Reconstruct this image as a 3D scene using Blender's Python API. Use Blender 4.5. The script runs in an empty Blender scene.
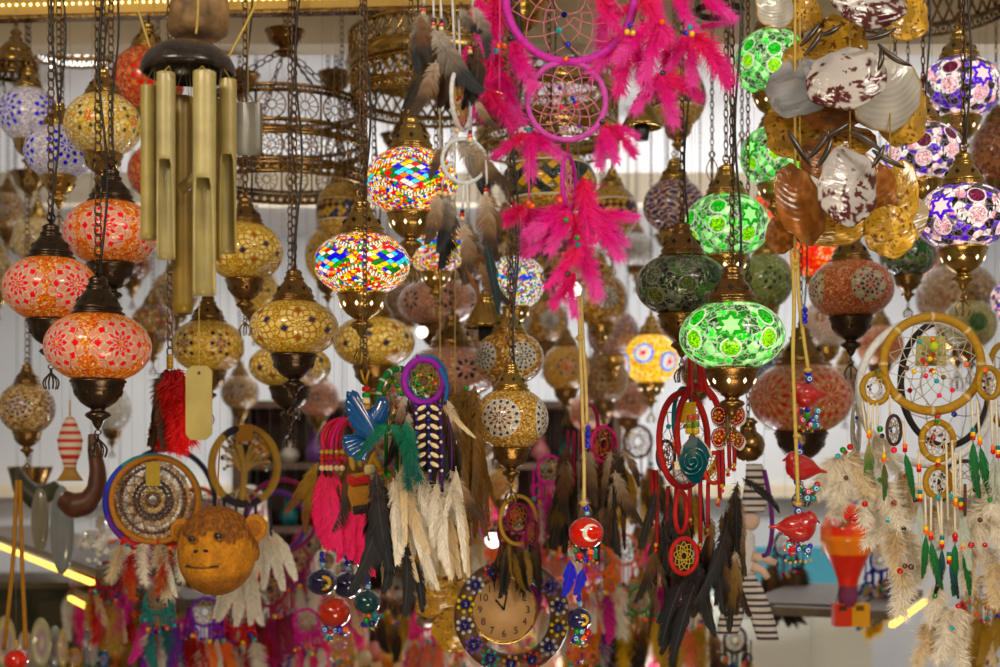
import bpy, math, random
import numpy as np
from math import pi, sin, cos, radians as R_

# ------------------------------------------------------------------ camera
sc = bpy.context.scene
COL = sc.collection
F, HY, CZ = 1388.9, 470.0, 1.5      # focal length in pixels, horizon row, eye height
cam_d = bpy.data.cameras.new('camera'); cam = bpy.data.objects.new('camera', cam_d); COL.objects.link(cam)
cam.location = (0, 0, CZ); cam.rotation_euler = (pi/2, 0, 0)
cam_d.sensor_width = 36; cam_d.lens = 50; cam_d.shift_y = (HY-333.5)/1000.0
cam_d.clip_start = 0.05; cam_d.clip_end = 60
cam_d.dof.use_dof = True; cam_d.dof.focus_distance = 2.4; cam_d.dof.aperture_fstop = 3.6
sc.camera = cam
# ------------------------------------------------------------------ world, lights, exposure
w = bpy.data.worlds.new('world'); sc.world = w; w.use_nodes = True
nt = w.node_tree; bg = nt.nodes['Background']; bg.inputs[1].default_value = 1.0
_tc = nt.nodes.new('ShaderNodeTexCoord'); _nz = nt.nodes.new('ShaderNodeTexNoise'); _nz.inputs['Scale'].default_value = 3.2; _nz.inputs['Detail'].default_value = 3
_cr = nt.nodes.new('ShaderNodeValToRGB'); _e = _cr.color_ramp.elements
_e[0].position = .46; _e[0].color = (.022, .020, .020, 1); _e[1].position = .66; _e[1].color = (1.3, .95, .55, 1)
_x = _e.new(.56); _x.color = (.09, .07, .05, 1)
nt.links.new(_tc.outputs['Generated'], _nz.inputs['Vector']); nt.links.new(_nz.outputs['Fac'], _cr.inputs[0]); nt.links.new(_cr.outputs[0], bg.inputs[0])
sc.view_settings.view_transform = 'Standard'; sc.view_settings.look = 'None'
sc.view_settings.gamma = 1; sc.view_settings.use_curve_mapping = False
sc.view_settings.exposure = 0.0
def area(name, loc, target, size, power, col):
    l = bpy.data.lights.new(name, 'AREA'); l.shape = 'RECTANGLE'; l.size = size[0]; l.size_y = size[1]
    l.energy = power; l.color = col
    o = bpy.data.objects.new(name, l); COL.objects.link(o); o.location = loc
    d = np.array(target)-np.array(loc)
    from mathutils import Vector
    o.rotation_euler = Vector(d).to_track_quat('-Z', 'Y').to_euler()
    return o
area('street_light', (-1.5, -0.3, 3.0), (-0.3, 2.8, 1.7), (0.9, 0.4), 50, (1.0, 0.86, 0.66))
area('front_fill_light', (1.5, 0.2, 3.0), (0.2, 3.0, 1.6), (0.8, 0.35), 36, (1.0, 0.90, 0.76))  # unseen second front light, added for highlights on metal and glaze
area('shop_ceiling_fill', (0.0, 6.35, 2.772), (0.0, 6.35, 0), (5.0, 0.4), 52, (1.0, 0.95, 0.88))  # unseen wide area light added to brighten the rear; a beam hides it
area('back_wall_fill', (0.0, 6.25, 2.755), (0.0, 7.6, 1.7), (4.0, 0.12), 10, (0.88, 0.95, 1.0))  # unseen area light added to brighten the back wall
area('ceiling_uplight_fill', (0.3, 5.9, 0.35), (0.0, 5.2, 2.78), (2.2, 0.3), 105, (0.95, 0.97, 1.0))  # unseen floor-level fill, added to brighten the ceiling from below
for _i, (_l, _e2) in enumerate((((-.75, .35, 2.55), 5), ((.55, .3, 2.65), 6), ((-.05, .1, 2.3), 3.5))):  # unseen point lights added for sparkle on brass and glazed clay
    _p = bpy.data.lights.new('sparkle_fill_point', 'POINT'); _p.energy = _e2; _p.color = (1, .87, .68); _p.shadow_soft_size = .045
    _o = bpy.data.objects.new('sparkle_fill_point', _p); COL.objects.link(_o); _o.location = _l
area('low_front_fill', (0.2, 1.0, 0.4), (0.0, 3.2, 2.0), (0.7, 0.3), 15, (1.0, 0.78, 0.5))  # unseen low fill, added to brighten the lower crowd

# ------------------------------------------------------------------ helpers
rng = np.random.default_rng(7); random.seed(7)
def P(px, py, d): return np.array([(px-500.0)/F*d, d, CZ+(HY-py)/F*d])
CEIL = 2.78
MATS = {}
def mat(name, col=None, rough=0.5, metal=0.0, emis=0.0, noise=0.0, nscale=40, bump=0.0, bscale=60, spec=0.5, coat=0.0,
        trans=0.0, ior=1.45, ecol=None, alpha=None, rnoise=0.0, tint2=None, transl=0.0, abump=0.0):
    """principled material; col None reads the mesh's own colour attribute"""
    if name in MATS: return MATS[name]
    m = bpy.data.materials.new(name); m.use_nodes = True; nt = m.node_tree; b = nt.nodes['Principled BSDF']
    N = nt.nodes.new; L = nt.links.new
    if col is None:
        a = N('ShaderNodeAttribute'); a.attribute_name = 'Col'; src = a.outputs['Color']
    else:
        a = N('ShaderNodeRGB'); a.outputs[0].default_value = (*col, 1); src = a.outputs[0]
    tc = N('ShaderNodeTexCoord')
    if noise or tint2:
        nz = N('ShaderNodeTexNoise'); nz.inputs['Scale'].default_value = nscale; nz.inputs['Detail'].default_value = 5
        L(tc.outputs['Object'], nz.inputs['Vector'])
        mr = N('ShaderNodeMapRange'); mr.inputs[1].default_value = 0.3; mr.inputs[2].default_value = 0.7
        L(nz.outputs['Fac'], mr.inputs[0])
        mx = N('ShaderNodeMix'); mx.data_type = 'RGBA'
        if tint2:
            L(mr.outputs[0], mx.inputs[0]); L(src, mx.inputs[6]); mx.inputs[7].default_value = (*tint2, 1)
        else:
            mr.inputs[3].default_value = 1-noise; mr.inputs[4].default_value = 1+noise*0.6
            mx.blend_type = 'MULTIPLY'; mx.inputs[0].default_value = 1
            L(src, mx.inputs[6]); L(mr.outputs[0], mx.inputs[7])
        src = mx.outputs[2]
    L(src, b.inputs['Base Color'])
    b.inputs['Roughness'].default_value = rough; b.inputs['Metallic'].default_value = metal
    b.inputs['Specular IOR Level'].default_value = spec; b.inputs['Coat Weight'].default_value = coat
    b.inputs['Coat Roughness'].default_value = 0.08
    b.inputs['Transmission Weight'].default_value = trans; b.inputs['IOR'].default_value = ior
    if rnoise:
        n2 = N('ShaderNodeTexNoise'); n2.inputs['Scale'].default_value = nscale*1.7; L(tc.outputs['Object'], n2.inputs['Vector'])
        m2 = N('ShaderNodeMapRange'); m2.inputs[1].default_value = .3; m2.inputs[2].default_value = .7
        m2.inputs[3].default_value = max(0.02, rough-rnoise); m2.inputs[4].default_value = rough+rnoise
        L(n2.outputs['Fac'], m2.inputs[0]); L(m2.outputs[0], b.inputs['Roughness'])
    if emis:
        if ecol: b.inputs['Emission Color'].default_value = (*ecol, 1)
        else: L(src, b.inputs['Emission Color'])
        b.inputs['Emission Strength'].default_value = emis
        m.cycles.emission_sampling = 'NONE'
    if bump:
        n3 = N('ShaderNodeTexNoise'); n3.inputs['Scale'].default_value = bscale; n3.inputs['Detail'].default_value = 4
        L(tc.outputs['Object'], n3.inputs['Vector'])
        bp = N('ShaderNodeBump'); bp.inputs['Strength'].default_value = bump; bp.inputs['Distance'].default_value = 0.004
        L(n3.outputs['Fac'], bp.inputs['Height']); L(bp.outputs[0], b.inputs['Normal'])
    if abump:
        a2 = N('ShaderNodeAttribute'); a2.attribute_name = 'Hgt'
        bp = N('ShaderNodeBump'); bp.inputs['Strength'].default_value = abump; bp.inputs['Distance'].default_value = 0.003
        L(a2.outputs['Fac'], bp.inputs['Height']); L(bp.outputs[0], b.inputs['Normal'])
    if transl:
        out = [n for n in nt.nodes if n.type == 'OUTPUT_MATERIAL'][0]
        t = N('ShaderNodeBsdfTranslucent'); L(src, t.inputs[0]); ms = N('ShaderNodeMixShader'); ms.inputs[0].default_value = transl
        L(b.outputs[0], ms.inputs[1]); L(t.outputs[0], ms.inputs[2]); L(ms.outputs[0], out.inputs[0])
    MATS[name] = m
    return m

class MB:
    """collects shapes, links them as ONE mesh object"""
    def __init__(s): s.v = []; s.f3 = []; s.f4 = []; s.c = []; s.m3 = []; s.m4 = []; s.n = 0; s.h = []
    def add(s, v, quads=None, tris=None, col=(1, 1, 1), mi=0, h=None):
        v = np.asarray(v, float).reshape(-1, 3); k = len(v)
        s.v.append(v)
        c = np.asarray(col, float)
        s.c.append(np.tile(c, (k, 1)) if c.ndim == 1 else c)
        s.h.append(np.zeros(k) if h is None else h)
        if quads is not None and len(quads): q = np.asarray(quads, int)+s.n; s.f4.append(q); s.m4.append(np.full(len(q), mi))
        if tris is not None and len(tris): q = np.asarray(tris, int)+s.n; s.f3.append(q); s.m3.append(np.full(len(q), mi))
        s.n += k
    def grid(s, V, wrap=True, col=(1, 1, 1), mi=0, cap=False, h=None):
        """V: rows x cols x 3; cols wrap"""
        V = np.asarray(V, float); a, b = V.shape[:2]
        i = np.arange(a-1)[:, None]; j = np.arange(b if wrap else b-1)[None]
        j2 = (j+1) % b
        q = np.stack([i*b+j, i*b+j2, (i+1)*b+j2, (i+1)*b+j], -1).reshape(-1, 4)
        c = np.asarray(col, float)
        if c.ndim == 3: c = c.reshape(-1, 3)
        vv = V.reshape(-1, 3); t = None
        if cap and wrap:
            k = len(vv); vv = np.vstack([vv, V[0].mean(0), V[-1].mean(0)])
            if c.ndim == 2: c = np.vstack([c, c[:1], c[-1:]])
            jj = np.arange(b); t = np.vstack([np.stack([np.full(b, k), (jj+1) % b, jj], -1),
                                             np.stack([np.full(b, k+1), (a-1)*b+jj, (a-1)*b+(jj+1) % b], -1)])
            if h is not None: h = np.append(h, [0, 0])
        s.add(vv, q, t, c, mi, h)
    def lathe(s, prof, o=(0, 0, 0), n=24, sc_=1.0, col=(1, 1, 1), mi=0, sx=1, sy=1):
        pr = np.array(prof, float)*sc_; a = np.linspace(0, 2*pi, n, endpoint=False)
        V = np.stack([pr[:, :1]*np.cos(a)*sx+o[0], pr[:, :1]*np.sin(a)*sy+o[1], np.repeat(pr[:, 1:2], n, 1)+o[2]], -1)
        s.grid(V, True, col, mi)
    def tube(s, pts, r, n=6, col=(1, 1, 1), mi=0, closed=False):
        p = np.asarray(pts, float); k = len(p)
        r = np.broadcast_to(np.asarray(r, float), (k,))
        if closed: t = np.roll(p, -1, 0)-np.roll(p, 1, 0)
        else: t = np.gradient(p, axis=0)
        t /= np.linalg.norm(t, axis=1)[:, None]+1e-12
        ref = np.array([0, 0, 1.0]) if abs(t[0, 2]) < .9 else np.array([1.0, 0, 0])
        nn = np.zeros_like(p); x = ref-t[0]*ref.dot(t[0]); x /= np.linalg.norm(x)
        for i in range(k):
            x = x-t[i]*x.dot(t[i]); x /= np.linalg.norm(x)+1e-12; nn[i] = x
        bb = np.cross(t, nn); a = np.linspace(0, 2*pi, n, endpoint=False)
        V = p[:, None]+r[:, None, None]*(np.cos(a)[None, :, None]*nn[:, None]+np.sin(a)[None, :, None]*bb[:, None])
        if closed: V = np.concatenate([V, V[:1]], 0)
        c = np.asarray(col, float)
        if c.ndim == 2:
            c = np.repeat(c, n, 0)
            if closed: c = np.vstack([c, c[:n]])
        s.grid(V, True, c, mi, cap=not closed)
    def torus(s, o, R, r, nrm='y', n=32, m=8, col=(1, 1, 1), mi=0, sx=1, sz=1, rot=None):
        a = np.linspace(0, 2*pi, n, endpoint=False)
        x, y = R*np.cos(a)*sx, R*np.sin(a)*sz; z = np.zeros(n)
        p = {'y': np.stack([x, z, y], -1), 'z': np.stack([x, y, z], -1), 'x': np.stack([z, x, y], -1)}[nrm]
        if rot is not None: p = p @ rot.T
        s.tube(p+np.array(o), r, m, col, mi, closed=True)
    def ball(s, o, r, n=12, m=8, col=(1, 1, 1), mi=0, sx=1, sy=1, sz=1):
        t = np.linspace(-pi/2, pi/2, m+1); pr = np.stack([r*np.cos(t), r*np.sin(t)*sz], -1)
        pr[0, 0] = pr[-1, 0] = 1e-5
        s.lathe(pr, o, n, 1, col, mi, sx, sy)
    def box(s, a, b, col=(1, 1, 1), mi=0):
        x0, y0, z0 = a; x1, y1, z1 = b
        v = [(x0, y0, z0), (x1, y0, z0), (x1, y1, z0), (x0, y1, z0), (x0, y0, z1), (x1, y0, z1), (x1, y1, z1), (x0, y1, z1)]
        s.add(v, [(0, 3, 2, 1), (4, 5, 6, 7), (0, 1, 5, 4), (1, 2, 6, 5), (2, 3, 7, 6), (3, 0, 4, 7)], None, col, mi)
    def plate(s, pts, thick, col=(1, 1, 1), mi=0, y0=0.0):
        """outline in x,z extruded along y (fan from centre; star-shaped outlines)"""
        p = np.asarray(pts, float); k = len(p); c = p.mean(0)
        A = np.stack([p[:, 0], np.full(k, y0-thick/2), p[:, 1]], -1); B = A.copy(); B[:, 1] = y0+thick/2
        v = np.vstack([A, B, [[c[0], y0-thick/2*1.3, c[1]], [c[0], y0+thick/2*1.3, c[1]]]])
        i = np.arange(k); j = (i+1) % k
        s.add(v, np.stack([i, j, j+k, i+k], -1), np.vstack([np.stack([j, i, np.full(k, 2*k)], -1), np.stack([i+k, j+k, np.full(k, 2*k+1)], -1)]), col, mi)
    def mesh(s, name):
        me = bpy.data.meshes.new(name)
        v = np.vstack(s.v); me.vertices.add(len(v)); me.vertices.foreach_set('co', v.ravel().astype(np.float32))
        f4 = np.vstack(s.f4) if s.f4 else np.zeros((0, 4), int); f3 = np.vstack(s.f3) if s.f3 else np.zeros((0, 3), int)
        me.loops.add(f4.size+f3.size); me.polygons.add(len(f4)+len(f3))
        me.loops.foreach_set('vertex_index', np.concatenate([f4.ravel(), f3.ravel()]).astype(np.int32))
        st = np.concatenate([np.arange(len(f4))*4, len(f4)*4+np.arange(len(f3))*3]); me.polygons.foreach_set('loop_start', st.astype(np.int32))
        mi = np.concatenate([*(s.m4 or [np.zeros(0)]), *(s.m3 or [np.zeros(0)])])
        me.polygons.foreach_set('material_index', mi.astype(np.int32))
        me.update(calc_edges=True); me.validate()
        me.polygons.foreach_set('use_smooth', np.ones(len(me.polygons), bool))
        c = np.vstack(s.c); l_ = (c @ [.25, .6, .15])[:, None]; c = np.clip(l_+(c-l_)*1.22, 0.0, 1)*.92; c = np.hstack([c, np.ones((len(c), 1))]); at = me.color_attributes.new('Col', 'FLOAT_COLOR', 'POINT')
        at.data.foreach_set('color', c.ravel().astype(np.float32))
        h = np.concatenate(s.h)
        if h.any(): me.attributes.new('Hgt', 'FLOAT', 'POINT').data.foreach_set('value', h.astype(np.float32))
        return me
    def build(s, name, mats, parent=None, loc=(0, 0, 0), rot=None, smooth=True):
        me = s.mesh(name)
        if not isinstance(mats, (list, tuple)): mats = [mats]
        for m in mats: me.materials.append(m)
        if not smooth: me.polygons.foreach_set('use_smooth', np.zeros(len(me.polygons), bool))
        return put(name, me, parent, loc, rot)
def put(name, me, parent=None, loc=(0, 0, 0), rot=None, scale=None):
    o = bpy.data.objects.new(name, me); COL.objects.link(o); o.parent = parent; o.location = tuple(map(float, loc))
    if rot is not None: o.rotation_euler = rot
    if scale is not None: o.scale = scale if hasattr(scale, '__len__') else (scale,)*3
    return o
def tag(o, label, cat, group=None, kind=None):
    o['label'] = label; o['category'] = cat
    if group: o['group'] = group
    if kind: o['kind'] = kind
    return o
def thing(name, label, cat, loc, group=None):
    o = put(name, None, None, loc); o.empty_display_size = 0.02
    return tag(o, label, cat, group)
def struct(o): o['kind'] = 'structure'; return o

# ---- materials
M_brass = mat('brass', (0.50, 0.32, 0.085), rough=0.22, metal=1.0, noise=0.28, nscale=35, rnoise=0.08, bump=0.10, bscale=120)
M_brassd = mat('aged_brass', (0.27, 0.155, 0.05), rough=0.27, metal=0.98, noise=0.35, nscale=35, rnoise=0.08, bump=0.12, bscale=110)
M_dark = mat('dark_bronze', (0.085, 0.058, 0.038), rough=0.24, metal=0.9, noise=0.3, nscale=40, rnoise=0.06, bump=0.1, bscale=120)
M_chain = mat('chain_metal', (0.16, 0.095, 0.05), rough=0.35, metal=0.9, noise=0.5, nscale=90)
M_black = mat('black_cable', (0.012, 0.012, 0.014), rough=0.45)
M_hole = mat('cutout_shade', (0.01, 0.008, 0.006), rough=0.8)  # dark plates painted as the shade inside pierced cap and cup holes
M_holelit = mat('cutout_lit', (1.0, 0.85, 0.55), rough=0.5, emis=1.6, ecol=(1.0, 0.88, 0.6))
# ------------------------------------------------------------------ mosaic lamps
def h3(ix, iy, iz, k):
    n = (ix*73856093) ^ (iy*19349663) ^ (iz*83492791) ^ (k*2654435)
    n = (n ^ (n >> 13))*1274126177 & 0x7fffffff
    return ((n ^ (n >> 16)) & 0xffff)/65535.0
def voro(Pp, scale, seed=0):
    q = Pp*scale+100.0+seed*7.3; c = np.floor(q).astype(np.int64); fr = q-c
    d1 = np.full(len(q), 9.0); d2 = np.full(len(q), 9.0); idh = np.zeros(len(q))
    for dx in (-1, 0, 1):
        for dy in (-1, 0, 1):
            for dz in (-1, 0, 1):
                ix, iy, iz = c[:, 0]+dx, c[:, 1]+dy, c[:, 2]+dz
                px = dx+h3(ix, iy, iz, 1+seed); py = dy+h3(ix, iy, iz, 2+seed); pz = dz+h3(ix, iy, iz, 3+seed)
                d = np.sqrt((px-fr[:, 0])**2+(py-fr[:, 1])**2+(pz-fr[:, 2])**2)
                near = d < d1
                d2 = np.where(near, d1, np.minimum(d2, d)); idh = np.where(near, h3(ix, iy, iz, 9+seed), idh); d1 = np.where(near, d, d1)
    return d1, d2-d1, idh
def pick(pal, h):
    pal = np.array(pal, float); return pal[np.minimum((h*len(pal)).astype(int), len(pal)-1)]
def wrap(a): return (a+pi) % (2*pi)-pi
def rings(col, hg, dx, dy, spec, line=(0.75, 0.72, 0.68), disc=None, pts=None):
    rho = np.hypot(dx, dy); phi = np.arctan2(dy, dx)
    if disc:
        rd, pal, scl = disc; d1, e, h = voro(pts, scl, 3); k = rho < rd
        cc = pick(pal, h)*np.where(e < .10, .55, 1)[:, None]
        col[k] = cc[k]; hg[k] = np.clip(e*3, 0, 1)[k]
    for (n, r0, hr, hw, off, c) in spec:
        st = 2*pi/n; ph = (phi+off*st) % st-st/2; val = np.abs(rho-r0)/hr+np.abs(ph)/(pi/n*hw)
        k = val < 1.0; col[k] = line; hg[k] = 0
        k = val < 0.80
        idx = np.floor((phi+off*st)/st).astype(int) % n
        cc = np.array(c, float)
        if cc.ndim == 2: cc = cc[idx % len(cc)][k]
        col[k] = cc; hg[k] = 1
def star(dx, dy, a, n=6, half=30., rot=0.):
    rho = np.hypot(dx, dy); phi = np.arctan2(dy, dx)+rot; st = 2*pi/n
    al = np.abs((phi+st/2) % st-st/2); th = R_(half)
    return rho/(a*np.sin(th)/np.sin(pi-th-al))

DES = {}
RED, PK, CLR = (0.86, 0.05, 0.02), (0.85, 0.45, 0.42), (0.82, 0.47, 0.36)
def med(K, s0, lon0, disc, spec, line=(0.75, 0.72, 0.68)): return dict(K=K, s0=s0, lon0=lon0, disc=disc, spec=spec, line=line)
def flower(c1, c2, c3, c4, n=10, k=1.0):
    return [(n, .10*k, .10*k, .9, 0, c1), (n, .20*k, .105*k, .95, .5, c2), (n, .31*k, .11*k, .95, 0, c3), (n, .42*k, .10*k, .9, .5, c4)]
DES['redstar'] = dict(bg=[(0.86, 0.34, 0.08), (0.95, 0.45, 0.12), (0.78, 0.22, 0.05), (0.98, 0.58, 0.24), (0.9, 0.38, 0.10)], gs=26, speck=(0.95, 0.75, 0.55), sp=.10,
    meds=[med(5, 0, 0, None, flower(RED, RED, CLR, RED, 10, 1.0)+[(10, .53, .08, .75, 0, CLR)])])
DES['redflower'] = dict(bg=[(0.80, 0.18, 0.06), (0.62, 0.10, 0.03), (0.9, 0.35, 0.12)], gs=22, speck=(0.9, 0.6, 0.4), sp=.15,
    meds=[med(5, 0, 0, None, flower((0.7, .02, .01), (0.95, .25, .02), RED, (0.9, .4, .2), 8, 1.1), line=(.5, .25, .15))])
AMB = [(0.76, 0.53, 0.14), (0.84, 0.62, 0.20), (0.64, 0.40, 0.08), (0.95, 0.82, 0.42)]
DES['amber'] = dict(bg=AMB, gs=36, speck=(1.0, 0.88, 0.5), sp=.08,
    meds=[med(6, 0, 0, None, flower((.92, .78, .42), (.95, .82, .5), [(.10, .12, .22), (.9, .75, .4), (.55, .25, .10), (.92, .8, .5), (.95, .8, .45)], (.93, .78, .42), 10, 1.05), line=(.52, .36, .12))])
DES['amberb'] = dict(bg=AMB, gs=36, speck=(1.0, 0.85, 0.5), sp=.06,
    meds=[med(6, 0, .3, None, [(6, .1, .1, .9, 0, (.35, .2, .3)), (8, .23, .09, .9, .5, [(.06, .07, .2), (.9, .8, .5)]), (10, .36, .09, .85, 0, [(.9, .75, .45), (.4, .15, .1), (.9, .8, .5), (.08, .06, .1), (.85, .7, .3)])], line=(.7, .55, .25))])
DES['gold'] = dict(bg=[(0.80, 0.60, 0.26), (0.88, 0.72, 0.38), (0.72, 0.50, 0.18), (.95, .85, .58)], gs=20, speck=(1, .95, .8), sp=.1,
    meds=[med(5, 0, 0, None, [(8, .09, .09, .9, 0, (.85, .2, .05)), (9, .24, .10, .85, .5, [(.9, .8, .4), (.08, .25, .15), (.9, .75, .3)]), (12, .40, .10, .8, 0, [(.9, .85, .6), (.15, .2, .12), (.8, .6, .25)])], line=(.8, .62, .28))])
DES['bluewhite'] = dict(bg=[(0.74, 0.71, 0.84), (0.80, 0.77, 0.86), (0.64, 0.62, 0.80), (.88, .86, .90)], gs=24, speck=(1, .97, .9), sp=.15,
    meds=[med(4, 0, 0, None, [(8, .13, .11, .9, 0, (.02, .06, .78)), (9, .31, .13, .85, .5, (.02, .05, .72)), (10, .52, .13, .75, 0, (.04, .10, .85))], line=(.80, .78, .85))])
DES['creamblue'] = dict(bg=[(0.82, 0.66, 0.40), (0.75, 0.58, 0.32), (.92, .80, .56)], gs=22, speck=(1, .95, .8), sp=.1,
    meds=[med(4, 0, 0, None, [(6, .14, .14, .6, 0, (.05, .04, .35)), (10, .36, .07, .6, .5, (.08, .08, .45))], line=(.85, .72, .5))])
DES['goldblue'] = dict(bg=[(0.62, 0.44, 0.22), (0.75, 0.60, 0.36), (.35, .20, .10)], gs=14, speck=(.9, .8, .6), sp=.1,
    meds=[med(4, 0, 0, None, [(6, .12, .12, .8, 0, (.06, .04, .3)), (8, .28, .09, .8, .5, (.08, .05, .35)), (10, .44, .09, .8, 0, (.05, .03, .12))], line=(.8, .7, .5))])
DES['whitemed'] = dict(bg=[(0.62, 0.40, 0.12), (0.72, 0.50, 0.18), (.45, .25, .06), (.85, .68, .35)], gs=24, speck=(.95, .8, .5), sp=.1,
    meds=[med(4, 0, 0, (.56, [(.84, .80, .72), (.90, .86, .80), (.80, .75, .66)], 16), [(10, .12, .12, .75, 0, (.26, .07, .02)), (12, .28, .10, .75, .5, (.24, .09, .04)), (14, .46, .085, .75, 0, (.02, .10, .24))], line=(.85, .8, .7))])
DES['whitemed2'] = dict(bg=[(0.55, 0.33, 0.10), (0.80, 0.55, 0.20), (.40, .2, .06)], gs=16, speck=(.95, .8, .5), sp=.1,
    meds=[med(5, 0, 0, (.44, [(.85, .80, .70), (.90, .86, .78)], 18), [(8, .10, .10, .75, 0, (.03, .08, .2)), (10, .22, .08, .75, .5, (.03, .2, .28)), (12, .36, .075, .75, 0, (.03, .07, .2))], line=(.85, .8, .7))])
DES['pinkblack'] = dict(bg=[(0.70, 0.42, 0.32), (0.78, 0.52, 0.42), (.62, .34, .24)], gs=26, speck=(.9, .75, .6), sp=.06,
    meds=[med(7, 0, 0, None, [(4, .18, .13, .55, 0, (.04, .02, .03)), (4, .18, .1, .45, .5, (.06, .02, .05))], line=(.75, .55, .5))])
DES['salmonmed'] = dict(bg=[(0.72, 0.26, 0.13), (0.80, 0.34, 0.18), (.60, .20, .10), (.88, .48, .3)], gs=30, speck=(.95, .7, .5), sp=.08,
    meds=[med(4, 0, 0, (.44, [(.80, .75, .62), (.88, .84, .7)], 14), [(6, .09, .09, .9, 0, (.7, .06, .02)), (10, .20, .07, .9, .5, (.12, .04, .03)), (12, .30, .06, .9, 0, [(.75, .08, .03), (.85, .8, .6)]), (16, .40, .05, .85, .5, [(.75, .65, .35), (.2, .05, .03)])], line=(.9, .85, .75))])
DES['salmonred'] = dict(bg=[(0.74, 0.42, 0.26), (0.82, 0.52, 0.34), (.64, .34, .2)], gs=24, speck=(.9, .65, .45), sp=.06,
    meds=[med(5, .0, 0, None, [(12, .16, .13, .6, 0, (.62, .07, .03)), (14, .40, .13, .65, .5, (.66, .09, .04)), (16, .62, .08, .5, 0, (.6, .08, .03))], line=(.62, .26, .14))])
DES['redbead'] = dict(bg=[(0.80, 0.72, 0.66), (0.88, 0.82, 0.76)], gs=18, speck=(1, 1, 1), sp=.1,
    meds=[med(5, 0, 0, None, [(6, .08, .08, .9, 0, (.7, .05, .03)), (12, .2, .05, .7, 0, (.7, .05, .03)), (16, .32, .05, .7, .5, (.72, .08, .05)), (22, .45, .05, .7, 0, (.7, .06, .04))], line=(.9, .85, .8))])
DES['mauve'] = dict(bg=[(0.52, 0.36, 0.36), (0.62, 0.46, 0.45), (.42, .28, .3)], gs=24, speck=(.8, .7, .7), sp=.1,
    meds=[med(5, 0, 0, None, [(4, .2, .15, .5, 0, (.12, .10, .4)), (4, .2, .1, .4, .5, (.1, .05, .2))], line=(.6, .5, .5))])
DES['blueball'] = dict(bg=[(0.10, 0.18, 0.38), (0.16, 0.26, 0.45), (.3, .4, .55)], gs=20, speck=(.6, .7, .8), sp=.1, meds=[])
DES['greenolive'] = dict(bg=[(0.36, 0.42, 0.18), (0.46, 0.52, 0.26), (.26, .34, .12)], gs=20, speck=(.7, .75, .5), sp=.1,
    meds=[med(6, 0, 0, None, [(4, .2, .12, .7, 0, (.02, .07, .03)), (4, .36, .1, .6, .5, (.03, .08, .04)), (1, 0.001, .07, 9, 0, (.1, .2, .06))], line=(.5, .55, .35))])
DES['darkmulti'] = dict(bg=[(0.30, 0.18, 0.08), (0.16, 0.22, 0.08), (.5, .12, .06)], gs=12, speck=(.8, .6, .2), sp=.1,
    meds=[med(4, 0, 0, None, [(6, .1, .1, .9, 0, (.75, .1, .04)), (8, .25, .1, .9, .5, (.1, .3, .1)), (12, .42, .09, .9, 0, [(.8, .5, .1), (.7, .1, .05)])], line=(.6, .5, .3))])
DES['clear'] = dict(bg=[(0.62, 0.62, 0.60), (0.72, 0.72, 0.68), (.8, .8, .76)], gs=20, speck=(1, 1, .95), sp=.1, meds=[])
DES['orangeflower'] = dict(bg=[(0.78, 0.50, 0.16), (0.86, 0.60, 0.24)], gs=22, speck=(1, .9, .6), sp=.05,
    meds=[med(4, 0, 0, None, [(8, .16, .16, .8, 0, (.75, .14, .02)), (8, .36, .09, .9, .5, (.16, .08, .35)), (1, .001, .09, 9, 0, (.45, .1, .02))], line=(.85, .7, .4))])
DES['beigebrown'] = dict(bg=[(0.48, 0.34, 0.22), (0.58, 0.44, 0.3), (.4, .26, .16)], gs=18, speck=(.7, .6, .4), sp=.08,
    meds=[med(4, 0, 0, None, [(4, .2, .12, .8, 0, (.2, .1, .06)), (8, .45, .07, .5, 0, (.22, .12, .07))], line=(.5, .38, .26))])
DES['greenbeige'] = dict(bg=[(0.52, 0.50, 0.26), (0.62, 0.56, 0.32)], gs=18, speck=(.8, .8, .6), sp=.08,
    meds=[med(4, 0, 0, (.36, [(.10, .26, .06), (.16, .36, .10)], 14), [(8, .2, .1, .7, 0, (.05, .16, .05))], line=(.2, .35, .15))])
DES['orangeglow'] = dict(bg=[(1.0, 0.16, 0.01), (1.0, 0.26, 0.02), (.85, .08, .01)], gs=16, speck=(1, .7, .3), sp=.1,
    meds=[med(5, 0, 0, None, [(10, .24, .08, .8, 0, (.95, .75, .6))], line=(1, .5, .2))])
DES['copper'] = dict(bg=[(0.22, 0.08, 0.04), (0.32, 0.13, 0.06), (.5, .25, .12)], gs=12, speck=(.6, .35, .2), sp=.15, meds=[])

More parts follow.
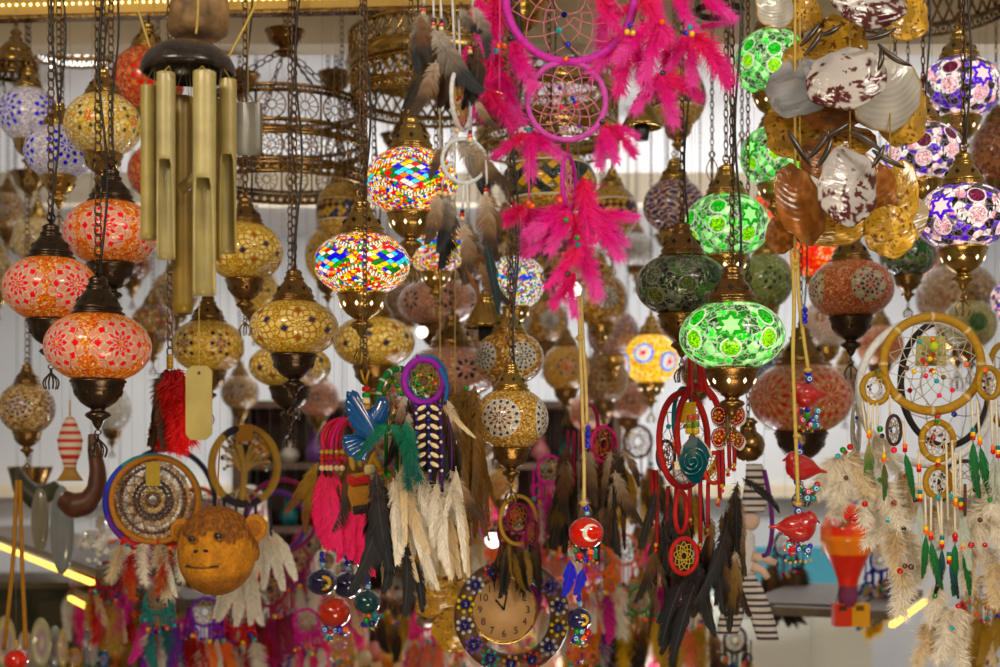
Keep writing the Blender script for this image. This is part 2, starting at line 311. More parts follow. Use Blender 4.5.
def paint(des, pts, lon, s):
    n = len(lon)
    if des == 'multi':
        d1, e, h = voro(pts, 17, 1)
        pal = [(1, .02, .01), (1, .75, .03), (.02, .10, .9), (1, .93, .8), (.95, .35, .02), (1, .85, .1), (.9, .02, .05), (1, .97, .9), (.05, .5, .12), (1, .6, .05)]
        col = pick(pal, h)*np.where(e < .12, .22, 1)[:, None]
        K = 4; u = lon*K/(2*pi); f = np.abs((u % 1)-.5)*2
        inside = (np.abs(s) < .34*(1-f*1.05))
        a = np.floor((lon*4.2+s*8.4)/1.0).astype(int); b = np.floor((lon*4.2-s*8.4)/1.0).astype(int)
        fa = np.abs(((lon*4.2+s*8.4) % 1)-.5); fb = np.abs(((lon*4.2-s*8.4) % 1)-.5)
        hh = h3(a, b, a*0+3, 5); pal2 = [(.95, .02, .02), (.02, .06, .8), (.02, .5, .12), (1, .75, .03), (.95, .4, .02), (.25, .75, .9), (1, .65, .6), (1, .95, .85), (.0, .3, .1)]
        c2 = pick(pal2, hh)*np.where(np.maximum(fa, fb) > .43, .25, 1)[:, None]
        col[inside] = c2[inside]
        g = np.abs(np.abs(s)-(.50-.36*f*0.9)) < .035
        dots = (np.floor(lon*26) % 2 == 0)
        col[g & dots] = (.22, .22, .16); col[g & ~dots] = (.95, .92, .8)
        return col, np.clip(e*3, 0, 1)
    if des == 'multiwhite':
        d1, e, h = voro(pts, 15, 1)
        pal = [(.95, .92, .85), (.9, .95, .95), (.85, .85, .8), (.8, .1, .05), (.15, .25, .8), (.95, .92, .85), (.9, .7, .1), (.1, .5, .3)]
        col = pick(pal, h)*np.where(e < .14, .25, 1)[:, None]
        fa = (lon*4+s*7) % 1; fb = (lon*4-s*7) % 1; a = np.floor(lon*4+s*7).astype(int); b = np.floor(lon*4-s*7).astype(int)
        k = (np.abs(s-.12) < .14) & (h3(a, b, a*0, 2) > .45)
        col[k] = pick([(.05, .15, .7), (.1, .45, .3), (.9, .75, .1), (.2, .6, .7)], h3(a, b, a*0, 4))[k]
        return col, np.clip(e*3, 0, 1)
    if des in ('check', 'checkred'):
        q = 9; a = np.floor(lon*q/2).astype(int)
        u = lon*3.8+s*4.4; v = lon*3.8-s*4.4; a, b = np.floor(u).astype(int), np.floor(v).astype(int)
        fa = np.abs(u % 1-.5); fb = np.abs(v % 1-.5); hh = h3(a, b, a*0, 8)
        pal = [(.02, .03, .03), (.75, .52, .16), (.03, .07, .07), (.85, .62, .22), (.3, .25, .1), (.10, .12, .12)]
        if des == 'checkred': pal = [(.3, .05, .03), (.85, .65, .25), (.05, .08, .25), (.8, .55, .2), (.15, .05, .04)]
        col = pick(pal, hh)*np.where(np.maximum(fa, fb) > .44, .4, 1)[:, None]
        d1, e, h = voro(pts, 20, 2); k = np.abs(s) > .40
        col[k] = (pick([(.75, .52, .2), (.6, .38, .12), (.85, .68, .35)], h)*np.where(e < .1, .6, 1)[:, None])[k]
        k = (np.abs(np.abs(s)-.40) < .03); col[k] = (.9, .85, .7)
        return col, np.clip(e*3, 0, 1)
    if des == 'swirl':
        v = np.sin(lon*9+3*np.sin(s*8+lon*2))*np.cos(s*15+2*np.sin(lon*5))
        col = np.where((np.abs(v) < .22)[:, None], (.88, .74, .52), (.14, .09, .36)); col = np.where((v > .75)[:, None], (.45, .12, .12), col)
        return col.astype(float), (np.abs(v) > .22).astype(float)
    if des == 'yellowglow':
        d1, e, h = voro(pts, 14, 2)
        col = pick([(1, .7, .1), (1, .8, .25), (1, .55, .05), (1, .9, .5)], h)*np.where(e < .1, .6, 1)[:, None]
        for i in range(6):
            dx = wrap(lon-i*2*pi/6-.3)*.95; dy = s-(.16 if i % 2 else -.16); rr = np.hypot(dx, dy)
            k = rr < .34; col[k] = (pick([(1, .93, .8), (1, .8, .7), (.8, .9, 1)], h)*np.where(e < .1, .6, 1)[:, None])[k]
            k = np.abs(rr-.34) < .04; col[k] = (.15, .4, .9)
            k = rr < .1; col[k] = (.9, .15, .05)
        return col, np.clip(e*3, 0, 1)
    # medallion + star mosaics in one hue: green / purple
    if des in ('green', 'greendark', 'purple'):
        G = des != 'purple'
        if des == 'green': pal = [(.0, .16, .02), (.01, .36, .04), (.02, .62, .07), (.25, .9, .25), (.55, .95, .5), (.0, .25, .03), (.02, .5, .05)]
        elif des == 'greendark': pal = [(.0, .03, .01), (.01, .10, .02), (.02, .06, .04), (.10, .25, .06), (.0, .02, .01), (.3, .34, .28)]
        else: pal = [(.02, .01, .02), (.85, .8, .78), (.16, .03, .5), (.9, .55, .62), (.05, .03, .05), (.95, .75, .75), (.2, .05, .6)]
        d1, e, h = voro(pts, 5.5, 1); col = pick(pal, h)
        # facet split inside each tile
        d1b, eb, hb = voro(pts, 9.5, 4); col = col*(0.65+.7*hb[:, None]); edge = np.minimum(e, eb*1.4) < .055
        col[edge] = (.55, .62, .5) if des == 'green' else ((.30, .32, .26) if des == 'greendark' else (.35, .3, .32))
        hg = np.clip(e*4, 0, 1)
        d2, e2, h2 = voro(pts, 26, 6); gr = np.where(e2 < .16, .42, 1)[:, None]
        if des == 'green': dp = [[(.35, .75, .02), (.55, .95, .05)], [(.01, .50, .06), (.03, .75, .15)], [(.45, .85, .02), (.6, 1.0, .1)], [(.02, .6, .1), (.1, .8, .2)]]
        elif des == 'greendark': dp = [[(.16, .24, .03), (.22, .3, .06)], [(.03, .14, .05), (.05, .2, .06)], [(.2, .26, .05), (.3, .36, .1)], [(.4, .42, .36), (.2, .3, .15)]]
        else: dp = [[(.98, .62, .68), (1, .8, .82)], [(.22, .03, .1), (.4, .08, .2)], [(.98, .66, .72), (1, .82, .82)], [(.3, .05, .14), (.2, .03, .08)]]
        K = 8
        for i in range(K):                                    # dotted garlands
            pass
        gl = np.abs(s-.30*np.sin(lon*4+.8)) < .035; dots = np.floor(lon*22) % 2 == 0
        col[gl & dots] = (.5, .6, .55) if G else (.8, .85, .8); col[gl & ~dots] = (.03, .08, .03) if G else (.03, .03, .03)
        for i in range(K):
            l0 = i*2*pi/K+.25
            for (dl, s0, rr, w_) in ((0, .34*(1 if i % 2 else -1), .185, i % 4), (0, -.12*(1 if i % 2 else -1), .18, (i+1) % 4)):
                dx = wrap(lon-l0-dl)*np.cos(s0*.9); dy = s-s0; r_ = np.hypot(dx, dy)
                if (i % 4 == 0) and abs(s0) < .2:
                    sv = star(dx, dy, .30, 6, 30, .5); k = sv < 1.35
                    col[k & (sv < 1.15)] = (.03, .4, .06) if des == 'green' else ((.02, .1, .03) if G else (.17, .03, .62))
                    k = star(dx, dy, .20, 6, 30, .5+(0 if G else .0)) < 1
                    col[k] = (.55, .95, .5) if des == 'green' else ((.04, .2, .05) if G else (1, .72, .70)); hg[k] = 1
                    continue
                k = r_ < rr+.03; col[k] = (.7, .75, .65) if des == 'green' else ((.35, .36, .3) if G else (.75, .7, .72))
                k = r_ < rr; col[k] = (pick(dp[w_], h2)*gr)[k]; hg[k] = np.clip(e2*3, 0, 1)[k]
        return col, hg
    D = DES[des]
    d1, e, h = voro(pts, D['gs'], 1)
    col = pick(D['bg'], h)*np.where(e < .10, .66, 1)[:, None]
    k = (h*7.7 % 1) < D['sp']; col[k] = D['speck']; hg = np.clip(e*3, 0, 1)
    for m in D['meds']:
        for i in range(m['K']):
            l0 = m['lon0']+i*2*pi/m['K']
            dx = wrap(lon-l0)*np.cos(np.clip(s, -1.2, 1.2)*.55); dy = s-m['s0']
            if m['disc']: pass
            rings(col, hg, dx, dy, m['spec'], m['line'], m['disc'], pts)
    return col, hg
_globes = {}
def globe_mesh(des, Rw, b, hi, mt, spin):
    key = (des, hi, mt.name, round(b/Rw, 1), spin if hi else 0)
    if key in _globes: return _globes[key]
    nu, nv = (340, 130) if hi else (160, 64)
    br = round(b/Rw, 2); lit = mt.name.startswith('lit')
    tm = math.acos(.40)*1.0; tm = 1.12
    t = np.linspace(-tm, tm, nv); lon = np.linspace(0, 2*pi, nu, endpoint=False)
    T, Lo = np.meshgrid(t, lon, indexing='ij')
    ds = np.sqrt(np.sin(t)**2+(br*np.cos(t))**2); s = np.concatenate([[0], np.cumsum((ds[1:]+ds[:-1])/2*np.diff(t))]); s -= s[-1]/2
    S = np.repeat(s[:, None], nu, 1)
    cx = np.sign(np.cos(T))*np.abs(np.cos(T))**.92
    V = np.stack([cx*np.sin(Lo), -cx*np.cos(Lo), br*np.sin(T)], -1)      # lon 0 faces the camera (-Y)
    col, hg = paint(des, V.reshape(-1, 3), (wrap(Lo-R_(spin))).ravel(), S.ravel())
    col = np.clip(col, 0, 1)**(1.6 if lit else 1.45)
    m = MB(); m.grid(V, True, col, 0, False, hg); me = m.mesh('globe'); me.materials.append(mt)
    _globes[key] = me
    return me
LINKM = {}
def link_chain(m, p0, p1, ln, wd, rr, wob=0.0):
    """links from p0 to p1 added to MB m"""
    p0 = np.array(p0, float); p1 = np.array(p1, float); L = np.linalg.norm(p1-p0); n = max(1, int(L/(ln*.78)))
    t = (p1-p0)/L; ref = np.array([1., 0, 0]) if abs(t[0]) < .8 else np.array([0, 1., 0])
    x = ref-t*ref.dot(t); x /= np.linalg.norm(x); y = np.cross(t, x)
    a = np.linspace(0, 2*pi, 10, endpoint=False)
    for i in range(n):
        c = p0+t*L*(i+.5)/n; u = (x if i % 2 else y); u2 = (y if i % 2 else x)
        if True:
            j = .35+.5*random.random() if wob else .6
            u, u2 = u*cos(j)+u2*sin(j), u2*cos(j)-u*sin(j)
        q = c+np.cos(a)[:, None]*u*wd/2+np.sin(a)[:, None]*t*ln/2
        m.tube(q, rr, 4, closed=True)
CAP = [(.44, -.02), (.50, 0), (.51, .03), (.49, .05), (.45, .06), (.44, .10), (.46, .12), (.46, .15), (.43, .17), (.40, .24), (.33, .35), (.25, .45), (.21, .49), (.23, .51), (.23, .55), (.19, .57), (.17, .64), (.19, .67), (.13, .73), (.05, .76), (.01, .77)]
CUP = [(.44, .03), (.50, .0), (.53, -.03), (.53, -.06), (.49, -.08), (.50, -.12), (.47, -.15), (.475, -.17), (.46, -.19), (.46, -.24), (.42, -.32), (.33, -.44), (.22, -.52), (.14, -.56), (.13, -.60), (.22, -.64), (.25, -.69), (.20, -.74), (.12, -.79), (.09, -.87), (.05, -.93), (.01, -.96)]
_parts = {}
def lampparts(hi, capm, cupm, lit):
    k = (hi, capm.name, cupm.name, lit)
    if k in _parts: return _parts[k]
    hm = M_holelit if lit else M_hole
    n = 36 if hi else 20
    c = MB(); c.lathe(CAP, n=n)
    for i in range(7):
        a = i*2*pi/7+.35; r0, z0 = .375, .30
        o = np.array([r0*cos(a), r0*sin(a), z0]); tv = np.array([-sin(a), cos(a), 0]); up = np.array([-cos(a)*.55, -sin(a)*.55, .85]); nr = np.cross(tv, up)
        w_ = .05
        v = [o+tv*w_, o+up*w_*1.2, o-tv*w_, o-up*w_*1.2]; v2 = [q-nr*.02 for q in v]; v3 = [q+nr*.012 for q in v]
        c.add(v3+v2, [(0, 1, 2, 3), (0, 4, 5, 1), (1, 5, 6, 2), (2, 6, 7, 3), (3, 7, 4, 0)], None, (1, 1, 1), 1)
    cm = c.mesh('cap'); cm.materials.append(capm); cm.materials.append(M_hole)
    c = MB(); c.lathe(CUP, n=n)
    for i in range(9):
        a = i*2*pi/9+.2; r0, z0 = .445, -.27
        o = np.array([r0*cos(a), r0*sin(a), z0]); tv = np.array([-sin(a), cos(a), 0]); up = np.array([cos(a)*.35, sin(a)*.35, .93]); nr = np.cross(tv, up)
        w_ = .038
        v = [o+tv*w_, o+up*w_*1.5, o-tv*w_, o-up*w_*1.5]; v3 = [q+nr*.012 for q in v]; v2 = [q-nr*.02 for q in v]
        c.add(v3+v2, [(0, 1, 2, 3), (0, 4, 5, 1), (1, 5, 6, 2), (2, 6, 7, 3), (3, 7, 4, 0)], None, (1, 1, 1), 1)
    um = c.mesh('cup'); um.materials.append(cupm); um.materials.append(hm)
    c = MB(); c.torus((0, 0, .87), .10, .022, 'y', 18, 6); c.torus((0, 0, .80), .05, .02, 'x', 12, 5)
    rm = c.mesh('hanging_ring'); rm.materials.append(capm)
    c = MB(); c.torus((0, 0, -1.01), .045, .014, 'y', 12, 5); c.torus((0, 0, -1.10), .05, .014, 'x', 12, 5)
    for i in range(6):                                       # tulip of bent wires
        a = i*pi/3; t = np.linspace(0, 1, 9); rr = .02+.13*np.sin(t*pi*.80)**1.2*(1-.25*t)+.03*t**6
        c.tube(np.stack([rr*np.cos(a), rr*np.sin(a), -1.15-.34*t], -1), .016, 4)
    c.ball((0, 0, -1.16), .035, 8, 6)
    c.v = [q*np.array([1.25, 1.25, 1.0])-np.array([0, 0, .0]) for q in c.v]; fm = c.mesh('tulip_pendant'); fm.materials.append(cupm)
    _parts[k] = (cm, um, rm, fm)
    return _parts[k]
def gmat(lit, des):
    if lit: return mat('lit_glass_mosaic_%.1f' % lit, None, rough=.22, emis=lit, abump=.4, coat=.3)  # faint values also add a glow to the unlit amber, gold and blue lamps
    return mat('glass_mosaic', None, rough=.22, noise=.10, nscale=5, abump=.6, coat=.35, spec=.6)
LAMPG = {}
def lamp(px, py, wpx, hpx, des, label, d=None, lit=0, hi=None, spin=0, capm=None, cupm=None, pend=True, cord=True, top=None, group='mosaic glass hanging lamps', tiltx=0, chainto=None):
    if d is None: d = min(236.0/wpx, 5.2)
    if hi is None: hi = wpx > 62
    Rw = wpx/2/F*d; b = (hpx/2/.92)/F*d
    capm = capm or M_brass; cupm = cupm or capm
    cx = P(px, py, d)
    t = thing('mosaic_lamp', label, 'lamp', cx, group)
    mt = gmat(lit, des); me = globe_mesh(des, Rw, b, hi, mt, spin)
    br = round(b/Rw, 1); gh = b/Rw
    z0 = gh*sin(1.12)*Rw
    o = put('glass_globe', me, t, (0, 0, 0), None, (Rw, Rw, Rw*gh/max(.01, float(max(v.co.z for v in me.vertices[-1:]))/sin(1.12)) if False else Rw))
    zs = me.vertices[len(me.vertices)-1].co.z; o.scale = (Rw, Rw, z0/zs)
    cm, um, rm, fm = lampparts(hi, capm, cupm, lit > .5)
    put('cap', cm, t, (0, 0, z0-.01*Rw), (0, 0, random.random()), Rw)
    put('cup', um, t, (0, 0, -z0+.0*Rw), (0, 0, random.random()), Rw)
    put('hanging_ring', rm, t, (0, 0, z0), (0, 0, random.random()*2), Rw)
    if pend: put('tulip_pendant', fm, t, (0, 0, -z0), (0, 0, random.random()*2), Rw)
    ztop = CEIL-cx[2]; c = MB()
    link_chain(c, (0, 0, z0+.93*Rw), (0, 0, ztop), .021, .011, .0016 if d < 3.4 else .0012)
    c.build('chain', M_chain, t)
    if cord and d < 3.35:
        c = MB(); n = 26; z = np.linspace(z0+.72*Rw, ztop, n); k = random.random()*6
        c.tube(np.stack([.006*np.sin(z*17+k)+.009, .006*np.cos(z*13+k)-.004, z], -1), .0022, 5); c.build('power_cord', M_black, t)
    return t
# ------------------------------------------------------------------ the room
M_wall = mat('wall_paint', (0.66, 0.68, 0.72), rough=.8, noise=.08, nscale=1.2)
M_ceil = mat('ceiling_paint', (0.78, 0.77, 0.76), rough=.8, noise=.06, nscale=1.0)
M_floor = mat('floor_stone', (0.25, 0.20, 0.16), rough=.5, noise=.25, nscale=4)
c = MB(); c.box((-4.5, 7.6, 0), (4.5, 7.7, CEIL)); struct(c.build('wall_back', M_wall, smooth=False))
c = MB(); c.box((-4.6, 2.0, 0), (-4.5, 7.7, CEIL)); struct(c.build('wall_left', M_wall, smooth=False))
c = MB(); c.box((4.5, 2.0, 0), (4.6, 7.7, CEIL)); struct(c.build('wall_right', M_wall, smooth=False))
c = MB(); c.box((-4.6, 1.75, CEIL), (4.6, 7.7, CEIL+.1)); struct(c.build('ceiling', M_ceil, smooth=False))
c = MB(); c.box((-4.6, -2.0, -.05), (4.6, 7.7, 0)); struct(c.build('floor', M_floor, smooth=False))
M_beam = mat('beam_paint', (0.80, 0.70, 0.52), rough=.7)
c = MB()
c.box((-4.5, 3.75, CEIL-.13), (4.5, 3.85, CEIL)); struct(c.build('trim_1', M_beam, smooth=False))
c = MB(); c.box((-4.5, 5.98, CEIL-.13), (4.5, 6.08, CEIL)); struct(c.build('trim_3', M_beam, smooth=False))  # added beam, placed to hide the rear area lights from view
c = MB(); c.box((-4.5, 7.5, 1.35), (4.5, 7.6, 1.42)); struct(c.build('trim_2', M_beam, smooth=False))
# gilt beam with its row of LED dots, across the top
bm = tag(put('led_beam', None, None, P(200, 8, 3.3)), 'gilded ceiling beam with a row of tiny LED lights', 'light')
c = MB(); a = P(-40, 10, 3.3)-P(200, 8, 3.3); b = P(520, -3, 3.3)-P(200, 8, 3.3)
M_gilt = mat('gilt_paint', (0.66, 0.42, 0.10), rough=.4, metal=.4)
pa = []
def bar(m, a, b, hw, hh, col=(1, 1, 1), mi=0):
    a = np.array(a, float); b = np.array(b, float); z = np.array([0, 0, hh]); t = (b-a)/np.linalg.norm(b-a); y = np.cross(t, [0, 0, 1.]); y = y/np.linalg.norm(y)*hw
    v = [a-y-z, a+y-z, a+y+z, a-y+z, b-y-z, b+y-z, b+y+z, b-y+z]
    m.add(v, [(0, 1, 2, 3), (4, 7, 6, 5), (0, 4, 5, 1), (1, 5, 6, 2), (2, 6, 7, 3), (3, 7, 4, 0)], None, col, mi)
bar(c, a, b, .02, .021); c.build('rail', M_gilt, bm, smooth=False)
c = MB(); bar(c, a+[0, -.0, -.025], b+[0, 0, -.025], .016, .004); c.build('rail_edge', M_brassd, bm, smooth=False)
M_led = mat('led_warm', (1, .8, .35), rough=.4, emis=6, ecol=(1.0, .78, .30))
c = MB()
for i in range(80):
    q = a+(b-a)*(i+.5)/80; c.ball(q+[0, -.021, .002], .0032, 6, 4)
c.build('led_row', M_led, bm)
M_panel = mat('panel_glow', (1, 1, 1), emis=3.0, ecol=(1, .97, .9))
def panel(px0, px1, d0, d1, label):
    x0, x1 = P(px0, 0, d0)[0], P(px1, 0, d0)[0]
    t = thing('ceiling_light', label, 'light', ((x0+x1)/2, (d0+d1)/2, CEIL)); hx, hy = (x1-x0)/2, (d1-d0)/2
    c = MB(); c.box((-hx-.03, -hy-.03, -.04), (hx+.03, hy+.03, -.001)); c.build('frame', M_wall, t, smooth=False)
    c = MB(); c.box((-hx, -hy, -.048), (hx, hy, -.041)); c.build('diffuser', M_panel, t, smooth=False)
panel(28, 88, 4.05, 4.25, 'white glowing ceiling panel behind the blue and white lamps')
# striplit shelves
M_strip = mat('strip_yellow', (1, .7, .1), emis=2.6, ecol=(1.0, .62, .08))
M_shelf = mat('shelf_wood', (.10, .075, .05), rough=.5, noise=.3)
def strip(p0, d0, p1, d1, label):
    a = P(*p0, d0); b = P(*p1, d1); b[2] = a[2]
    t = thing('shelf_board', label, 'shelf', a); r = b-a
    y = np.cross(r/np.linalg.norm(r), [0, 0, 1.]); s = 1 if y[1] > 0 else -1; y = y*s
    c = MB(); o = y*.17
    bar(c, o+[0, 0, .025], r+o+[0, 0, .025], .16, .012); c.build('board', M_shelf, t, smooth=False)
    c = MB(); bar(c, [0, 0, 0], r, .007, .0065); c.build('light_strip', M_strip, t, smooth=False)
strip((-30, 534), 6.6, (92, 592), 3.75, 'dark shelf edged with a long yellow light strip')
strip((70, 598), 4.5, (104, 616), 3.95, 'short shelf with a yellow light strip below the long one')
strip((862, 619), 3.9, (894, 597), 4.6, 'small shelf with a yellow light strip beside the air balloon ornament')
strip((892, 625), 3.8, (926, 601), 4.5, 'small shelf with a yellow light strip under the white feathers')
# low cabinet and counter at the right
c = MB(); x0 = P(700, 0, 6.6)[0]; x1 = P(872, 0, 6.6)[0]; zt = P(0, 602, 6.6)[2]
t = thing('display_counter', 'white shop counter with a blue back panel', 'counter', ((x0+x1)/2, 6.6, 0)); hx = (x1-x0)/2
M_blue = mat('blue_panel', (.05, .30, .42), rough=.5); M_white = mat('counter_white', (.62, .64, .56), rough=.4)
c.box((-hx, 0, 0), (hx, .5, zt)); c.build('cabinet', M_white, t, smooth=False)
c = MB(); c.box((-hx, .35, zt), (hx, .42, zt+.24)); c.build('back_panel', M_blue, t, smooth=False)
c = MB(); c.box((-hx-.03, -.03, zt), (hx+.03, .34, zt+.03)); c.build('counter_top', mat('counter_top', (.7, .72, .66), rough=.3), t, smooth=False)
c = MB(); c.box((-hx+.08, -.03, zt-.5), (hx-.3, -.002, zt-.08)); c.build('door', M_blue if False else mat('door_grey', (.50, .52, .46), rough=.5), t, smooth=False)

# ------------------------------------------------------------------ lamps
RS = dict(lit=.09, capm=M_dark, cupm=M_dark, group='red star mosaic lamps on the chains')
LAMPS = [
 (98, 347, 105, 66, 'redstar', 'orange mosaic lamp with red stars, lowest of the trio at the frame edge', dict(d=2.25, spin=-32, **RS)),
 (51, 289, 94, 62, 'redstar', 'orange mosaic lamp with red stars at the frame edge, middle of the trio', dict(d=2.55, spin=-24, **RS)),
 (111, 233, 93, 62, 'redstar', 'orange mosaic lamp with a red star, highest of the trio beside the bamboo tubes', dict(d=2.78, spin=8, **RS)),
 (148, 80, 72, 62, 'redflower', 'fiery red mosaic lamp tucked behind the coconut dome', dict(d=3.3, spin=10)),
 (158, 172, 60, 52, 'redflower', 'small red glass lamp mostly hidden behind the bamboo tubes', dict(d=3.6)),
 (29, 115, 60, 52, 'bluewhite', 'white crackle lamp with blue diamonds under the pierced brass bell, at the frame edge', dict(d=3.4, spin=-28, lit=.12)),
 (59, 152, 68, 50, 'bluewhite', 'white crackle lamp with blue diamond rings, the lower of the blue and white pair', dict(d=3.1, spin=30, lit=.12)),
 (103, 125, 76, 58, 'gold', 'pale gold crackle lamp with green and red chips beside the coconut chime', dict(d=3.0, spin=-5, lit=.05)),
 (128, 32, 54, 46, 'gold', 'pale gold lamp just under the lit gilded beam', dict(d=4.0, spin=20, lit=.05)),
 (38, 241, 50, 44, 'creamblue', 'small cream lamp with a dark blue star behind the orange trio', dict(d=4.2)),
 (-2, 274, 34, 44, 'goldblue', 'brown mosaic lamp half cut by the frame edge', dict(d=4.6)),
 (27, 408, 55, 48, 'goldblue', 'gold lamp with violet mosaic star hanging low by the white wall', dict(d=3.5, capm=M_brassd)),
 (153, 324, 42, 40, 'darkmulti', 'small dark lamp with red and green mosaic flower behind the bamboo', dict(d=4.3, capm=M_brassd)),
 (112, 408, 38, 44, 'clear', 'clear glass lamp with a brass cup against the white wall', dict(d=4.8, capm=M_brassd)),
 (245, 252, 76, 55, 'amber', 'amber crackle lamp under the pierced chandelier, closest to the bamboo tubes', dict(d=2.95, capm=M_brassd, spin=25, lit=.04)),
 (208, 346, 72, 50, 'amberb', 'amber crackle lamp behind the hanging wooden tag', dict(d=3.15, capm=M_brassd, spin=15, lit=.04)),
 (294, 328, 89, 53, 'amber', 'large amber crackle lamp with a white diamond flower facing the front', dict(d=2.65, capm=M_brassd, cupm=M_dark, spin=14, lit=.04)),
 (256, 290, 46, 44, 'amber', 'small amber lamp peeking out between two bigger amber lamps', dict(d=4.0, capm=M_brassd, lit=.04)),
 (290, 366, 82, 42, 'amber', 'amber lamp hanging directly below the large one with the diamond flower', dict(d=3.2, capm=M_dark, spin=40, lit=.04)),
 (362, 264, 96, 58, 'multi', 'brightly lit rainbow mosaic lamp with a diamond band, the lower of two', dict(d=2.45, spin=0, lit=1.0)),
 (411, 182, 94, 62, 'multi', 'brightly lit rainbow mosaic lamp hanging beside the white dreamcatcher', dict(d=2.75, spin=50, lit=1.0)),
 (342, 212, 52, 56, 'checkred', 'brown and gold checked lamp behind the rainbow lamp', dict(d=3.6, spin=10)),
 (328, 256, 46, 52, 'amber', 'amber lamp half hidden behind the lower rainbow lamp', dict(d=3.9, capm=M_brassd, lit=.04)),
 (374, 342, 82, 48, 'amber', 'amber lamp below the lower rainbow lamp', dict(d=3.3, capm=M_brassd, spin=-20, lit=.04)),
 (436, 246, 62, 52, 'multi', 'lit rainbow lamp partly covered by grey feathers', dict(d=3.3, spin=20, lit=.9)),
 (516, 282, 58, 50, 'multiwhite', 'lit white lamp with small coloured diamonds below the brass bells', dict(d=3.2, spin=0, lit=1.1)),
 (509, 358, 70, 50, 'whitemed2', 'gold mosaic lamp with white rosettes hanging above its twin', dict(d=2.9, spin=25)),
 (511, 419, 75, 58, 'whitemed', 'gold mosaic lamp with a white rosette and blue diamonds, lowest in the centre', dict(d=2.55, spin=-18, capm=M_brass, cupm=M_brassd)),
 (549, 184, 96, 58, 'check', 'dark lamp of black and gold diamond tiles behind the pink dreamcatcher', dict(d=3.1, spin=10, capm=M_brassd)),
 (612, 212, 52, 50, 'checkred', 'small checked lamp behind the pink feathers', dict(d=3.8, spin=30)),
 (674, 206, 62, 50, 'swirl', 'violet lamp with cream swirls beside the green lamps', dict(d=3.6)),
 (678, 98, 56, 56, 'check', 'gold mirrored lamp behind the pink feathers at the top', dict(d=3.5, spin=30)),
 (726, 226, 86, 60, 'green', 'lit green mosaic lamp, topmost in the column of three green lamps', dict(d=2.95, spin=10, lit=.9)),
 (682, 285, 93, 58, 'greendark', 'unlit dark green mosaic lamp between two glowing green lamps', dict(d=2.65, spin=30, capm=M_brassd, cupm=M_brassd)),
 (732, 336, 105, 65, 'green', 'large lit green mosaic lamp with a six pointed star, lowest of the green ones', dict(d=2.3, spin=-25, lit=.9, capm=M_brassd)),
 (765, 281, 56, 52, 'greenolive', 'olive green crackle lamp with dark leaf shapes', dict(d=3.7)),
 (771, 63, 72, 62, 'green', 'lit green lamp highest in the picture beside the shells', dict(d=3.0, spin=70, lit=.9, pend=False)),
 (775, 156, 70, 56, 'green', 'lit green lamp behind the shell chime, second from the top', dict(d=3.1, spin=110, lit=.9)),
 (601, 300, 54, 50, 'whitemed2', 'white and navy rosette lamp behind the pink feathers', dict(d=4.0, spin=10)),
 (613, 333, 52, 46, 'mauve', 'dusky mauve lamp with blue diamonds', dict(d=4.4)),
 (651, 359, 54, 48, 'yellowglow', 'small lit yellow lamp with white circles outlined in blue', dict(d=4.3, lit=1.0, spin=20)),
 (665, 338, 34, 36, 'mauve', 'tiny grey violet lamp above the lit yellow one', dict(d=4.9)),
 (766, 218, 44, 42, 'orangeglow', 'small lit orange lamp behind the topmost green lamp of the three', dict(d=4.2, lit=.7)),
 (820, 256, 60, 42, 'orangeglow', 'lit orange lamp with white dots behind the shells', dict(d=3.9, lit=.8)),
 (851, 289, 84, 56, 'salmonmed', 'salmon crackle lamp with a round white and red rosette below the shells', dict(d=2.9, spin=12, capm=M_brassd, cupm=M_dark)),
 (826, 324, 54, 46, 'redbead', 'white lamp patterned with rings of red beads', dict(d=4.3)),
 (801, 398, 102, 68, 'salmonred', 'large dull salmon lamp with red petals behind the red clay birds', dict(d=3.3, spin=20, capm=M_brassd, cupm=M_dark)),
 (769, 372, 50, 42, 'blueball', 'dull blue glass lamp half hidden behind the lowest green lamp', dict(d=4.2, capm=M_brassd)),
 (959, 89, 84, 58, 'purple', 'lit purple and pink star lamp, highest of the three at the edge', dict(d=3.05, spin=0, lit=.95)),
 (923, 153, 80, 56, 'purple', 'lit purple and pink mosaic lamp tucked behind the shells', dict(d=2.9, spin=60, lit=.95)),
 (963, 217, 92, 62, 'purple', 'lit purple and pink mosaic lamp, lowest and largest of the three', dict(d=2.5, spin=-60, lit=.95)),
 (996, 152, 50, 60, 'copper', 'ribbed copper coloured lamp at the frame edge', dict(d=3.7, capm=M_brassd)),
 (908, 255, 56, 42, 'greendark', 'dark green lamp behind the yellow shells', dict(d=3.4, capm=M_brassd)),
 (970, 324, 52, 46, 'greenbeige', 'olive and beige lamp with green disc above the ochre hoop', dict(d=3.9, capm=M_brassd)),
 (957, 298, 80, 66, 'beigebrown', 'large brown patterned lamp far behind the purple lamps', dict(d=4.6, capm=M_brassd)),
 (1008, 300, 34, 34, 'purple', 'pink and purple lamp cut by the frame edge', dict(d=3.6, lit=.9)),
 (440, 303, 84, 46, 'pinkblack', 'dusty pink lamp with black diamonds, the upper of two', dict(d=3.9, spin=10, capm=M_brassd)),
 (452, 372, 92, 50, 'pinkblack', 'dusty pink lamp with black diamonds behind the purple hoop', dict(d=3.6, spin=20, capm=M_brassd)),
 (566, 368, 48, 44, 'orangeflower', 'small gold lamp painted with an orange flower', dict(d=4.2, spin=0, capm=M_brassd)),
 (501, 484, 34, 32, 'orangeflower', 'tiny gold lamp with an orange flower, low in the centre', dict(d=4.6, spin=0, capm=M_brassd)),
 (604, 378, 48, 50, 'beigebrown', 'plain brown lamp beside the knotted cord', dict(d=4.5, capm=M_brassd)),
 (420, 250, 40, 46, 'greenbeige', 'small green lamp between the rainbow lamps', dict(d=4.4)),
]
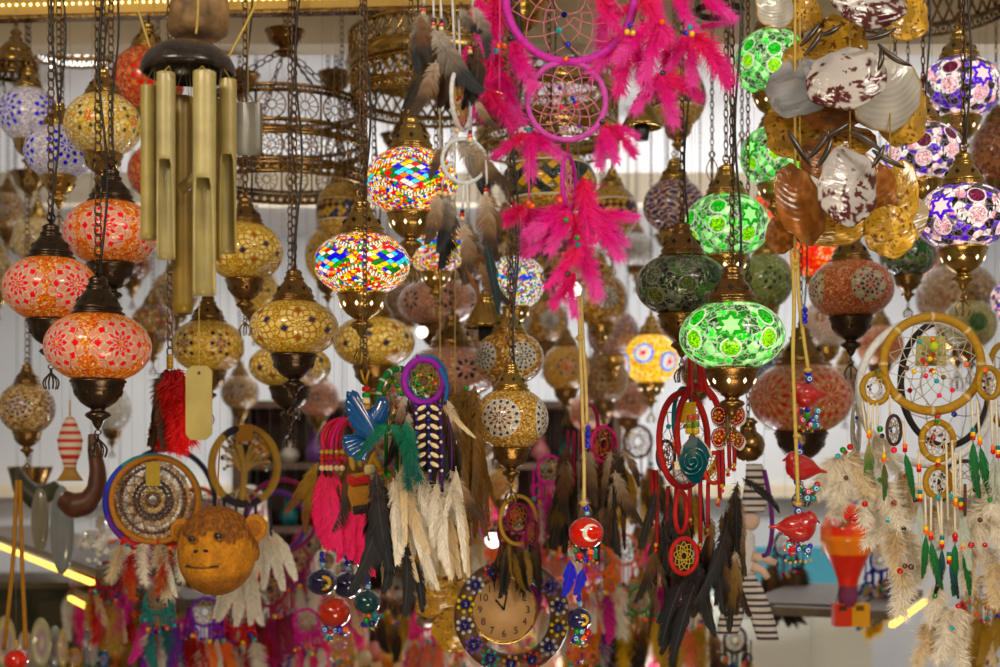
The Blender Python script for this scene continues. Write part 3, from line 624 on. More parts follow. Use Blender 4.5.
BK = dict(capm=M_brassd, group='dim lamps deep in the shop')
LAMPS += [
 (468, 262, 50, 40, 'darkmulti', 'dim multicoloured lamp deep behind the grey feathers', dict(d=4.6, **BK)),
 (552, 252, 54, 44, 'check', 'dim checked lamp deep below the black and gold one', dict(d=4.8, **BK)),
 (583, 262, 40, 38, 'goldblue', 'dim brown lamp deep behind the pink feather cluster', dict(d=5.1, **BK)),
 (545, 322, 48, 42, 'whitemed2', 'dim lamp with pale rosettes beside the lit white one', dict(d=4.7, **BK)),
 (405, 300, 46, 40, 'beigebrown', 'dim brown lamp under the two rainbow lamps', dict(d=4.9, **BK)),
 (478, 330, 44, 38, 'goldblue', 'dim brown lamp behind the bulb socket bell', dict(d=4.5, **BK)),
 (636, 250, 36, 34, 'clear', 'dim glassy lamp beside the violet swirl lamp', dict(d=5.1, **BK)),
 (176, 292, 46, 40, 'goldblue', 'dim brown lamp seen through the gap under the bamboo tubes', dict(d=4.8, **BK)),
 (132, 262, 40, 36, 'copper', 'dim copper lamp between the orange trio and the bamboo', dict(d=4.9, **BK)),
 (8, 212, 40, 38, 'goldblue', 'dim brown lamp at the frame edge above the half cut one', dict(d=4.7, **BK)),
 (700, 372, 40, 36, 'copper', 'dim copper lamp behind the tops of the red hoops', dict(d=4.8, **BK)),
 (628, 400, 44, 38, 'pinkblack', 'dim pink and black lamp under the lit yellow one', dict(d=4.9, **BK)),
 (880, 345, 46, 40, 'salmonred', 'dim salmon lamp under the rosette lamp below the shells', dict(d=4.7, **BK)),
 (845, 382, 40, 36, 'goldblue', 'dim brown lamp beside the large dull salmon one', dict(d=5.1, **BK)),
 (938, 262, 40, 38, 'salmonred', 'dim salmon lamp beside the tulip pendant of the purple lamp', dict(d=5.2, **BK)),
 (505, 238, 46, 38, 'check', 'dim checked lamp above the lit white lamp', dict(d=4.9, **BK)),
 (388, 385, 46, 36, 'beigebrown', 'dim brown lamp behind the blue dove', dict(d=4.9, **BK)),
 (318, 398, 42, 36, 'pinkblack', 'dim pink lamp low behind the amber lamps', dict(d=5.0, **BK)),
 (240, 392, 38, 34, 'goldblue', 'dim brown lamp low behind the wooden tag', dict(d=5.0, **BK)),
 (590, 412, 42, 36, 'salmonmed', 'dim salmon lamp behind the jute cord of the crescent ball', dict(d=5.0, **BK)),
]
for (px, py, w_, h_, des, lab, kw) in LAMPS: lamp(px, py, w_, h_, des, lab, **kw)
# ------------------------------------------------------------------ shared makers
M_dye = mat('dyed_cord', None, rough=.75, noise=.15, nscale=120, bump=.3, bscale=300)
M_bead = mat('glazed_bead', None, rough=.10, coat=.6)
M_feather = mat('feather_barbs', None, rough=.6, transl=.32, noise=.10, nscale=30)
M_clay = mat('glazed_clay', None, rough=.09, noise=.22, nscale=35, coat=.9, bump=.35, bscale=45)
M_wood = mat('carved_wood', None, rough=.45, noise=.35, nscale=25, bump=.3, bscale=60)
M_leather = mat('suede_wrap', None, rough=.7, noise=.2, nscale=150, bump=.5, bscale=260)
ORANGE, BLK, WHT, CREAM = (.85, .16, .01), (.012, .010, .010), (.80, .77, .70), (.72, .55, .32)
BLUE, TEAL, GRN, YEL, REDB, TURQ, PINKB = (.01, .03, .40), (.0, .16, .20), (.01, .22, .03), (.80, .55, .03), (.45, .01, .012), (.02, .35, .42), (.75, .02, .10)
TAN, JUTE, THONG = (.42, .24, .035), (.50, .37, .13), (.72, .66, .52)
_beads = {}
def bead_mesh(col, kind='round'):
    k = (col, kind)
    if k not in _beads:
        m = MB()
        if kind == 'round': m.ball((0, 0, 0), 1, 12, 8, col)
        elif kind == 'eye':
            m.ball((0, 0, 0), 1, 14, 10, col)
            for r, y, c in ((.55, -.84, (.75, .85, .9)), (.38, -.90, (.15, .45, .75)), (.2, -.96, (.01, .01, .02))): m.ball((0, y, 0), r, 12, 6, c, 0, 1, .18, 1)
        else: m.lathe([(.3, .9), (.9, .8), (1, .3), (1, -.3), (.9, -.8), (.3, -.9)], n=10, col=col)
        me = m.mesh('bead'); me.materials.append(M_bead); _beads[k] = me
    return _beads[k]
_fm = {}
def feather_mesh(kind, cols, var):
    key = (kind, tuple(cols), var)
    if key in _fm: return _fm[key]
    r = np.random.default_rng(len(kind)*131+var*17+3); m = MB()
    c0, c1, c2 = [np.array(c, float) for c in cols]                    # base fluff, vane, tip
    bx, by = r.uniform(-.26, .26), r.uniform(-.10, .10)
    def spine(s): return np.stack([bx*s**2, by*s**1.5, -s], -1)
    def colr(s): s = np.asarray(s)[..., None]; a = np.clip((s-.12)/.3, 0, 1); b = np.clip((s-.50)/.18, 0, 1); return (c0*(1-a)+c1*a)*(1-b)+c2*b
    s = np.linspace(0, .97, 12); m.tube(spine(s), .008*(1-s*.8)+.002, 4, col=np.clip(colr(s)*.8+.05, 0, 1))
    def strips(s0, side, L, ang, az, bw, curl, K, fl, jit):
        """rows of tapering barbs; every argument is an array over barbs"""
        n = len(s0); u = np.linspace(0, 1, K)[None]; p0 = spine(s0)
        a_ = ang[:, None]-curl[:, None]*u*.9                            # barbs sweep toward the tip as they go out
        st = L[:, None]/(K-1); lat = np.cumsum(np.sin(a_)*st, 1)-np.sin(a_[:, :1])*st; dn = np.cumsum(np.cos(a_)*st, 1)-np.cos(a_[:, :1])*st
        X = p0[:, :1]+side[:, None]*lat*np.cos(az)[:, None]; Y = p0[:, 1:2]+lat*np.sin(az)[:, None]; Z = p0[:, 2:]-dn
        pts = np.stack([X, Y, Z], -1)+r.normal(0, 1, (n, K, 3))*jit*u[..., None]
        d = np.gradient(pts, axis=1); nr = np.stack([-d[..., 2], d[..., 1]*0, d[..., 0]], -1); nr /= np.linalg.norm(nr, axis=-1, keepdims=True)+1e-9
        w_ = (bw*(1-u*.85))[..., None] if not fl else (bw*(1-u*.9))[..., None]
        V = np.stack([pts-nr*w_/2, pts+nr*w_/2], 2).reshape(n, 2*K, 3)
        cc = colr(np.clip(s0[:, None]+dn*.6, 0, 1))*r.uniform(.78, 1.14, (n, 1, 1)); cc = np.repeat(cc, 2, 1)
        q = np.array([(2*t, 2*t+1, 2*t+3, 2*t+2) for t in range(K-1)]); Q = (q[None]+(np.arange(n)*2*K)[:, None, None]).reshape(-1, 4)
        m.add(V.reshape(-1, 3), Q, None, cc.reshape(-1, 3))
    if kind in ('plume', 'leaf', 'wisp'):
        N = {'plume': 120, 'leaf': 110, 'wisp': 60}[kind]; W = {'plume': .105, 'leaf': .080, 'wisp': .060}[kind]
        s0 = np.tile(np.linspace(.06, .985, N), 2); side = np.repeat([-1., 1.], N)
        wd = W*np.minimum(1, s0/.22)**.7*np.maximum(.03, 1-s0)**.45*1.25*(1+.10*np.sin(s0*23+var)*(side > 0))
        fl = s0 < .22
        ang = np.where(fl & (kind != 'leaf'), r.normal(1.0, .2, 2*N), r.normal(.60, .03, 2*N)); L = wd/np.maximum(.35, np.sin(ang-.12))*r.uniform(.93, 1.03, 2*N)
        L = np.where(r.random(2*N) < (.06 if kind != 'leaf' else .02), L*.55, L); L = np.where((np.sin(s0*37+var*2) > .985), L*.4, L)
        strips(s0, side, L, ang, r.normal(0, .12, 2*N), .019, np.full(2*N, .30), 4, False, .003)
        if kind != 'leaf':                                              # downy base
            n = 70; s1 = r.uniform(.02, .30, n); sd = np.sign(r.normal(size=n)); strips(s1, sd, r.uniform(.06, .15, n), r.uniform(.7, 1.5, n), r.normal(0, .8, n), .010, r.uniform(0, .8, n), 5, True, .008)
    else:
        big = kind == 'maribou'; N = 460 if big else 360
        s0 = r.uniform(.02, .93, N); side = np.sign(r.normal(size=N)); W = .46 if big else .38
        L = W*r.uniform(.45, 1.05, N)*np.minimum(1, s0/.10+.45)*(1-.35*s0); ang = r.uniform(.45, 1.45, N)
        strips(s0, side, L, ang, r.normal(0, .55, N), np.full(N, .021)[:, None]*1.0, r.uniform(-.1, .8, N), 6, True, .010)
        n = 150; s1 = np.tile(np.linspace(.03, .95, n//2), 2); sd = np.repeat([-1., 1.], n//2)       # dense inner vane
        strips(s1, sd, (.17 if big else .14)*np.minimum(1, s1/.1+.4)*(1-.4*s1)*r.uniform(.8, 1.1, n), r.normal(.62, .08, n), r.normal(0, .2, n), np.full(n, .030)[:, None], np.full(n, .4), 4, True, .004)
    me = m.mesh('feather'); me.materials.append(M_feather); _fm[key] = me
    return me
HOT = [(.92, .02, .28), (.95, .05, .42), (.97, .14, .55)]; HOTR = [(.88, .012, .14), (.92, .03, .28), (.95, .08, .40)]
GREY = [(.58, .53, .48), (.20, .16, .13), (.012, .013, .018)]; GREYB = [(.62, .52, .42), (.26, .16, .09), (.06, .03, .015)]
BROWN = [(.30, .19, .10), (.14, .06, .02), (.03, .015, .01)]; DKBR = [(.12, .07, .035), (.035, .018, .01), (.012, .009, .010)]; OLIV = [(.30, .20, .07), (.16, .09, .02), (.02, .014, .008)]
WHI = [(.74, .66, .54), (.88, .84, .76), (.92, .88, .80)]; CRM = [(.60, .47, .30), (.74, .60, .40), (.82, .70, .50)]; CRML = [(.86, .78, .66), (.94, .88, .78), (.95, .90, .80)]
GREENF = [(.01, .20, .06), (.005, .17, .04), (.003, .12, .03)]; TEALF = [(.02, .10, .10), (.0, .06, .07), (.005, .02, .03)]; BLKF = [(.03, .02, .02), (.015, .012, .014), (.01, .01, .012)]
PALE = [(.55, .60, .55), (.60, .66, .60), (.6, .66, .6)]; TEAG = [(.01, .25, .15), (.0, .20, .13), (.0, .14, .12)]
KEEP = {(.50, .37, .13), (.66, .66, .70), (.50, .05, .38)}
class Hang:
    """a hanging thing whose pieces are given at photo positions on its own distance"""
    def __init__(s, name, label, cat, px, py, d, group=None):
        s.o = P(px, py, d); s.d = d; s.t = thing(name, label, cat, s.o, group); s.k = d/F; s.nf = 0
    def p(s, px, py, dd=0.0): return P(px, py, s.d+dd)-s.o
    def hoop(s, px, py, rx, rz, r, col, web=None, wcol=(.7, .6, .5), n=10, beads=0, bcols=(), dd=0., ry=.35, name='hoop', wr=.55, seams=8, wraps=None, layers=4):
        c = s.p(px, py, dd); k = s.k; rx, rz, r = rx*k, rz*k, r*k
        a = np.linspace(0, 2*pi, 120, endpoint=False); dep = math.sqrt(max(0, max(rx, rz)**2-rx*rx))
        pts = np.stack([rx*np.cos(a), dep*np.cos(a), rz*np.sin(a)], -1)
        rr = r*(1+.07*np.sin(a*60)); m = MB()
        cols = np.tile(np.array(col, float), (120, 1)) if np.ndim(col) == 1 else np.array(col)[((a/2/pi*len(col)).astype(int)) % len(col)].astype(float)
        if wraps:
            for q in range(120):
                if q % (120//seams) == 0: cols[q] = wraps; rr[q] *= 1.12
        m.tube(pts, rr, 8, cols, closed=True); m.build(name, M_leather, s.t, c)
        if web:
            m = MB(); th = wr*k; rows = [np.stack([(rx-r)*np.cos(b), dep*np.cos(b)*(1-r/max(rx, rz)), (rz-r)*np.sin(b)], -1) for b in [np.linspace(0, 2*pi, n, endpoint=False)+.2]]
            f = .80
            for L in range(layers):
                cur = rows[-1]; nx = (cur+np.roll(cur, -1, 0))/2*f; f -= .02
                nx = nx+rng.normal(0, .012*max(rx, rz), nx.shape)*[1, .2, 1]; rows.append(nx)
                for i in range(n):
                    m.tube([cur[i], nx[i]], th, 4, wcol); m.tube([cur[(i+1) % n], nx[i]], th, 4, wcol)
            m.torus((0, 0, 0), np.linalg.norm(rows[-1][0])*.9, th, 'y', 16, 4, wcol, sx=rx/max(rx, rz), sz=rz/max(rx, rz))
            m.build('web', M_dye, s.t, c)
            for q in range(beads):
                L = rng.integers(1, layers+1); i = rng.integers(0, n); b_ = rows[L][i]
                s.bead_at(c+b_+[0, -th, 0], bcols[q % len(bcols)], .035*max(rx, rz)+.9*k)
        return c
    def bead_at(s, loc, col, r, kind='round'):
        o = put('bead', bead_mesh(col, kind), s.t, loc, None, r); return o
    def bead(s, px, py, rpx, col, kind='round', dd=0., sz=None):
        return s.bead_at(s.p(px, py, dd), col, rpx*s.k if sz is None else (rpx*s.k, rpx*s.k, sz*s.k), kind)
    def cord(s, pts, rpx, col, name='cord', dd=0., n=5, mt=None, smooth=True):
        q = np.array([s.p(*p[:2], dd+(p[2] if len(p) > 2 else 0)) for p in pts])
        if smooth and len(q) > 2:
            t = np.linspace(0, len(q)-1, len(q)*6); out = []
            for x in t:
                i = min(int(x), len(q)-2); f = x-i; a, b = q[i], q[i+1]; pa = q[max(i-1, 0)]; nb = q[min(i+2, len(q)-1)]
                out.append(.5*((2*a)+(-pa+b)*f+(2*pa-5*a+4*b-nb)*f*f+(-pa+3*a-3*b+nb)*f**3))
            q = np.array(out)
        m = MB(); m.tube(q, rpx*s.k, n, col); return m.build(name, mt or M_dye, s.t)
    def fe(s, px, py, L, tilt, kind, cols, dd=0., twist=None, w=1.0, cap=None, capr=2.2, name='feather'):
        """feather hung from (px, py), L pixels long, tilt degrees (+ swings to the right)"""
        s.nf += 1; var = int(rng.integers(0, 5)); me = feather_mesh(kind, tuple(map(tuple, cols)), var)
        tw = rng.uniform(-.5, .5) if twist is None else twist; k = s.k*L
        o = put(name, me, s.t, s.p(px, py, dd), (rng.uniform(-.12, .12), -R_(tilt), tw), (k*w*(1 if rng.random() < .5 else -1), k, k))
        if cap is not None:
            for i, cc in enumerate(cap if isinstance(cap, list) else [cap]): s.bead(px, py-capr*1.5*i, capr, cc, 'tube', dd-.001)
        return o
    def plateobj(s, name, pts, thick, col, mt, dd=0., mi=0):
        m = MB(); q = np.array([s.p(*p, dd) for p in pts]); c = q.mean(0); m.plate(q[:, [0, 2]]-c[[0, 2]], thick, col); return m.build(name, mt, s.t, c, smooth=False)
    def chain(s, px, py, px1=None, py1=None, dd=0., name='chain', ln=.018, wd=.010, rr=.0015, up=False):
        a = s.p(px, py, dd)
        if up: b = a.copy(); b[2] = CEIL-s.o[2]
        else: b = s.p(px1, py1, dd)
        m = MB(); link_chain(m, a, b, ln, wd, rr); return m.build(name, M_chain, s.t)
    def string_up(s, px, py, rpx, col, dd=0., name='cord', px1=None):
        a = s.p(px, py, dd); b = a.copy(); b[2] = CEIL-s.o[2]
        if tuple(col) not in KEEP: rpx = .16; col = (.22, .20, .18); name = 'nylon_thread'
        if px1 is not None: b[0] = (px1-px)*s.k+a[0]
        m = MB(); m.tube([a, a*.5+b*.5, b], rpx*s.k, 5, col); return m.build(name, M_dye, s.t)

# ------------------------------------------------------------------ pierced brass chandeliers
def rosette(m, th0, zc, R, rad, bend, r):
    """wheel of twelve spokes wrapped on a cylinder of radius R"""
    def W(u, v): a = th0+u/R; return np.stack([R*np.sin(a), -R*np.cos(a), zc+v], -1)
    a = np.linspace(0, 2*pi, 20, endpoint=False)
    m.tube(W(rad*np.cos(a), rad*np.sin(a)), r*1.3, 4, closed=True); m.tube(W(rad*.32*np.cos(a), rad*.32*np.sin(a)), r, 4, closed=True)
    for i in range(12):
        b = i*pi/6; q = np.array([.30, 1.0])*rad; m.tube(W(q*cos(b), q*sin(b)), r*.8, 3)
def ringband(R, z0, z1, kind, n, mt, parent, name):
    m = MB()
    for z in (z0, z1):
        m.lathe([(R-.003, z-.004), (R+.004, z-.004), (R+.006, z), (R+.004, z+.004), (R-.003, z+.004), (R-.003, z-.004)], n=72)
    m.build('rim', mt, parent)
    m = MB(); h = z1-z0
    for i in range(n):
        a = i*2*pi/n
        if kind == 'rosette':
            rosette(m, a, (z0+z1)/2, R, min(h/2, pi*R/n)*.93, 0, .0016)
            b = a+pi/n; m.tube([(R*sin(b), -R*cos(b), z0), (R*sin(b), -R*cos(b), z1)], .0026, 4)
        elif kind == 'lattice':
            st = 2*pi/n
            for sg in (-1, 1):
                t = np.linspace(0, 1, 4); aa = a+sg*st*t; m.tube(np.stack([R*np.sin(aa), -R*np.cos(aa), z0+h*t], -1), .0034, 4)
        elif kind == 'holes':
            t = np.linspace(0, 2*pi, 8, endpoint=False); q = h*.42
            m.tube(np.stack([R*np.sin(a+q*np.cos(t)/R), -R*np.cos(a+q*np.cos(t)/R), (z0+z1)/2+q*np.sin(t)], -1), .0022, 4, closed=True)
        elif kind == 'fringe':
            t = np.linspace(0, pi, 7); q = pi*R/n*.9
            aa = a+q*np.cos(t)/R; m.tube(np.stack([R*np.sin(aa), -R*np.cos(aa), z1-h*np.sin(t)], -1), .0022, 4)
            m.ball((R*sin(a), -R*cos(a), z1-h*.45), h*.22, 6, 4)
    m.build(name, mt, parent)
def solidband(R, z0, z1, mt, parent, bulge=.012):
    m = MB(); h = z1-z0
    m.lathe([(R-.004, z0), (R, z0), (R+bulge*.4, z0+h*.1), (R+bulge*.4, z0+h*.2), (R+bulge, z0+h*.5), (R+bulge*.4, z0+h*.8), (R+bulge*.4, z0+h*.9), (R, z1), (R-.004, z1), (R-.004, z0)], n=72)
    m.build('band', mt, parent)
def chandelier(px, py, d, Rpx, tiers, label, mt=M_brassd, hub=None, hooks=3, rot=.4, ext=None):
    o = P(px, py, d); k = d/F; t = thing('pierced_chandelier', label, 'chandelier', o, 'pierced brass chandeliers'); R = Rpx*k
    for (kind, a, b, n, rr) in tiers:
        z0, z1 = (py-b)*k, (py-a)*k
        if kind == 'solid': solidband(R*rr, z0, z1, mt, t)
        else: ringband(R*rr, z0, z1, kind, n, mt, t, {'rosette': 'rosette_band', 'lattice': 'lattice_band', 'holes': 'pierced_band', 'fringe': 'fringe'}[kind])
    top = (py-tiers[0][1])*k; hz = (py-hub)*k if hub is not None else CEIL-o[2]-.02
    for i in range(hooks):
        a = rot+i*2*pi/hooks; m = MB(); link_chain(m, (R*sin(a), -R*cos(a), top), (.012*sin(a), -.012*cos(a), hz), .030, .013, .002); m.build('chain', M_chain, t)
    if hub is not None:
        m = MB(); q = .050*d/3.4
        m.lathe([(.001, -.30), (.15, -.28), (.30, -.2), (.28, -.12), (.55, -.06), (.55, .0), (.3, .05), (.18, .12), (.30, .18), (.36, .3), (.70, .42), (.90, .62), (.98, .85), (1.0, 1.0), (1.10, 1.03), (1.10, 1.10), (.95, 1.12), (.3, 1.14), (.15, 1.25), (.001, 1.26)], (0, 0, hz), 32, q*.92); m.build('ceiling_cup', mt, t)
        m = MB(); link_chain(m, (0, 0, hz+q*1.16), (0, 0, CEIL-o[2]), .022, .011, .0016); m.build('suspension_chain', M_chain, t)
    return t
chandelier(285, 150, 3.5, 80, [('holes', 106, 111, 60, 1.0), ('rosette', 111, 139, 16, 1.0), ('holes', 139, 148, 50, 1.02), ('rosette', 151, 176, 16, 1.02), ('lattice', 180, 188, 60, 1.02)],
           'two-tier pierced brass ring of wheel rosettes hung from a brass cup by three chains', hub=52, hooks=4, rot=.5, mt=M_brassd)
chandelier(436, 80, 3.45, 86, [('lattice', 38, 60, 44, 1.0), ('solid', 60, 74, 0, 1.0), ('lattice', 76, 96, 40, .98), ('fringe', 98, 106, 44, .97)],
           'big brass ring with diamond lattice behind the white dreamcatcher and grey feathers', hub=None, hooks=5, mt=M_brass)
chandelier(548, 115, 3.85, 70, [('holes', 78, 88, 44, 1.0), ('solid', 88, 98, 0, 1.0), ('rosette', 100, 128, 16, 1.0), ('solid', 130, 140, 0, 1.0), ('fringe', 141, 150, 36, 1.0)],
           'brass openwork ring seen through the pink dreamcatcher', hub=30, hooks=4, mt=M_brass)
chandelier(70, 36, 3.95, 40, [('lattice', 20, 46, 26, 1.0), ('fringe', 48, 56, 26, 1.0)], 'small brass lattice ring under the gilded beam by the blue and white lamps', hooks=3, mt=M_brassd)
chandelier(930, 0, 3.3, 78, [('lattice', -30, 0, 40, 1.0), ('fringe', 2, 12, 40, 1.0)], 'brass ring with scalloped fringe above the purple lamps', hooks=3, mt=M_brassd)
chandelier(718, 14, 3.25, 22, [('solid', 8, 15, 0, 1.0)], 'small dark brass ring gathering the chains above the green lamps', hooks=3, mt=M_dark)
# small brass fittings
def fitting(name, label, cat, px, py, d, prof, s, mt=M_brass, group=None, extra=None):
    h = Hang(name, label, cat, px, py, d, group); m = MB(); m.lathe(prof, n=32, sc_=s*h.k); m.build('bowl', mt, h.t)
    return h
BELL = [(.9, -1.0), (1.02, -.98), (1.05, -.9), (.98, -.82), (.92, -.7), (.78, -.45), (.62, -.2), (.5, .05), (.40, .2), (.44, .26), (.44, .34), (.30, .42), (.22, .6), (.26, .66), (.14, .75), (.001, .78)]
for (px, py, d, lab, s) in ((642, 108, 3.0, 'brass bell shade with a black bulb socket below the pink feathers', 20), (486, 306, 3.0, 'brass bell shade with a black bulb socket above the gold mosaic lamps', 22), (410, 118, 3.6, 'brass bell cap above the rainbow lamp, no socket shown', 20)):
    h = fitting('brass_bell', lab, 'lamp shade', px, py, d, BELL, s, M_brass)
    m = MB(); m.lathe([(.001, -.75), (.36, -.76), (.40, -1.0), (.34, -1.45), (.30, -1.62), (.001, -1.62)], n=20, sc_=s*h.k); m.build('bulb_socket', mat('bakelite', (.012, .012, .013), rough=.35), h.t)
    h.chain(px, py-s*.78, up=True)
CUPP = [(.001, -1.0), (.12, -.98), (.2, -.9), (.14, -.82), (.3, -.72), (.62, -.45), (.85, -.1), (.95, .25), (1.08, .3), (1.08, .4), (.95, .42), (.3, .5), (.001, .52)]
for (px, py, d, s, lab, mt) in ((240, 82, 3.9, 19, 'dark brass cup hanging on a hook behind the bamboo tubes', M_brassd), (336, 80, 4.0, 17, 'small tilted brass cup on a hook above the big chandelier', M_brassd), (403, 2, 3.6, 14, 'dark brass cup at the top edge between two chandeliers', M_dark),
        (522, 12, 3.5, 26, 'shiny brass dome behind the pink hoop at the top', M_brass), (15, 240, 4.9, 14, 'brass cup with wire drop behind the orange lamps', M_brassd), (590, 20, 4.0, 20, 'brass cup high behind the pink feathers', M_brass),
        (30, 180, 4.2, 18, 'dark brass cup under the white and blue lamps', M_brassd), (395, 140, 4.3, 14, 'small brass cup behind the rainbow lamps', M_brassd), (795, 180, 4.4, 16, 'small brass cup behind the shells', M_brassd), (668, 240, 4.7, 13, 'tiny brass cup beside the violet swirl lamp', M_brassd)):
    h = fitting('brass_cup', lab, 'lamp fitting', px, py, d, CUPP, s, mt, 'brass cups among the lamps'); h.chain(px, py-s*.5, up=True)
    m = MB(); m.torus((0, 0, s*h.k*.62), s*h.k*.16, s*h.k*.05, 'y', 14, 5); m.build('hook', M_dark, h.t)
# pierced bell crown, top left
h = Hang('pierced_lantern', 'brass lantern crown with pierced rim and short chains at the frame edge', 'lantern', 16, 50, 3.5)
m = MB(); m.lathe([(1.0, -.75), (1.04, -.7), (1.0, -.5), (.85, -.3), (.8, -.2), (.84, -.15), (.7, .1), (.5, .3), (.3, .45), (.34, .55), (.2, .7), (.3, .85), (.2, 1.0), (.001, 1.05)], n=36, sc_=20*h.k); m.build('crown', M_brass, h.t)
ringband(20*h.k, -26*h.k, -15*h.k, 'lattice', 18, M_brassd, h.t, 'pierced_rim')
for i in range(8):
    a = i*pi/4+.2; m = MB(); link_chain(m, (20*h.k*sin(a), -20*h.k*cos(a), -26*h.k), (18*h.k*sin(a), -18*h.k*cos(a), -40*h.k), .018, .010, .0015); m.build('chain', M_chain, h.t)
h.chain(16, 30, up=True)
# hanging tulip pendants / loose chains
for (px, y0, y1, d, lab) in ((62, 8, 175, 3.3, 'loose brass chain with twisted wire ornament beside the blue and white lamps'), (712, 18, 170, 3.2, 'loose chain hanging above the topmost green lamp of the column'), (742, 20, 150, 3.3, 'loose chain hanging beside the column of green lamps'), (895, 0, 120, 3.1, 'loose chain with open ring behind the shells'), (340, 20, 175, 3.95, 'loose chain with iron hook inside the pierced chandelier')):
    h = Hang('hanging_chain', lab, 'chain', px, y1, d, 'loose chains'); h.chain(px, y1-6, px, y0) if False else h.chain(px, y1-6, up=True)
    m = MB()
    for q in range(4):
        a = q*pi/2; t = np.linspace(0, 1, 9); rr = .013*np.sin(t*pi); m.tube(np.stack([rr*np.cos(a), rr*np.sin(a), .03-.06*t], -1), .0016, 4)
    m.torus((0, 0, .036), .007, .0016, 'y', 12, 5); m.build('wire_drop', M_brassd, h.t)

# ------------------------------------------------------------------ bamboo wind chime
h = Hang('bamboo_wind_chime', 'bamboo wind chime with dark coconut dome, six tubes and a hanging wooden tag', 'wind chime', 188, 60, 2.02)
M_bam = mat('bamboo', None, rough=.38, noise=.22, nscale=22, bump=.15, bscale=50, coat=.2)
k = h.k; D = MB()
t = np.linspace(0, pi/2, 16); pr = np.stack([np.cos(t)**.9*47*k, np.sin(t)*30*k-12*k], -1); pr[-1, 0] = 1e-4
inn = pr[::-1]*[.93, 1]-[0, 3*k]; inn[0, 0] = 1e-4
D.lathe(np.vstack([inn, pr]), n=48); D.build('coconut_dome', mat('coconut', (.030, .024, .022), rough=.25, noise=.7, nscale=18, bump=.4, bscale=40, coat=.3), h.t)
h.cord([(196, 34), (198, 10), (199, -60)], 1.3, JUTE, 'hanging_cord'); h.string_up(199, -58, 1.3, JUTE, name='hanging_cord')
h.cord([(227, 60), (252, 12), (270, -28)], 1.2, JUTE, 'hanging_cord'); h.cord([(150, 48), (136, 2), (128, -30)], 1.2, JUTE, 'hanging_cord')
def scoop(px, w_, y0, y1, y2, dd, col, name='bamboo_tube', lean=0):
    """tube from y0 to y2 whose front is cut away below y1"""
    r = w_/2*k; n = 28; a = np.linspace(-pi, pi, n, endpoint=False)        # a=0 faces the camera
    m = MB(); rows = 22; ti = np.linspace(0, 1, rows)
    front = np.clip((1.35-np.abs(a))/.5, 0, 1)**.6 if y1 else np.zeros(n)
    end = (y2 if y2 else y1)*np.ones(n)
    if y1: end = y2-(y2-y1)*front
    z0 = (60-y0)*k
    ze = (60-end)*k
    out = []
    for T in ti: z = z0+(ze-z0)*T; rr = r*(1+.03*np.exp(-((T-.12)/.02)**2)); out.append(np.stack([rr*np.sin(a), -rr*np.cos(a), z], -1))
    for T in ti[::-1]: z = z0+(ze-z0)*T; rr = r*.78; out.append(np.stack([rr*np.sin(a), -rr*np.cos(a), z], -1))
    V = np.array(out); V = np.concatenate([V, V[:1]], 0)
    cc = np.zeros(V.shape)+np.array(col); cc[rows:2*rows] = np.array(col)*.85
    m.grid(V, True, cc); c = h.p(px, 60, dd); m.build(name, M_bam, h.t, c)
    m = MB(); m.tube([h.p(px, y0+7, dd)+[r*.9, -r*.5, 0], h.p(px+(188-px)*.15, 66, dd-.02), h.p(px, y0+7, dd)+[-r*.9, -r*.5, 0]], .0008, 4, JUTE); m.build('string', M_dye, h.t)
scoop(148.5, 15, 86, 0, 238, -.02, (.40, .33, .13)); scoop(166, 18, 73, 158, 254, -.05, (.42, .36, .19)); scoop(204.5, 22, 72, 176, 288, -.06, (.46, .40, .20)); scoop(228, 17, 80, 155, 252, -.01, (.40, .33, .15))
scoop(183, 20, 98, 0, 320, .05, (.20, .13, .03)); scoop(213, 15, 100, 185, 262, .03, (.24, .16, .04))
m = MB(); m.tube([h.p(180, 190, -.01), h.p(200, 175, -.01)], 6*k, 14, (.42, .33, .14)); m.build('striker', M_bam, h.t)
h.cord([(188, 55), (198, 200), (199, 372)], .5, JUTE, 'string')
tg = [(192, 366), (207, 366), (212, 371), (212, 434), (206, 440), (191, 440), (186, 434), (186, 371)]
h.plateobj('wooden_tag', tg, .005, (.36, .30, .13), M_bam, -.02); h.bead(199, 373, 1.6, (.02, .015, .01), dd=-.023)
# curved metal-grey plate beside
g = Hang('bamboo_sail', 'grey split bamboo plate hanging on a thread right of the coconut dome', 'wind chime sail', 248, 128, 2.3)
m = MB(); a = np.linspace(-1.1, 1.1, 16); z = np.linspace(0, 1, 14)
V = []
for q in z:
    w_ = 13.5*g.k*(1-.25*max(0, (q-.88)/.12)**2); V.append(np.stack([w_*np.sin(a)/sin(1.1), 8*g.k*(1-np.cos(a)), np.full(16, (26-53*q)*g.k)], -1))
V = np.array(V); B = V[:, ::-1]+[0, .002, 0]; m.grid(np.concatenate([V, B], 1), True, (.13, .125, .10)); m.build('plate', M_bam, g.t)
g.string_up(248, 104, .5, JUTE)
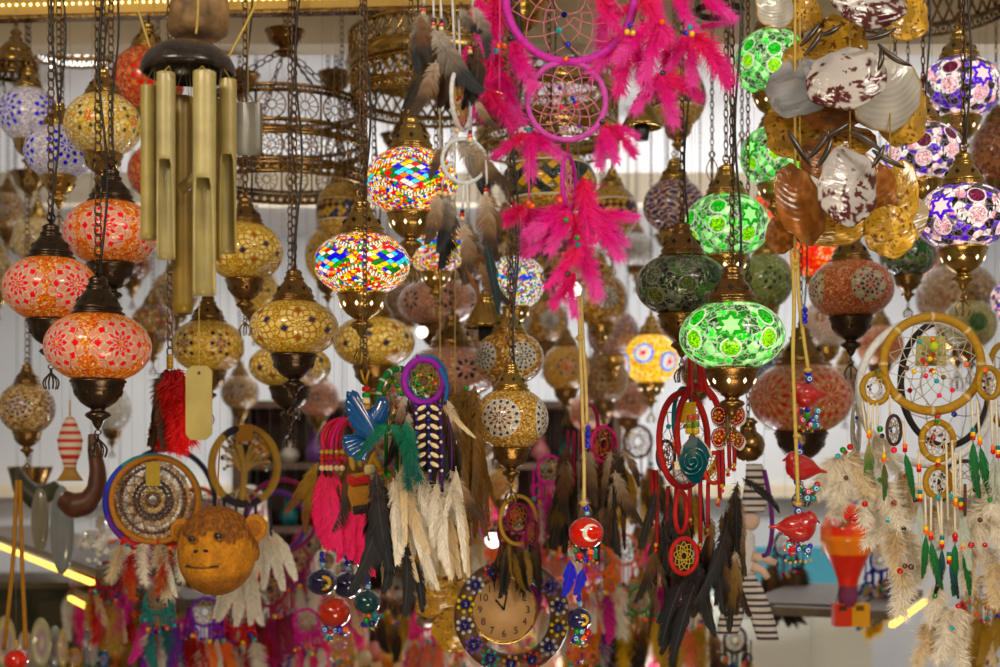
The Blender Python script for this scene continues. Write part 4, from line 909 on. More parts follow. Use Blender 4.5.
# rough branch the chime hangs from
h = Hang('tree_branch', 'rough brown branch hanging at the top above the coconut dome', 'branch', 197, 10, 2.12)
m = MB(); a = np.linspace(0, 2*pi, 32, endpoint=False); rows = []
for q in np.linspace(0, 1, 26):
    rr = 27*h.k*(1+.10*np.sin(3*a+q*5)+.05*np.sin(11*a+q*9))*(1+.08*sin(q*12))
    if q < .04: rr = rr*.75
    rows.append(np.stack([rr*np.cos(a), rr*np.sin(a), np.full(32, (-28+160*q)*h.k)], -1))
m.grid(np.array(rows), True, (.22, .12, .05), cap=True); m.build('bark', mat('bark', (.26, .15, .06), rough=.7, noise=.7, nscale=30, bump=1.0, bscale=35), h.t)
m = MB(); m.torus((0, 0, 40*h.k), 30*h.k, 1.4*h.k, 'z', 32, 6, JUTE); m.build('rope_tie', M_dye, h.t); h.string_up(197, -60, 1.5, JUTE)

# ------------------------------------------------------------------ shell chime
def vnoise(Q, sc_, seed=0):
    q = np.asarray(Q)*sc_+50; c = np.floor(q).astype(np.int64); f = q-c; f = f*f*(3-2*f); out = 0
    for dx in (0, 1):
        for dy in (0, 1):
            for dz in (0, 1):
                wgt = (f[:, 0] if dx else 1-f[:, 0])*(f[:, 1] if dy else 1-f[:, 1])*(f[:, 2] if dz else 1-f[:, 2])
                out = out+wgt*h3(c[:, 0]+dx, c[:, 1]+dy, c[:, 2]+dz, seed+1)
    return out
M_shell = mat('shell_nacre', None, rough=.16, coat=.6, abump=.25, transl=.22, noise=.10, nscale=18)
sh = Hang('shell_wind_chime', 'wind chime of large spotted and amber shells strung with curved horn sticks', 'wind chime', 850, 60, 2.25)
def shell(px, py, w_, h_, rot, kind, dd=0., seed=0, rx=0., rz=0.):
    r = np.random.default_rng(seed+5); nr, na = 22, 72; rho = np.linspace(0.02, 1, nr); a = np.linspace(0, 2*pi, na, endpoint=False)
    Rr, A = np.meshgrid(rho, a, indexing='ij')
    edge = 1+.06*np.sin(2*A+r.uniform(0, 6))+.035*np.sin(5*A+r.uniform(0, 6))+.018*np.sin(11*A+r.uniform(0, 6))
    edge = edge-.10*np.exp(-((wrap(A-pi/2))/.35)**2)*0+.10*np.exp(-(wrap(A-pi/2)/.22)**2)
    X = Rr*edge*np.cos(A); Z = Rr*edge*np.sin(A)
    hx = np.hypot(X, Z-.95)                                   # growth lines centred on the hinge
    Y = -.16*(1-Rr**2)+.045*np.sin(3*A+r.uniform(0, 6))*Rr**2+.006*np.sin(hx*26)*Rr+.05*Rr**3*np.sin(5*A+2)
    V = np.stack([X*w_/2*sh.k, Y*w_/2*sh.k, Z*h_/2*sh.k], -1); th = .0018
    Vb = V+[0, th, 0]; VV = np.concatenate([V, Vb[::-1]], 0)
    q = np.stack([X, Y*0+seed, Z], -1).reshape(-1, 3); n1 = vnoise(q, 5, seed); n2 = vnoise(q, 12, seed+3); hh = hx.ravel(); rr = Rr.ravel()
    n3 = vnoise(q, 2.2, seed+6)
    if kind == 'spot':
        col = np.array([(.62, .60, .60)])*(.8+.3*n3[:, None])+np.array([(.06, .03, 0)])*n1[:, None]
        k_ = (n1*.7+n2*.45+.34*(hh/1.9)**2-(.08*np.sin(hh*14)) > .80); col[k_] = np.array((.085, .022, .022))*(0.7+n2[k_, None]*.8)
    elif kind == 'nacre': col = np.array([(.40, .44, .50)])*(.55+.6*n3[:, None])+np.array([(.10, .05, .0)])*(n1[:, None]); k_ = np.sin(hh*9+n1*4) > .8; col[k_] *= .72
    elif kind == 'white': col = np.array([(.66, .64, .60)])*(.75+.35*n3[:, None]); k_ = rr > .93; col[k_] = (.55, .42, .25)
    elif kind == 'amber': col = np.array([(.66, .40, .10)])*(.6+.6*n3[:, None])+np.array([(.25, .18, .06)])*(n1[:, None] > .62); k_ = n2+.2*n1 > .86; col[k_] = (.22, .09, .03)
    elif kind == 'cream': col = np.array([(.70, .58, .38)])*(.75+.4*n3[:, None]); k_ = n1+n2*.4 > .98; col[k_] = (.34, .18, .08)
    else: col = np.array([(.26, .10, .035)])*(.5+1.0*n3[:, None])+np.array([(.22, .12, .05)])*np.clip(n1*2-.9, 0, 1)[:, None]
    col = np.clip(col, 0, 1).reshape(nr, na, 3); CC = np.concatenate([col, col[::-1]], 0)
    m = MB(); m.grid(VV, True, CC, 0, True, np.concatenate([np.sin(hx*40)*.5+.5]*2, 0).ravel())
    o = m.build('shell', M_shell, sh.t, sh.p(px, py, dd), (rx, -R_(rot), rz)); return o
for i, a in enumerate([
 (775, 8, 44, 42, 10, 'white', .05), (800, 14, 48, 34, -20, 'amber', .07), (905, 14, 52, 60, 10, 'amber', .06), (868, -2, 84, 62, 5, 'spot', -.02, ), (838, 40, 60, 50, 10, 'amber', .08), (812, 62, 64, 46, -20, 'amber', .08),
 (800, 88, 66, 62, 30, 'nacre', .02), (795, 130, 68, 60, 10, 'amber', .07), (888, 96, 72, 76, 15, 'white', .03), (900, 112, 66, 70, -10, 'amber', .07), (846, 79, 74, 66, 0, 'spot', -.04), (832, 110, 70, 44, 0, 'brown', .05), (845, 140, 70, 34, 0, 'amber', .09),
 (800, 205, 52, 80, 15, 'brown', .0), (781, 235, 30, 40, 0, 'brown', .05), (893, 205, 50, 84, -12, 'amber', .04), (907, 222, 36, 60, -30, 'cream', .07), (890, 232, 54, 50, 8, 'amber', .02), (828, 228, 80, 40, 0, 'amber', .05), (872, 190, 50, 66, 10, 'brown', .03), (848, 187, 66, 76, 5, 'spot', -.04), (822, 160, 50, 40, 0, 'brown', .06)]):
    shell(*a[:7], seed=i*3+1, rx=rng.uniform(-.25, .25), rz=rng.uniform(-.3, .3))
M_horn = mat('dark_horn', (.035, .022, .013), rough=.3, noise=.6, nscale=30, coat=.3)
for pts in ([(862, 38), (880, 40), (896, 28)], [(878, 44), (892, 60), (912, 66)], [(878, 70), (884, 58), (880, 48)], [(816, 140), (836, 134), (850, 122)], [(806, 160), (822, 148), (830, 128)], [(816, 168), (828, 156), (832, 136)], [(850, 132), (868, 138), (882, 152)], [(800, 46), (812, 36), (820, 22)], [(804, 56), (816, 44), (822, 30)], [(820, 35), (832, 34), (842, 24)], [(872, 150), (886, 160), (905, 168)], [(884, 145), (880, 156), (872, 168)], [(788, 130), (796, 146), (812, 168)]):
    p = np.array([sh.p(x, y, -.075) for x, y in pts]); t = np.linspace(0, 1, 10)[:, None]; q = (1-t)**2*p[0]+2*t*(1-t)*p[1]+t**2*p[2]
    m = MB(); m.tube(q, 3.0*sh.k*np.sin(np.linspace(.25, pi-.15, 10))**.7, 7); m.build('horn_stick', M_horn, sh.t)
sh.string_up(850, 150, .8, JUTE, .0); sh.string_up(800, 180, .8, JUTE, .02); sh.string_up(890, 160, .8, JUTE, .03)
# ------------------------------------------------------------------ dreamcatchers
MAG = (.50, .05, .38); PURP = (.17, .02, .28); WHT2 = (.66, .66, .70)
# pink
h = Hang('pink_dreamcatcher', 'pink dreamcatcher with three hoops and many hot pink feathers at the top', 'dreamcatcher', 570, 60, 2.12)
h.hoop(570, -2, 64, 64, 4.2, MAG, True, (.62, .22, .28), 12, 10, (ORANGE, BLUE, REDB, TURQ), wr=.55)
h.hoop(566.5, 101, 39, 39, 3.0, (.52, .10, .42), True, (.60, .22, .34), 12, 6, (PURP, PINKB, BLUE), layers=5)
h.hoop(569, 183, 8, 27, 2.2, MAG, True, (.6, .2, .3), 8, dd=.0)
h.cord([(566, 60), (566, 63)], 1.2, MAG); h.cord([(567, 141), (568, 157)], 1.0, REDB); h.string_up(570, -66, 1.2, MAG)
h.bead(566, 59, 2.8, ORANGE, dd=-.01)
h.cord([(529, 132), (529, 205)], .9, (.7, .1, .35)); h.cord([(500, -20), (499, 130)], .8, (.7, .1, .35)); h.cord([(607, 142), (607, 128)], .9, MAG); h.cord([(530, 132), (540, 128)], .9, MAG)
pinkf = [(497, -8, 68, -8), (478, -4, 60, 6), (510, 40, 54, 25), (492, 42, 72, 4), (470, 44, 60, -6), (500, 68, 60, 14), (487, 88, 46, 32), (478, 80, 50, -12), 
         (529, 131, 44, 0), (527, 133, 40, -58), (531, 133, 40, 52), (528, 214-8, 50, 0), (526, 208, 44, -60), (532, 208, 42, 48),
         (607, 124, 42, -10), (608, 126, 46, 50), (604, 128, 36, 20), (612, 126, 30, 70),
         (628, 32, 58, -12), (632, 34, 60, 12), (622, 36, 50, -38), (598, -10, 50, 20), (612, -6, 52, -14), (655, -10, 54, 0), (642, -6, 50, 30), (675, -12, 50, 20), (660, 22, 56, -14), (664, 24, 58, 10), (650, 20, 50, -40), (688, 30, 56, 8), (692, 32, 62, 42), (684, 34, 46, -22), (700, -6, 42, 60), (640, 2, 44, -60),
         (663, 74, 50, 14), (660, 72, 48, -30), (666, 74, 42, 60), (700, 28, 26, 105),
         (568, 210, 44, -24), (572, 212, 60, 10), (560, 204, 44, -42), (580, 180, 50, 26), (582, 176, 66, 6), (572, 205, 58, -52), (590, 205, 50, 42), (578, 245, 50, -26), (580, 246, 52, 22), (568, 270, 46, 6), (576, 272, 40, -34), (560, 232, 42, -62), (596, 220, 46, 30), (566, 186, 44, -14), (604, 212, 34, 70), (586, 196, 50, -8)]
for i, (x, y, L, t_) in enumerate(pinkf): h.fe(x, y, L*1.05, t_, ('maribou', 'fluff')[i % 2], HOT if i % 3 else HOTR, dd=rng.uniform(-.03, .02), w=.78)
for (x, y, c) in ((529, 130, TEAL), (498, 46, ORANGE), (504, 46, ORANGE), (496, 51, TURQ), (510, 39, BLK), (528, 203, ORANGE), (524, 206, REDB), (532, 206, ORANGE), (630, 25, BLUE), (627, 32, YEL), (633, 33, YEL), (662, 22, ORANGE), (690, 27, TURQ), (686, 33, BLUE), (692, 34, YEL), (607, 125, REDB), (602, 122, BLK), (566, 220, GRN), (577, 238, GRN), (578, 245, TEAL), (568, 274, BLK), (663, 73, BLK), (560, 200, ORANGE)): h.bead(x, y, 2.9, c, dd=-.035)
# white with grey feathers
h = Hang('white_dreamcatcher', 'white dreamcatcher with narrow hoops, white thongs and grey black-tipped feathers', 'dreamcatcher', 462, 95, 2.05)
h.hoop(461, 100, 8.5, 29, 2.3, WHT2, True, (.55, .38, .1), 9, 3, (REDB, ORANGE)); h.hoop(464, 161, 21.5, 22, 2.2, (.60, .64, .68), None)
for pts in (([(424, -10), (424, 10)]), ([(433, -10), (434, 25)]), ([(440, -10), (442, 28)]), ([(452, -10), (455, 70)]), ([(459, 20), (460, 72)]), ([(470, 100), (471, 138)]), ([(448, 165), (441, 188)]), ([(464, 184), (462, 212)]), ([(467, 184), (468, 212)]), ([(486, 160), (487, 188)]), ([(457, 128), (457, 140)]), ([(475, -10), (472, 6)])): h.cord(pts, 1.25, WHT2, 'thong', smooth=False)
h.string_up(461, -8, 1.3, WHT2)
GF = [(424, 12, 62, -12, GREY), (421, 14, 50, 4, BROWN), (434, 27, 82, 22, GREY), (441, 30, 80, 0, GREYB), (431, 32, 78, -6, OLIV), (445, 34, 70, 8, GREYB), (472, 5, 52, 34, GREY), (460, 8, 40, 28, GREY), (471, 45, 64, 10, DKBR), (478, 46, 58, 4, DKBR), (436, 60, 60, -12, GREYB), (476, 100, 34, 26, GREYB),
      (455, 140, 44, -48, GREYB), (456, 138, 72, 40, GREY), (468, 142, 64, 30, GREYB), (440, 192, 60, 14, GREY), (446, 192, 74, 6, GREY), (437, 194, 52, -4, GREYB), (487, 192, 66, -4, GREYB), (490, 193, 60, 8, BROWN), (463, 222, 60, 14, GREYB), (480, 262, 50, 20, BROWN)]
for (x, y, L, t_, c) in GF: h.fe(x, y, L, t_, 'plume', c, dd=rng.uniform(-.03, .01), w=1.55)
h.fe(485, 240, 74, 16, 'leaf', [(.0, .03, .035), (.0, .03, .04), (.0, .02, .03)], dd=-.035)
h.fe(466, 268, 48, 30, 'leaf', [(.25, .12, .03), (.2, .08, .02), (.18, .07, .02)], dd=-.03, w=.7)
for (x, y) in ((424, 10), (434, 24), (442, 25), (460, 68), (458, 126), (471, 136), (440, 189), (446, 190), (463, 215), (487, 190), (471, 48), (478, 50)):
    h.bead(x-.8, y, 2.5, REDB, 'tube', -.006); h.bead(x-.8, y+4, 2.6, CREAM, 'tube', -.006); h.bead(x-.8, y-4, 2.2, (.01, .01, .03), 'tube', -.006)

# purple with bone beads (front) + green hoop
h = Hang('purple_dreamcatcher', 'small purple dreamcatcher with bone bead strings, white and brown feathers', 'dreamcatcher', 424, 384, 2.3)
h.hoop(424, 381, 19, 21.5, 3.4, (.24, .015, .34), True, (.20, .25, .04), 8, 10, (GRN, (.3, .4, .05), ORANGE), layers=3); h.string_up(416, 355, 1.4, (.0, .10, .25)); h.string_up(413, 358, 1.4, (.0, .12, .05)); h.cord([(416, 355), (422, 362)], 1.5, (.2, .02, .3)); h.cord([(416, 362), (409, 380), (414, 400)], 1.6, (.2, .02, .3)); h.cord([(440, 368), (447, 385), (445, 402)], 2.4, (.0, .10, .32))
h.hoop(427, 378, 19, 22, 1.8, (.01, .18, .40), None, dd=.012, name='backing_hoop')
for j, x in enumerate((416, 428, 440)):
    h.cord([(x, 402), (x+1, 430), (x+2, 492)], 1.5, (.01, .03, .25) if j == 1 else (.05, .01, .12), 'beaded_string', smooth=False)
    for q in range(10): h.bead(x+(q*.2), 406+q*7.2, 1.7, (.62, .60, .62) if q % 2 else (.01, .02, .25), dd=-.006)
for q in range(7):
    for sx_ in (-1, 1):
        c = h.p(428+sx_*6.5, 408+q*9.4, -.010); m = MB(); m.ball((0, 0, 0), 1.0, 10, 6, (.70, .58, .38)); me = m.mesh('bone_bead'); me.materials.append(M_bead); put('bone_bead', me, h.t, c, (0, R_(28*sx_), 0), (5.2*h.k, 2.2*h.k, 2.3*h.k))
for q in range(14): h.fe(400+q*4, 402+rng.uniform(-4, 20), rng.uniform(60, 90), rng.uniform(-8, 8), 'plume', DKBR, dd=.025)
for q in range(13): h.cord([(404+q*3.6+rng.uniform(-2, 2), 398), (402+q*3.8+rng.uniform(-4, 4), 440), (402+q*3.8+rng.uniform(-5, 5), 480+rng.uniform(0, 40))], .8, [(.10, .01, .15), (.02, .02, .10), (.05, .02, .02)][q % 3], 'thread', dd=.012)
for (x, y, L, t_, kd, c) in ((408, 412, 44, 6, 'plume', GREYB), (404, 396, 40, -6, 'plume', GREYB), (447, 400, 42, 26, 'plume', WHI), (443, 405, 46, 40, 'wisp', CRM), (452, 408, 36, 14, 'plume', GREYB)): h.fe(x, y, L, t_, kd, c, dd=-.012, w=1.2)
for i in range(46):
    x = 388+rng.uniform(0, 76); y = 466+rng.uniform(-6, 44); L = rng.uniform(58, 92); t_ = rng.uniform(-10, 16)
    h.fe(x, y, L, t_, ('plume', 'leaf', 'wisp')[i % 3], WHI if i % 4 else CRM, dd=rng.uniform(-.03, .03), w=.95)
for (x, y, L, t_, c) in ((376, 470, 100, 2, BLKF), (384, 480, 112, -4, BLKF), (372, 500, 70, -4, BLKF), (404, 540, 74, 10, BLKF), (396, 530, 64, -6, BLKF), (415, 560, 52, 14, BLKF), (428, 470, 50, -4, BROWN), (416, 476, 56, -20, BROWN), (440, 476, 54, 20, BROWN), (450, 470, 60, 30, GREYB)): h.fe(x, y, L, t_, 'plume', c, dd=rng.uniform(-.02, .03), w=1.1)
# brown fringe at its side
f = Hang('feather_tassel', 'long tawny brown feather tassel hanging right of the purple dreamcatcher', 'feather tassel', 464, 400, 2.42)
for i in range(26):
    x = 452+rng.uniform(0, 28); f.fe(x, 385+rng.uniform(0, 40), rng.uniform(90, 125), rng.uniform(-6, 10), 'wisp', [(.30, .17, .05), (.22, .11, .025), (.14, .07, .02)], dd=rng.uniform(-.02, .02), w=.9)
f.string_up(464, 388, 1.2, (.2, .1, .03)); f.bead(466, 388, 2.6, GRN)
h = Hang('green_dreamcatcher', 'green dreamcatcher hoop with white lashing and green feathers behind the purple one', 'dreamcatcher', 395, 400, 2.36)
h.hoop(400, 402, 20, 33, 3.6, (.01, .15, .03), True, (.25, .2, .08), 9, 6, (REDB, ORANGE, GRN), wraps=(.7, .7, .6), seams=15)
h.string_up(404, 370, 1.2, (.01, .15, .03))
for i in range(9): h.bead(384+i*2.2, 378+abs(i-4)*4, 2.6, (GRN, (.25, .4, .04))[i % 2], dd=-.01)
for (x, y, L, t_) in ((388, 425, 44, -50), (392, 424, 46, 30), (405, 420, 62, 10), (410, 430, 58, -6), (384, 425, 30, -70)): h.fe(x, y, L, t_, 'fluff', TEAG, dd=-.10, w=.6)
for (x, y1) in ((386, 476), (397, 486), (412, 480)): h.cord([(x, 420), (x, y1)], 2.0, (.01, .20, .04), 'strap', dd=-.02); h.bead(x-3, y1, 3, (.10, .35, .03), dd=-.022); h.bead(x+3, y1, 3, (.10, .35, .03), dd=-.022); h.fe(x-2, y1+4, 66, -6, 'leaf', WHI, dd=-.024); h.fe(x+2, y1+4, 62, 10, 'leaf', WHI, dd=-.022)

# pink and brown bundle left of the blue dove
h = Hang('magenta_dreamcatcher', 'red corded dreamcatcher with straight hot pink feathers left of the blue dove', 'dreamcatcher', 335, 430, 2.65)
h.hoop(340, 440, 16, 20, 2.2, (.55, .02, .10), None)
for i, (x0, x1, c) in enumerate(((336, 322, (.7, .08, .01)), (338, 327, (.65, .02, .12)), (341, 331, (.7, .02, .2)), (344, 337, (.7, .02, .16)), (346, 342, (.3, .02, .03)))):
    h.cord([(x0+4, 418), ((x0+x1)/2-3, 436), (x1, 468)], 1.9, c, 'strap', dd=-.01*i); h.bead(x1, 452, 2.6, (.45, .3, .05), dd=-.02-.01*i); h.bead(x1, 458, 2.6, REDB, dd=-.02-.01*i); h.bead(x1, 468, 3, CREAM, dd=-.02-.01*i)
h.string_up(342, 420, 1.0, (.6, .05, .03))
for (x, y, L, t_, kd) in ((322, 470, 78, 0, 'leaf'), (328, 472, 82, 3, 'leaf'), (334, 470, 76, 6, 'leaf'), (325, 480, 70, -5, 'plume'), (345, 500, 60, 6, 'leaf'), (356, 505, 60, 4, 'leaf'), (364, 510, 66, 0, 'leaf'), (350, 520, 44, -10, 'leaf')): h.fe(x, y, L, t_, kd, [(.85, .02, .14), (.92, .02, .20), (.9, .02, .2)], w=1.7, twist=0)
for (x, y, L, t_) in ((318, 462, 60, -28), (316, 470, 62, -14), (350, 440, 90, 4), (354, 430, 100, 8), (346, 450, 86, -2)): h.fe(x, y, L, t_, 'plume', [(.45, .28, .05), (.35, .2, .03), (.2, .08, .02)] if x < 330 else BROWN, dd=.01)
# rainbow rimmed, left
h = Hang('beaded_dreamcatcher', 'round dreamcatcher with rainbow and tan rim and densely beaded brown web', 'dreamcatcher', 153, 500, 3.0)
h.hoop(155, 500, 41, 42, 3.0, (.40, .17, .04), None, name='inner_hoop')
rb = [(.02, .3, .1), (.15, .4, .05), (.02, .25, .25), (.0, .3, .35), (.01, .05, .5), (.02, .02, .35), (.1, .02, .25), (.5, .03, .03), (.6, .08, .02), (.5, .03, .02), (.3, .2, .03)]
h.hoop(153, 502, 43, 46, 3.4, rb, None, dd=.02, name='rainbow_hoop')
for ring in range(8):
    n = 10+ring*7; rr = 6+ring*4.3
    c0 = [(.12, .05, .02), (.5, .36, .15), (.05, .025, .02), (.06, .03, .02), (.45, .32, .18), (.62, .58, .5), (.10, .04, .02), (.45, .3, .15)][ring]
    m = MB()
    for i in range(n):
        a = i*2*pi/n+ring; m.ball(h.p(153+rr*cos(a), 500-rr*sin(a)*1.04)-0*h.o, 2.3*h.k, 7, 5, np.array(c0)*rng.uniform(.5, 1.5))
    m.build('bead_ring', M_bead, h.t)
h.hoop(153, 500, 40, 41, .8, (.15, .07, .03), True, (.16, .08, .03), 14, layers=5, name='web_rim')
h.plateobj('paper_tag', [(146, 462), (160, 462), (160, 486), (146, 486)], .001, (.45, .33, .08), M_dye, -.02); h.string_up(154, 458, .7, (.05, .1, .06))
for i in range(12): h.fe(122+i*6, 543+6*sin(i)+rng.uniform(-4, 4), rng.uniform(36, 60), rng.uniform(-20, 20), ('fluff', 'plume')[i % 2], [CRM, WHI, [(.3, .02, .02), (.5, .04, .02), (.5, .1, .02)], [(.0, .1, .1), (.0, .15, .13), (0, .1, .1)], CRML, [(.2, .02, .2), (.3, .02, .2), (.2, .01, .2)]][i % 6], cap=[(REDB, TEAL, ORANGE)[i % 3]], w=.9)
h = Hang('navy_hoop', 'plain navy blue hoop partly behind the rainbow rimmed dreamcatcher', 'hoop', 166, 508, 3.55); h.hoop(168, 505, 39, 56, 3.0, (.012, .012, .05), None); h.string_up(166, 450, .8, BLK)
# tree of life
h = Hang('tree_dreamcatcher', 'oval dreamcatcher of tan suede with a wrapped tree of life inside', 'dreamcatcher', 245, 465, 3.4)
h.hoop(245, 466, 28, 38, 4.0, [(.45, .27, .07)]*3+[(.03, .02, .03)]+[(.45, .27, .07)]*3+[(.03, .02, .03)]*2+[(.45, .27, .07)]*2, None)
h.cord([(242, 502), (244, 470), (240, 448), (236, 438)], 3.6, (.45, .30, .10), 'tree_trunk')
for (x, y) in ((222, 446), (226, 438), (262, 440), (268, 452), (256, 434), (222, 458), (270, 462)): h.cord([(243, 474), ((243+x)/2, (474+y)/2-5), (x, y)], 1.8, (.45, .30, .12), 'branch')
for (x, y) in ((226, 498), (236, 503), (250, 503), (262, 498)): h.cord([(242, 486), (x, y)], 1.6, (.4, .26, .1), 'root')
for i in range(44):
    a = rng.uniform(-.3, pi+.3); rr = rng.uniform(.55, .88); h.bead(245+26*rr*cos(a), 462-34*rr*sin(a), rng.uniform(1.6, 2.8), [(.28, .10, .03), (.16, .06, .02), (.5, .35, .2), (.65, .6, .5), (.2, .3, .2)][i % 5], dd=-.004)
h.plateobj('leather_patch', [(236, 424), (252, 424), (253, 441), (237, 442)], .003, (.42, .20, .05), M_leather, -.02); h.string_up(244, 428, 1.0, BLK)
for i, x in enumerate((224, 236, 246, 256, 270)):
    h.cord([(x, 500), (x+rng.uniform(-3, 3), 545)], 1.5, [(.02, .02, .04), (.05, .02, .08)][i % 2], 'thong')
for (x, y, L, t_) in ((262, 528, 62, 4), (268, 532, 60, 16), (258, 534, 68, -6), (272, 530, 56, 28), (240, 560, 66, 0), (248, 562, 62, 8), (234, 562, 60, -6), (252, 574, 52, 4), (230, 570, 50, -14)): h.fe(x, y, L, t_, 'leaf', WHI, dd=-.01, w=1.6)
h = Hang('wine_hoops', 'wine red and purple hoops overlapping behind the tree of life dreamcatcher', 'hoop', 275, 510, 3.9); h.hoop(282, 516, 34, 36, 2.5, (.22, .01, .08), None); h.hoop(276, 522, 30, 30, 2.6, (.10, .02, .22), None, dd=.03, name='purple_hoop'); h.hoop(198, 508, 20, 20, 2.2, (.45, .05, .02), True, (.4, .1, .05), 9, dd=.05, name='red_hoop'); h.string_up(282, 482, .8, BLK)

# red ones, right of centre
h = Hang('red_dreamcatcher', 'large red dreamcatcher with blue inner hoop and long dark brown feathers', 'dreamcatcher', 690, 430, 2.5)
h.hoop(684, 440, 29, 47, 3.4, (.38, .02, .015), True, (.42, .16, .03), 11, 14, (ORANGE, TURQ, (.4, .2, .05)), layers=4)
h.hoop(700, 432, 28, 46, 3.4, (.40, .012, .02), None, dd=.03, name='second_hoop'); h.hoop(684, 420, 14, 32, 2.2, (.01, .12, .18), None, dd=.015, name='blue_hoop')
h.hoop(666, 456, 10, 15, 1.8, (.02, .05, .10), True, (.35, .15, .02), 7, name='small_hoop'); h.hoop(714, 468, 11, 15, 2.2, (.5, .05, .015), True, (.45, .3, .05), 8, name='small_hoop', dd=-.02)
h.hoop(684, 556, 14, 17, 2.4, (.38, .015, .02), True, (.5, .35, .08), 9, name='small_hoop', dd=-.075)
h.hoop(681, 512, 8, 20, 2.2, (.38, .015, .02), None, name='small_hoop', dd=-.07)
h.plateobj('paper_tag', [(680, 402), (696, 402), (696, 422), (679, 423)], .001, (.55, .36, .02), M_dye, -.02)
for pts in ([(694, 392), (690, 370), (694, 350)], [(702, 392), (700, 372), (696, 350)], [(712, 400), (704, 380), (700, 352)], [(686, 394), (690, 378), (690, 352)]): h.cord(pts, 2.6, (.42, .012, .02), 'strap')
h.string_up(695, 352, 1.6, (.35, .01, .02))
for i, (x, y0, y1) in enumerate(((652, 470, 520), (656, 470, 545), (668, 486, 540), (676, 488, 600), (690, 488, 520), (700, 480, 545), (708, 482, 530), (718, 450, 500), (722, 430, 486), (728, 420, 470), (734, 424, 465), (672, 570, 600), (694, 570, 596))): h.cord([(x, y0), (x+rng.uniform(-2, 2), y1)], 2.2, (.28, .010, .018), 'strap', dd=-.02); [h.bead(x, y1+q*4.5, 2.3, [(.5, .3, .06), REDB][q % 2], dd=-.022) for q in range(2)]
dk = 0
for i in range(50):
    x = 655+rng.uniform(0, 88); y = 470+rng.uniform(0, 90)*(1 if x < 740 else .5); L = rng.uniform(50, 86)
    h.fe(x, y, L, rng.uniform(-14, 12), ('plume', 'plume', 'wisp')[i % 3], [DKBR, GREYB, OLIV, BROWN, DKBR][i % 5], dd=rng.uniform(-.04, .05), w=.85)
for (x, y, L, t_) in ((694, 560, 90, -36), (700, 570, 94, -24), (692, 590, 70, -30), (664, 520, 110, 12), (698, 560, 76, 8), (720, 540, 70, -4), (735, 490, 60, 6), (742, 478, 50, 60), (656, 490, 60, -12), (668, 500, 110, 18), (728, 520, 86, -12)): h.fe(x, y, L, t_, 'plume', BLKF, dd=-.035, w=.9)

# magenta small hoop with brown feathers
h = Hang('maroon_dreamcatcher', 'small pink rimmed dreamcatcher with brown and grey feathers beside the knotted cord', 'dreamcatcher', 605, 445, 2.75)
h.hoop(604, 444, 13, 17, 1.9, (.55, .015, .16), True, (.35, .12, .03), 8, 8, ((.4, .12, .03), (.05, .2, .25), REDB), layers=3)
h.hoop(590, 425, 9, 20, 2, (.25, .01, .06), None, name='small_hoop'); h.string_up(604, 428, .9, (.3, .01, .06))
for i, x in enumerate((568, 574, 580, 590, 600, 606, 612)): h.cord([(x, 430+i), (x+rng.uniform(-4, 4), 486)], 2.2, (.22, .010, .04), 'strap', dd=.01)
for i in range(34): h.fe(560+rng.uniform(0, 70), 444+rng.uniform(0, 60), rng.uniform(44, 74), rng.uniform(-16, 16), ('plume', 'wisp', 'plume')[i % 3], [BROWN, DKBR, GREYB, OLIV, DKBR][i % 5], dd=rng.uniform(-.03, .03), w=1.1)
for (x, y, L, t_) in ((590, 450, 56, 4), (586, 448, 48, -10), (615, 470, 60, 16), (622, 450, 40, 40)): h.fe(x, y, L, t_, 'plume', GREYB, dd=-.04, w=1.2)

# low centre, above the clock
h = Hang('gold_dreamcatcher', 'small gold hooped dreamcatcher with near black feathers hanging before the clock', 'dreamcatcher', 518, 520, 2.7)
h.hoop(518, 520, 18, 24, 2.0, (.42, .26, .06), None); h.hoop(518, 518, 11, 14, 1.6, (.18, .01, .05), True, (.3, .14, .04), 8, name='small_hoop', beads=4, bcols=(TURQ, REDB), dd=-.01)
h.hoop(504, 532, 6, 12, 1.3, (.18, .01, .05), True, (.3, .1, .04), 7, name='small_hoop'); h.hoop(532, 532, 6, 12, 1.3, (.18, .01, .05), True, (.3, .1, .04), 7, name='small_hoop'); h.string_up(518, 496, .8, (.3, .2, .05))
for (x, y0, y1) in ((500, 520, 555), (508, 530, 556), (517, 532, 558), (526, 530, 556), (536, 524, 556)): h.cord([(x, y0), (x, y1)], 1.5, (.16, .01, .03), 'strap')
for i in range(22): h.fe(500+i*1.8, 546+rng.uniform(-8, 8), rng.uniform(30, 50), rng.uniform(-10, 14)+(i-13)*.8, ('plume', 'wisp')[i % 2], [DKBR, DKBR, [(.3, .2, .06), (.35, .22, .05), (.3, .18, .04)]][i % 3], dd=rng.uniform(-.02, .02), w=1.1)

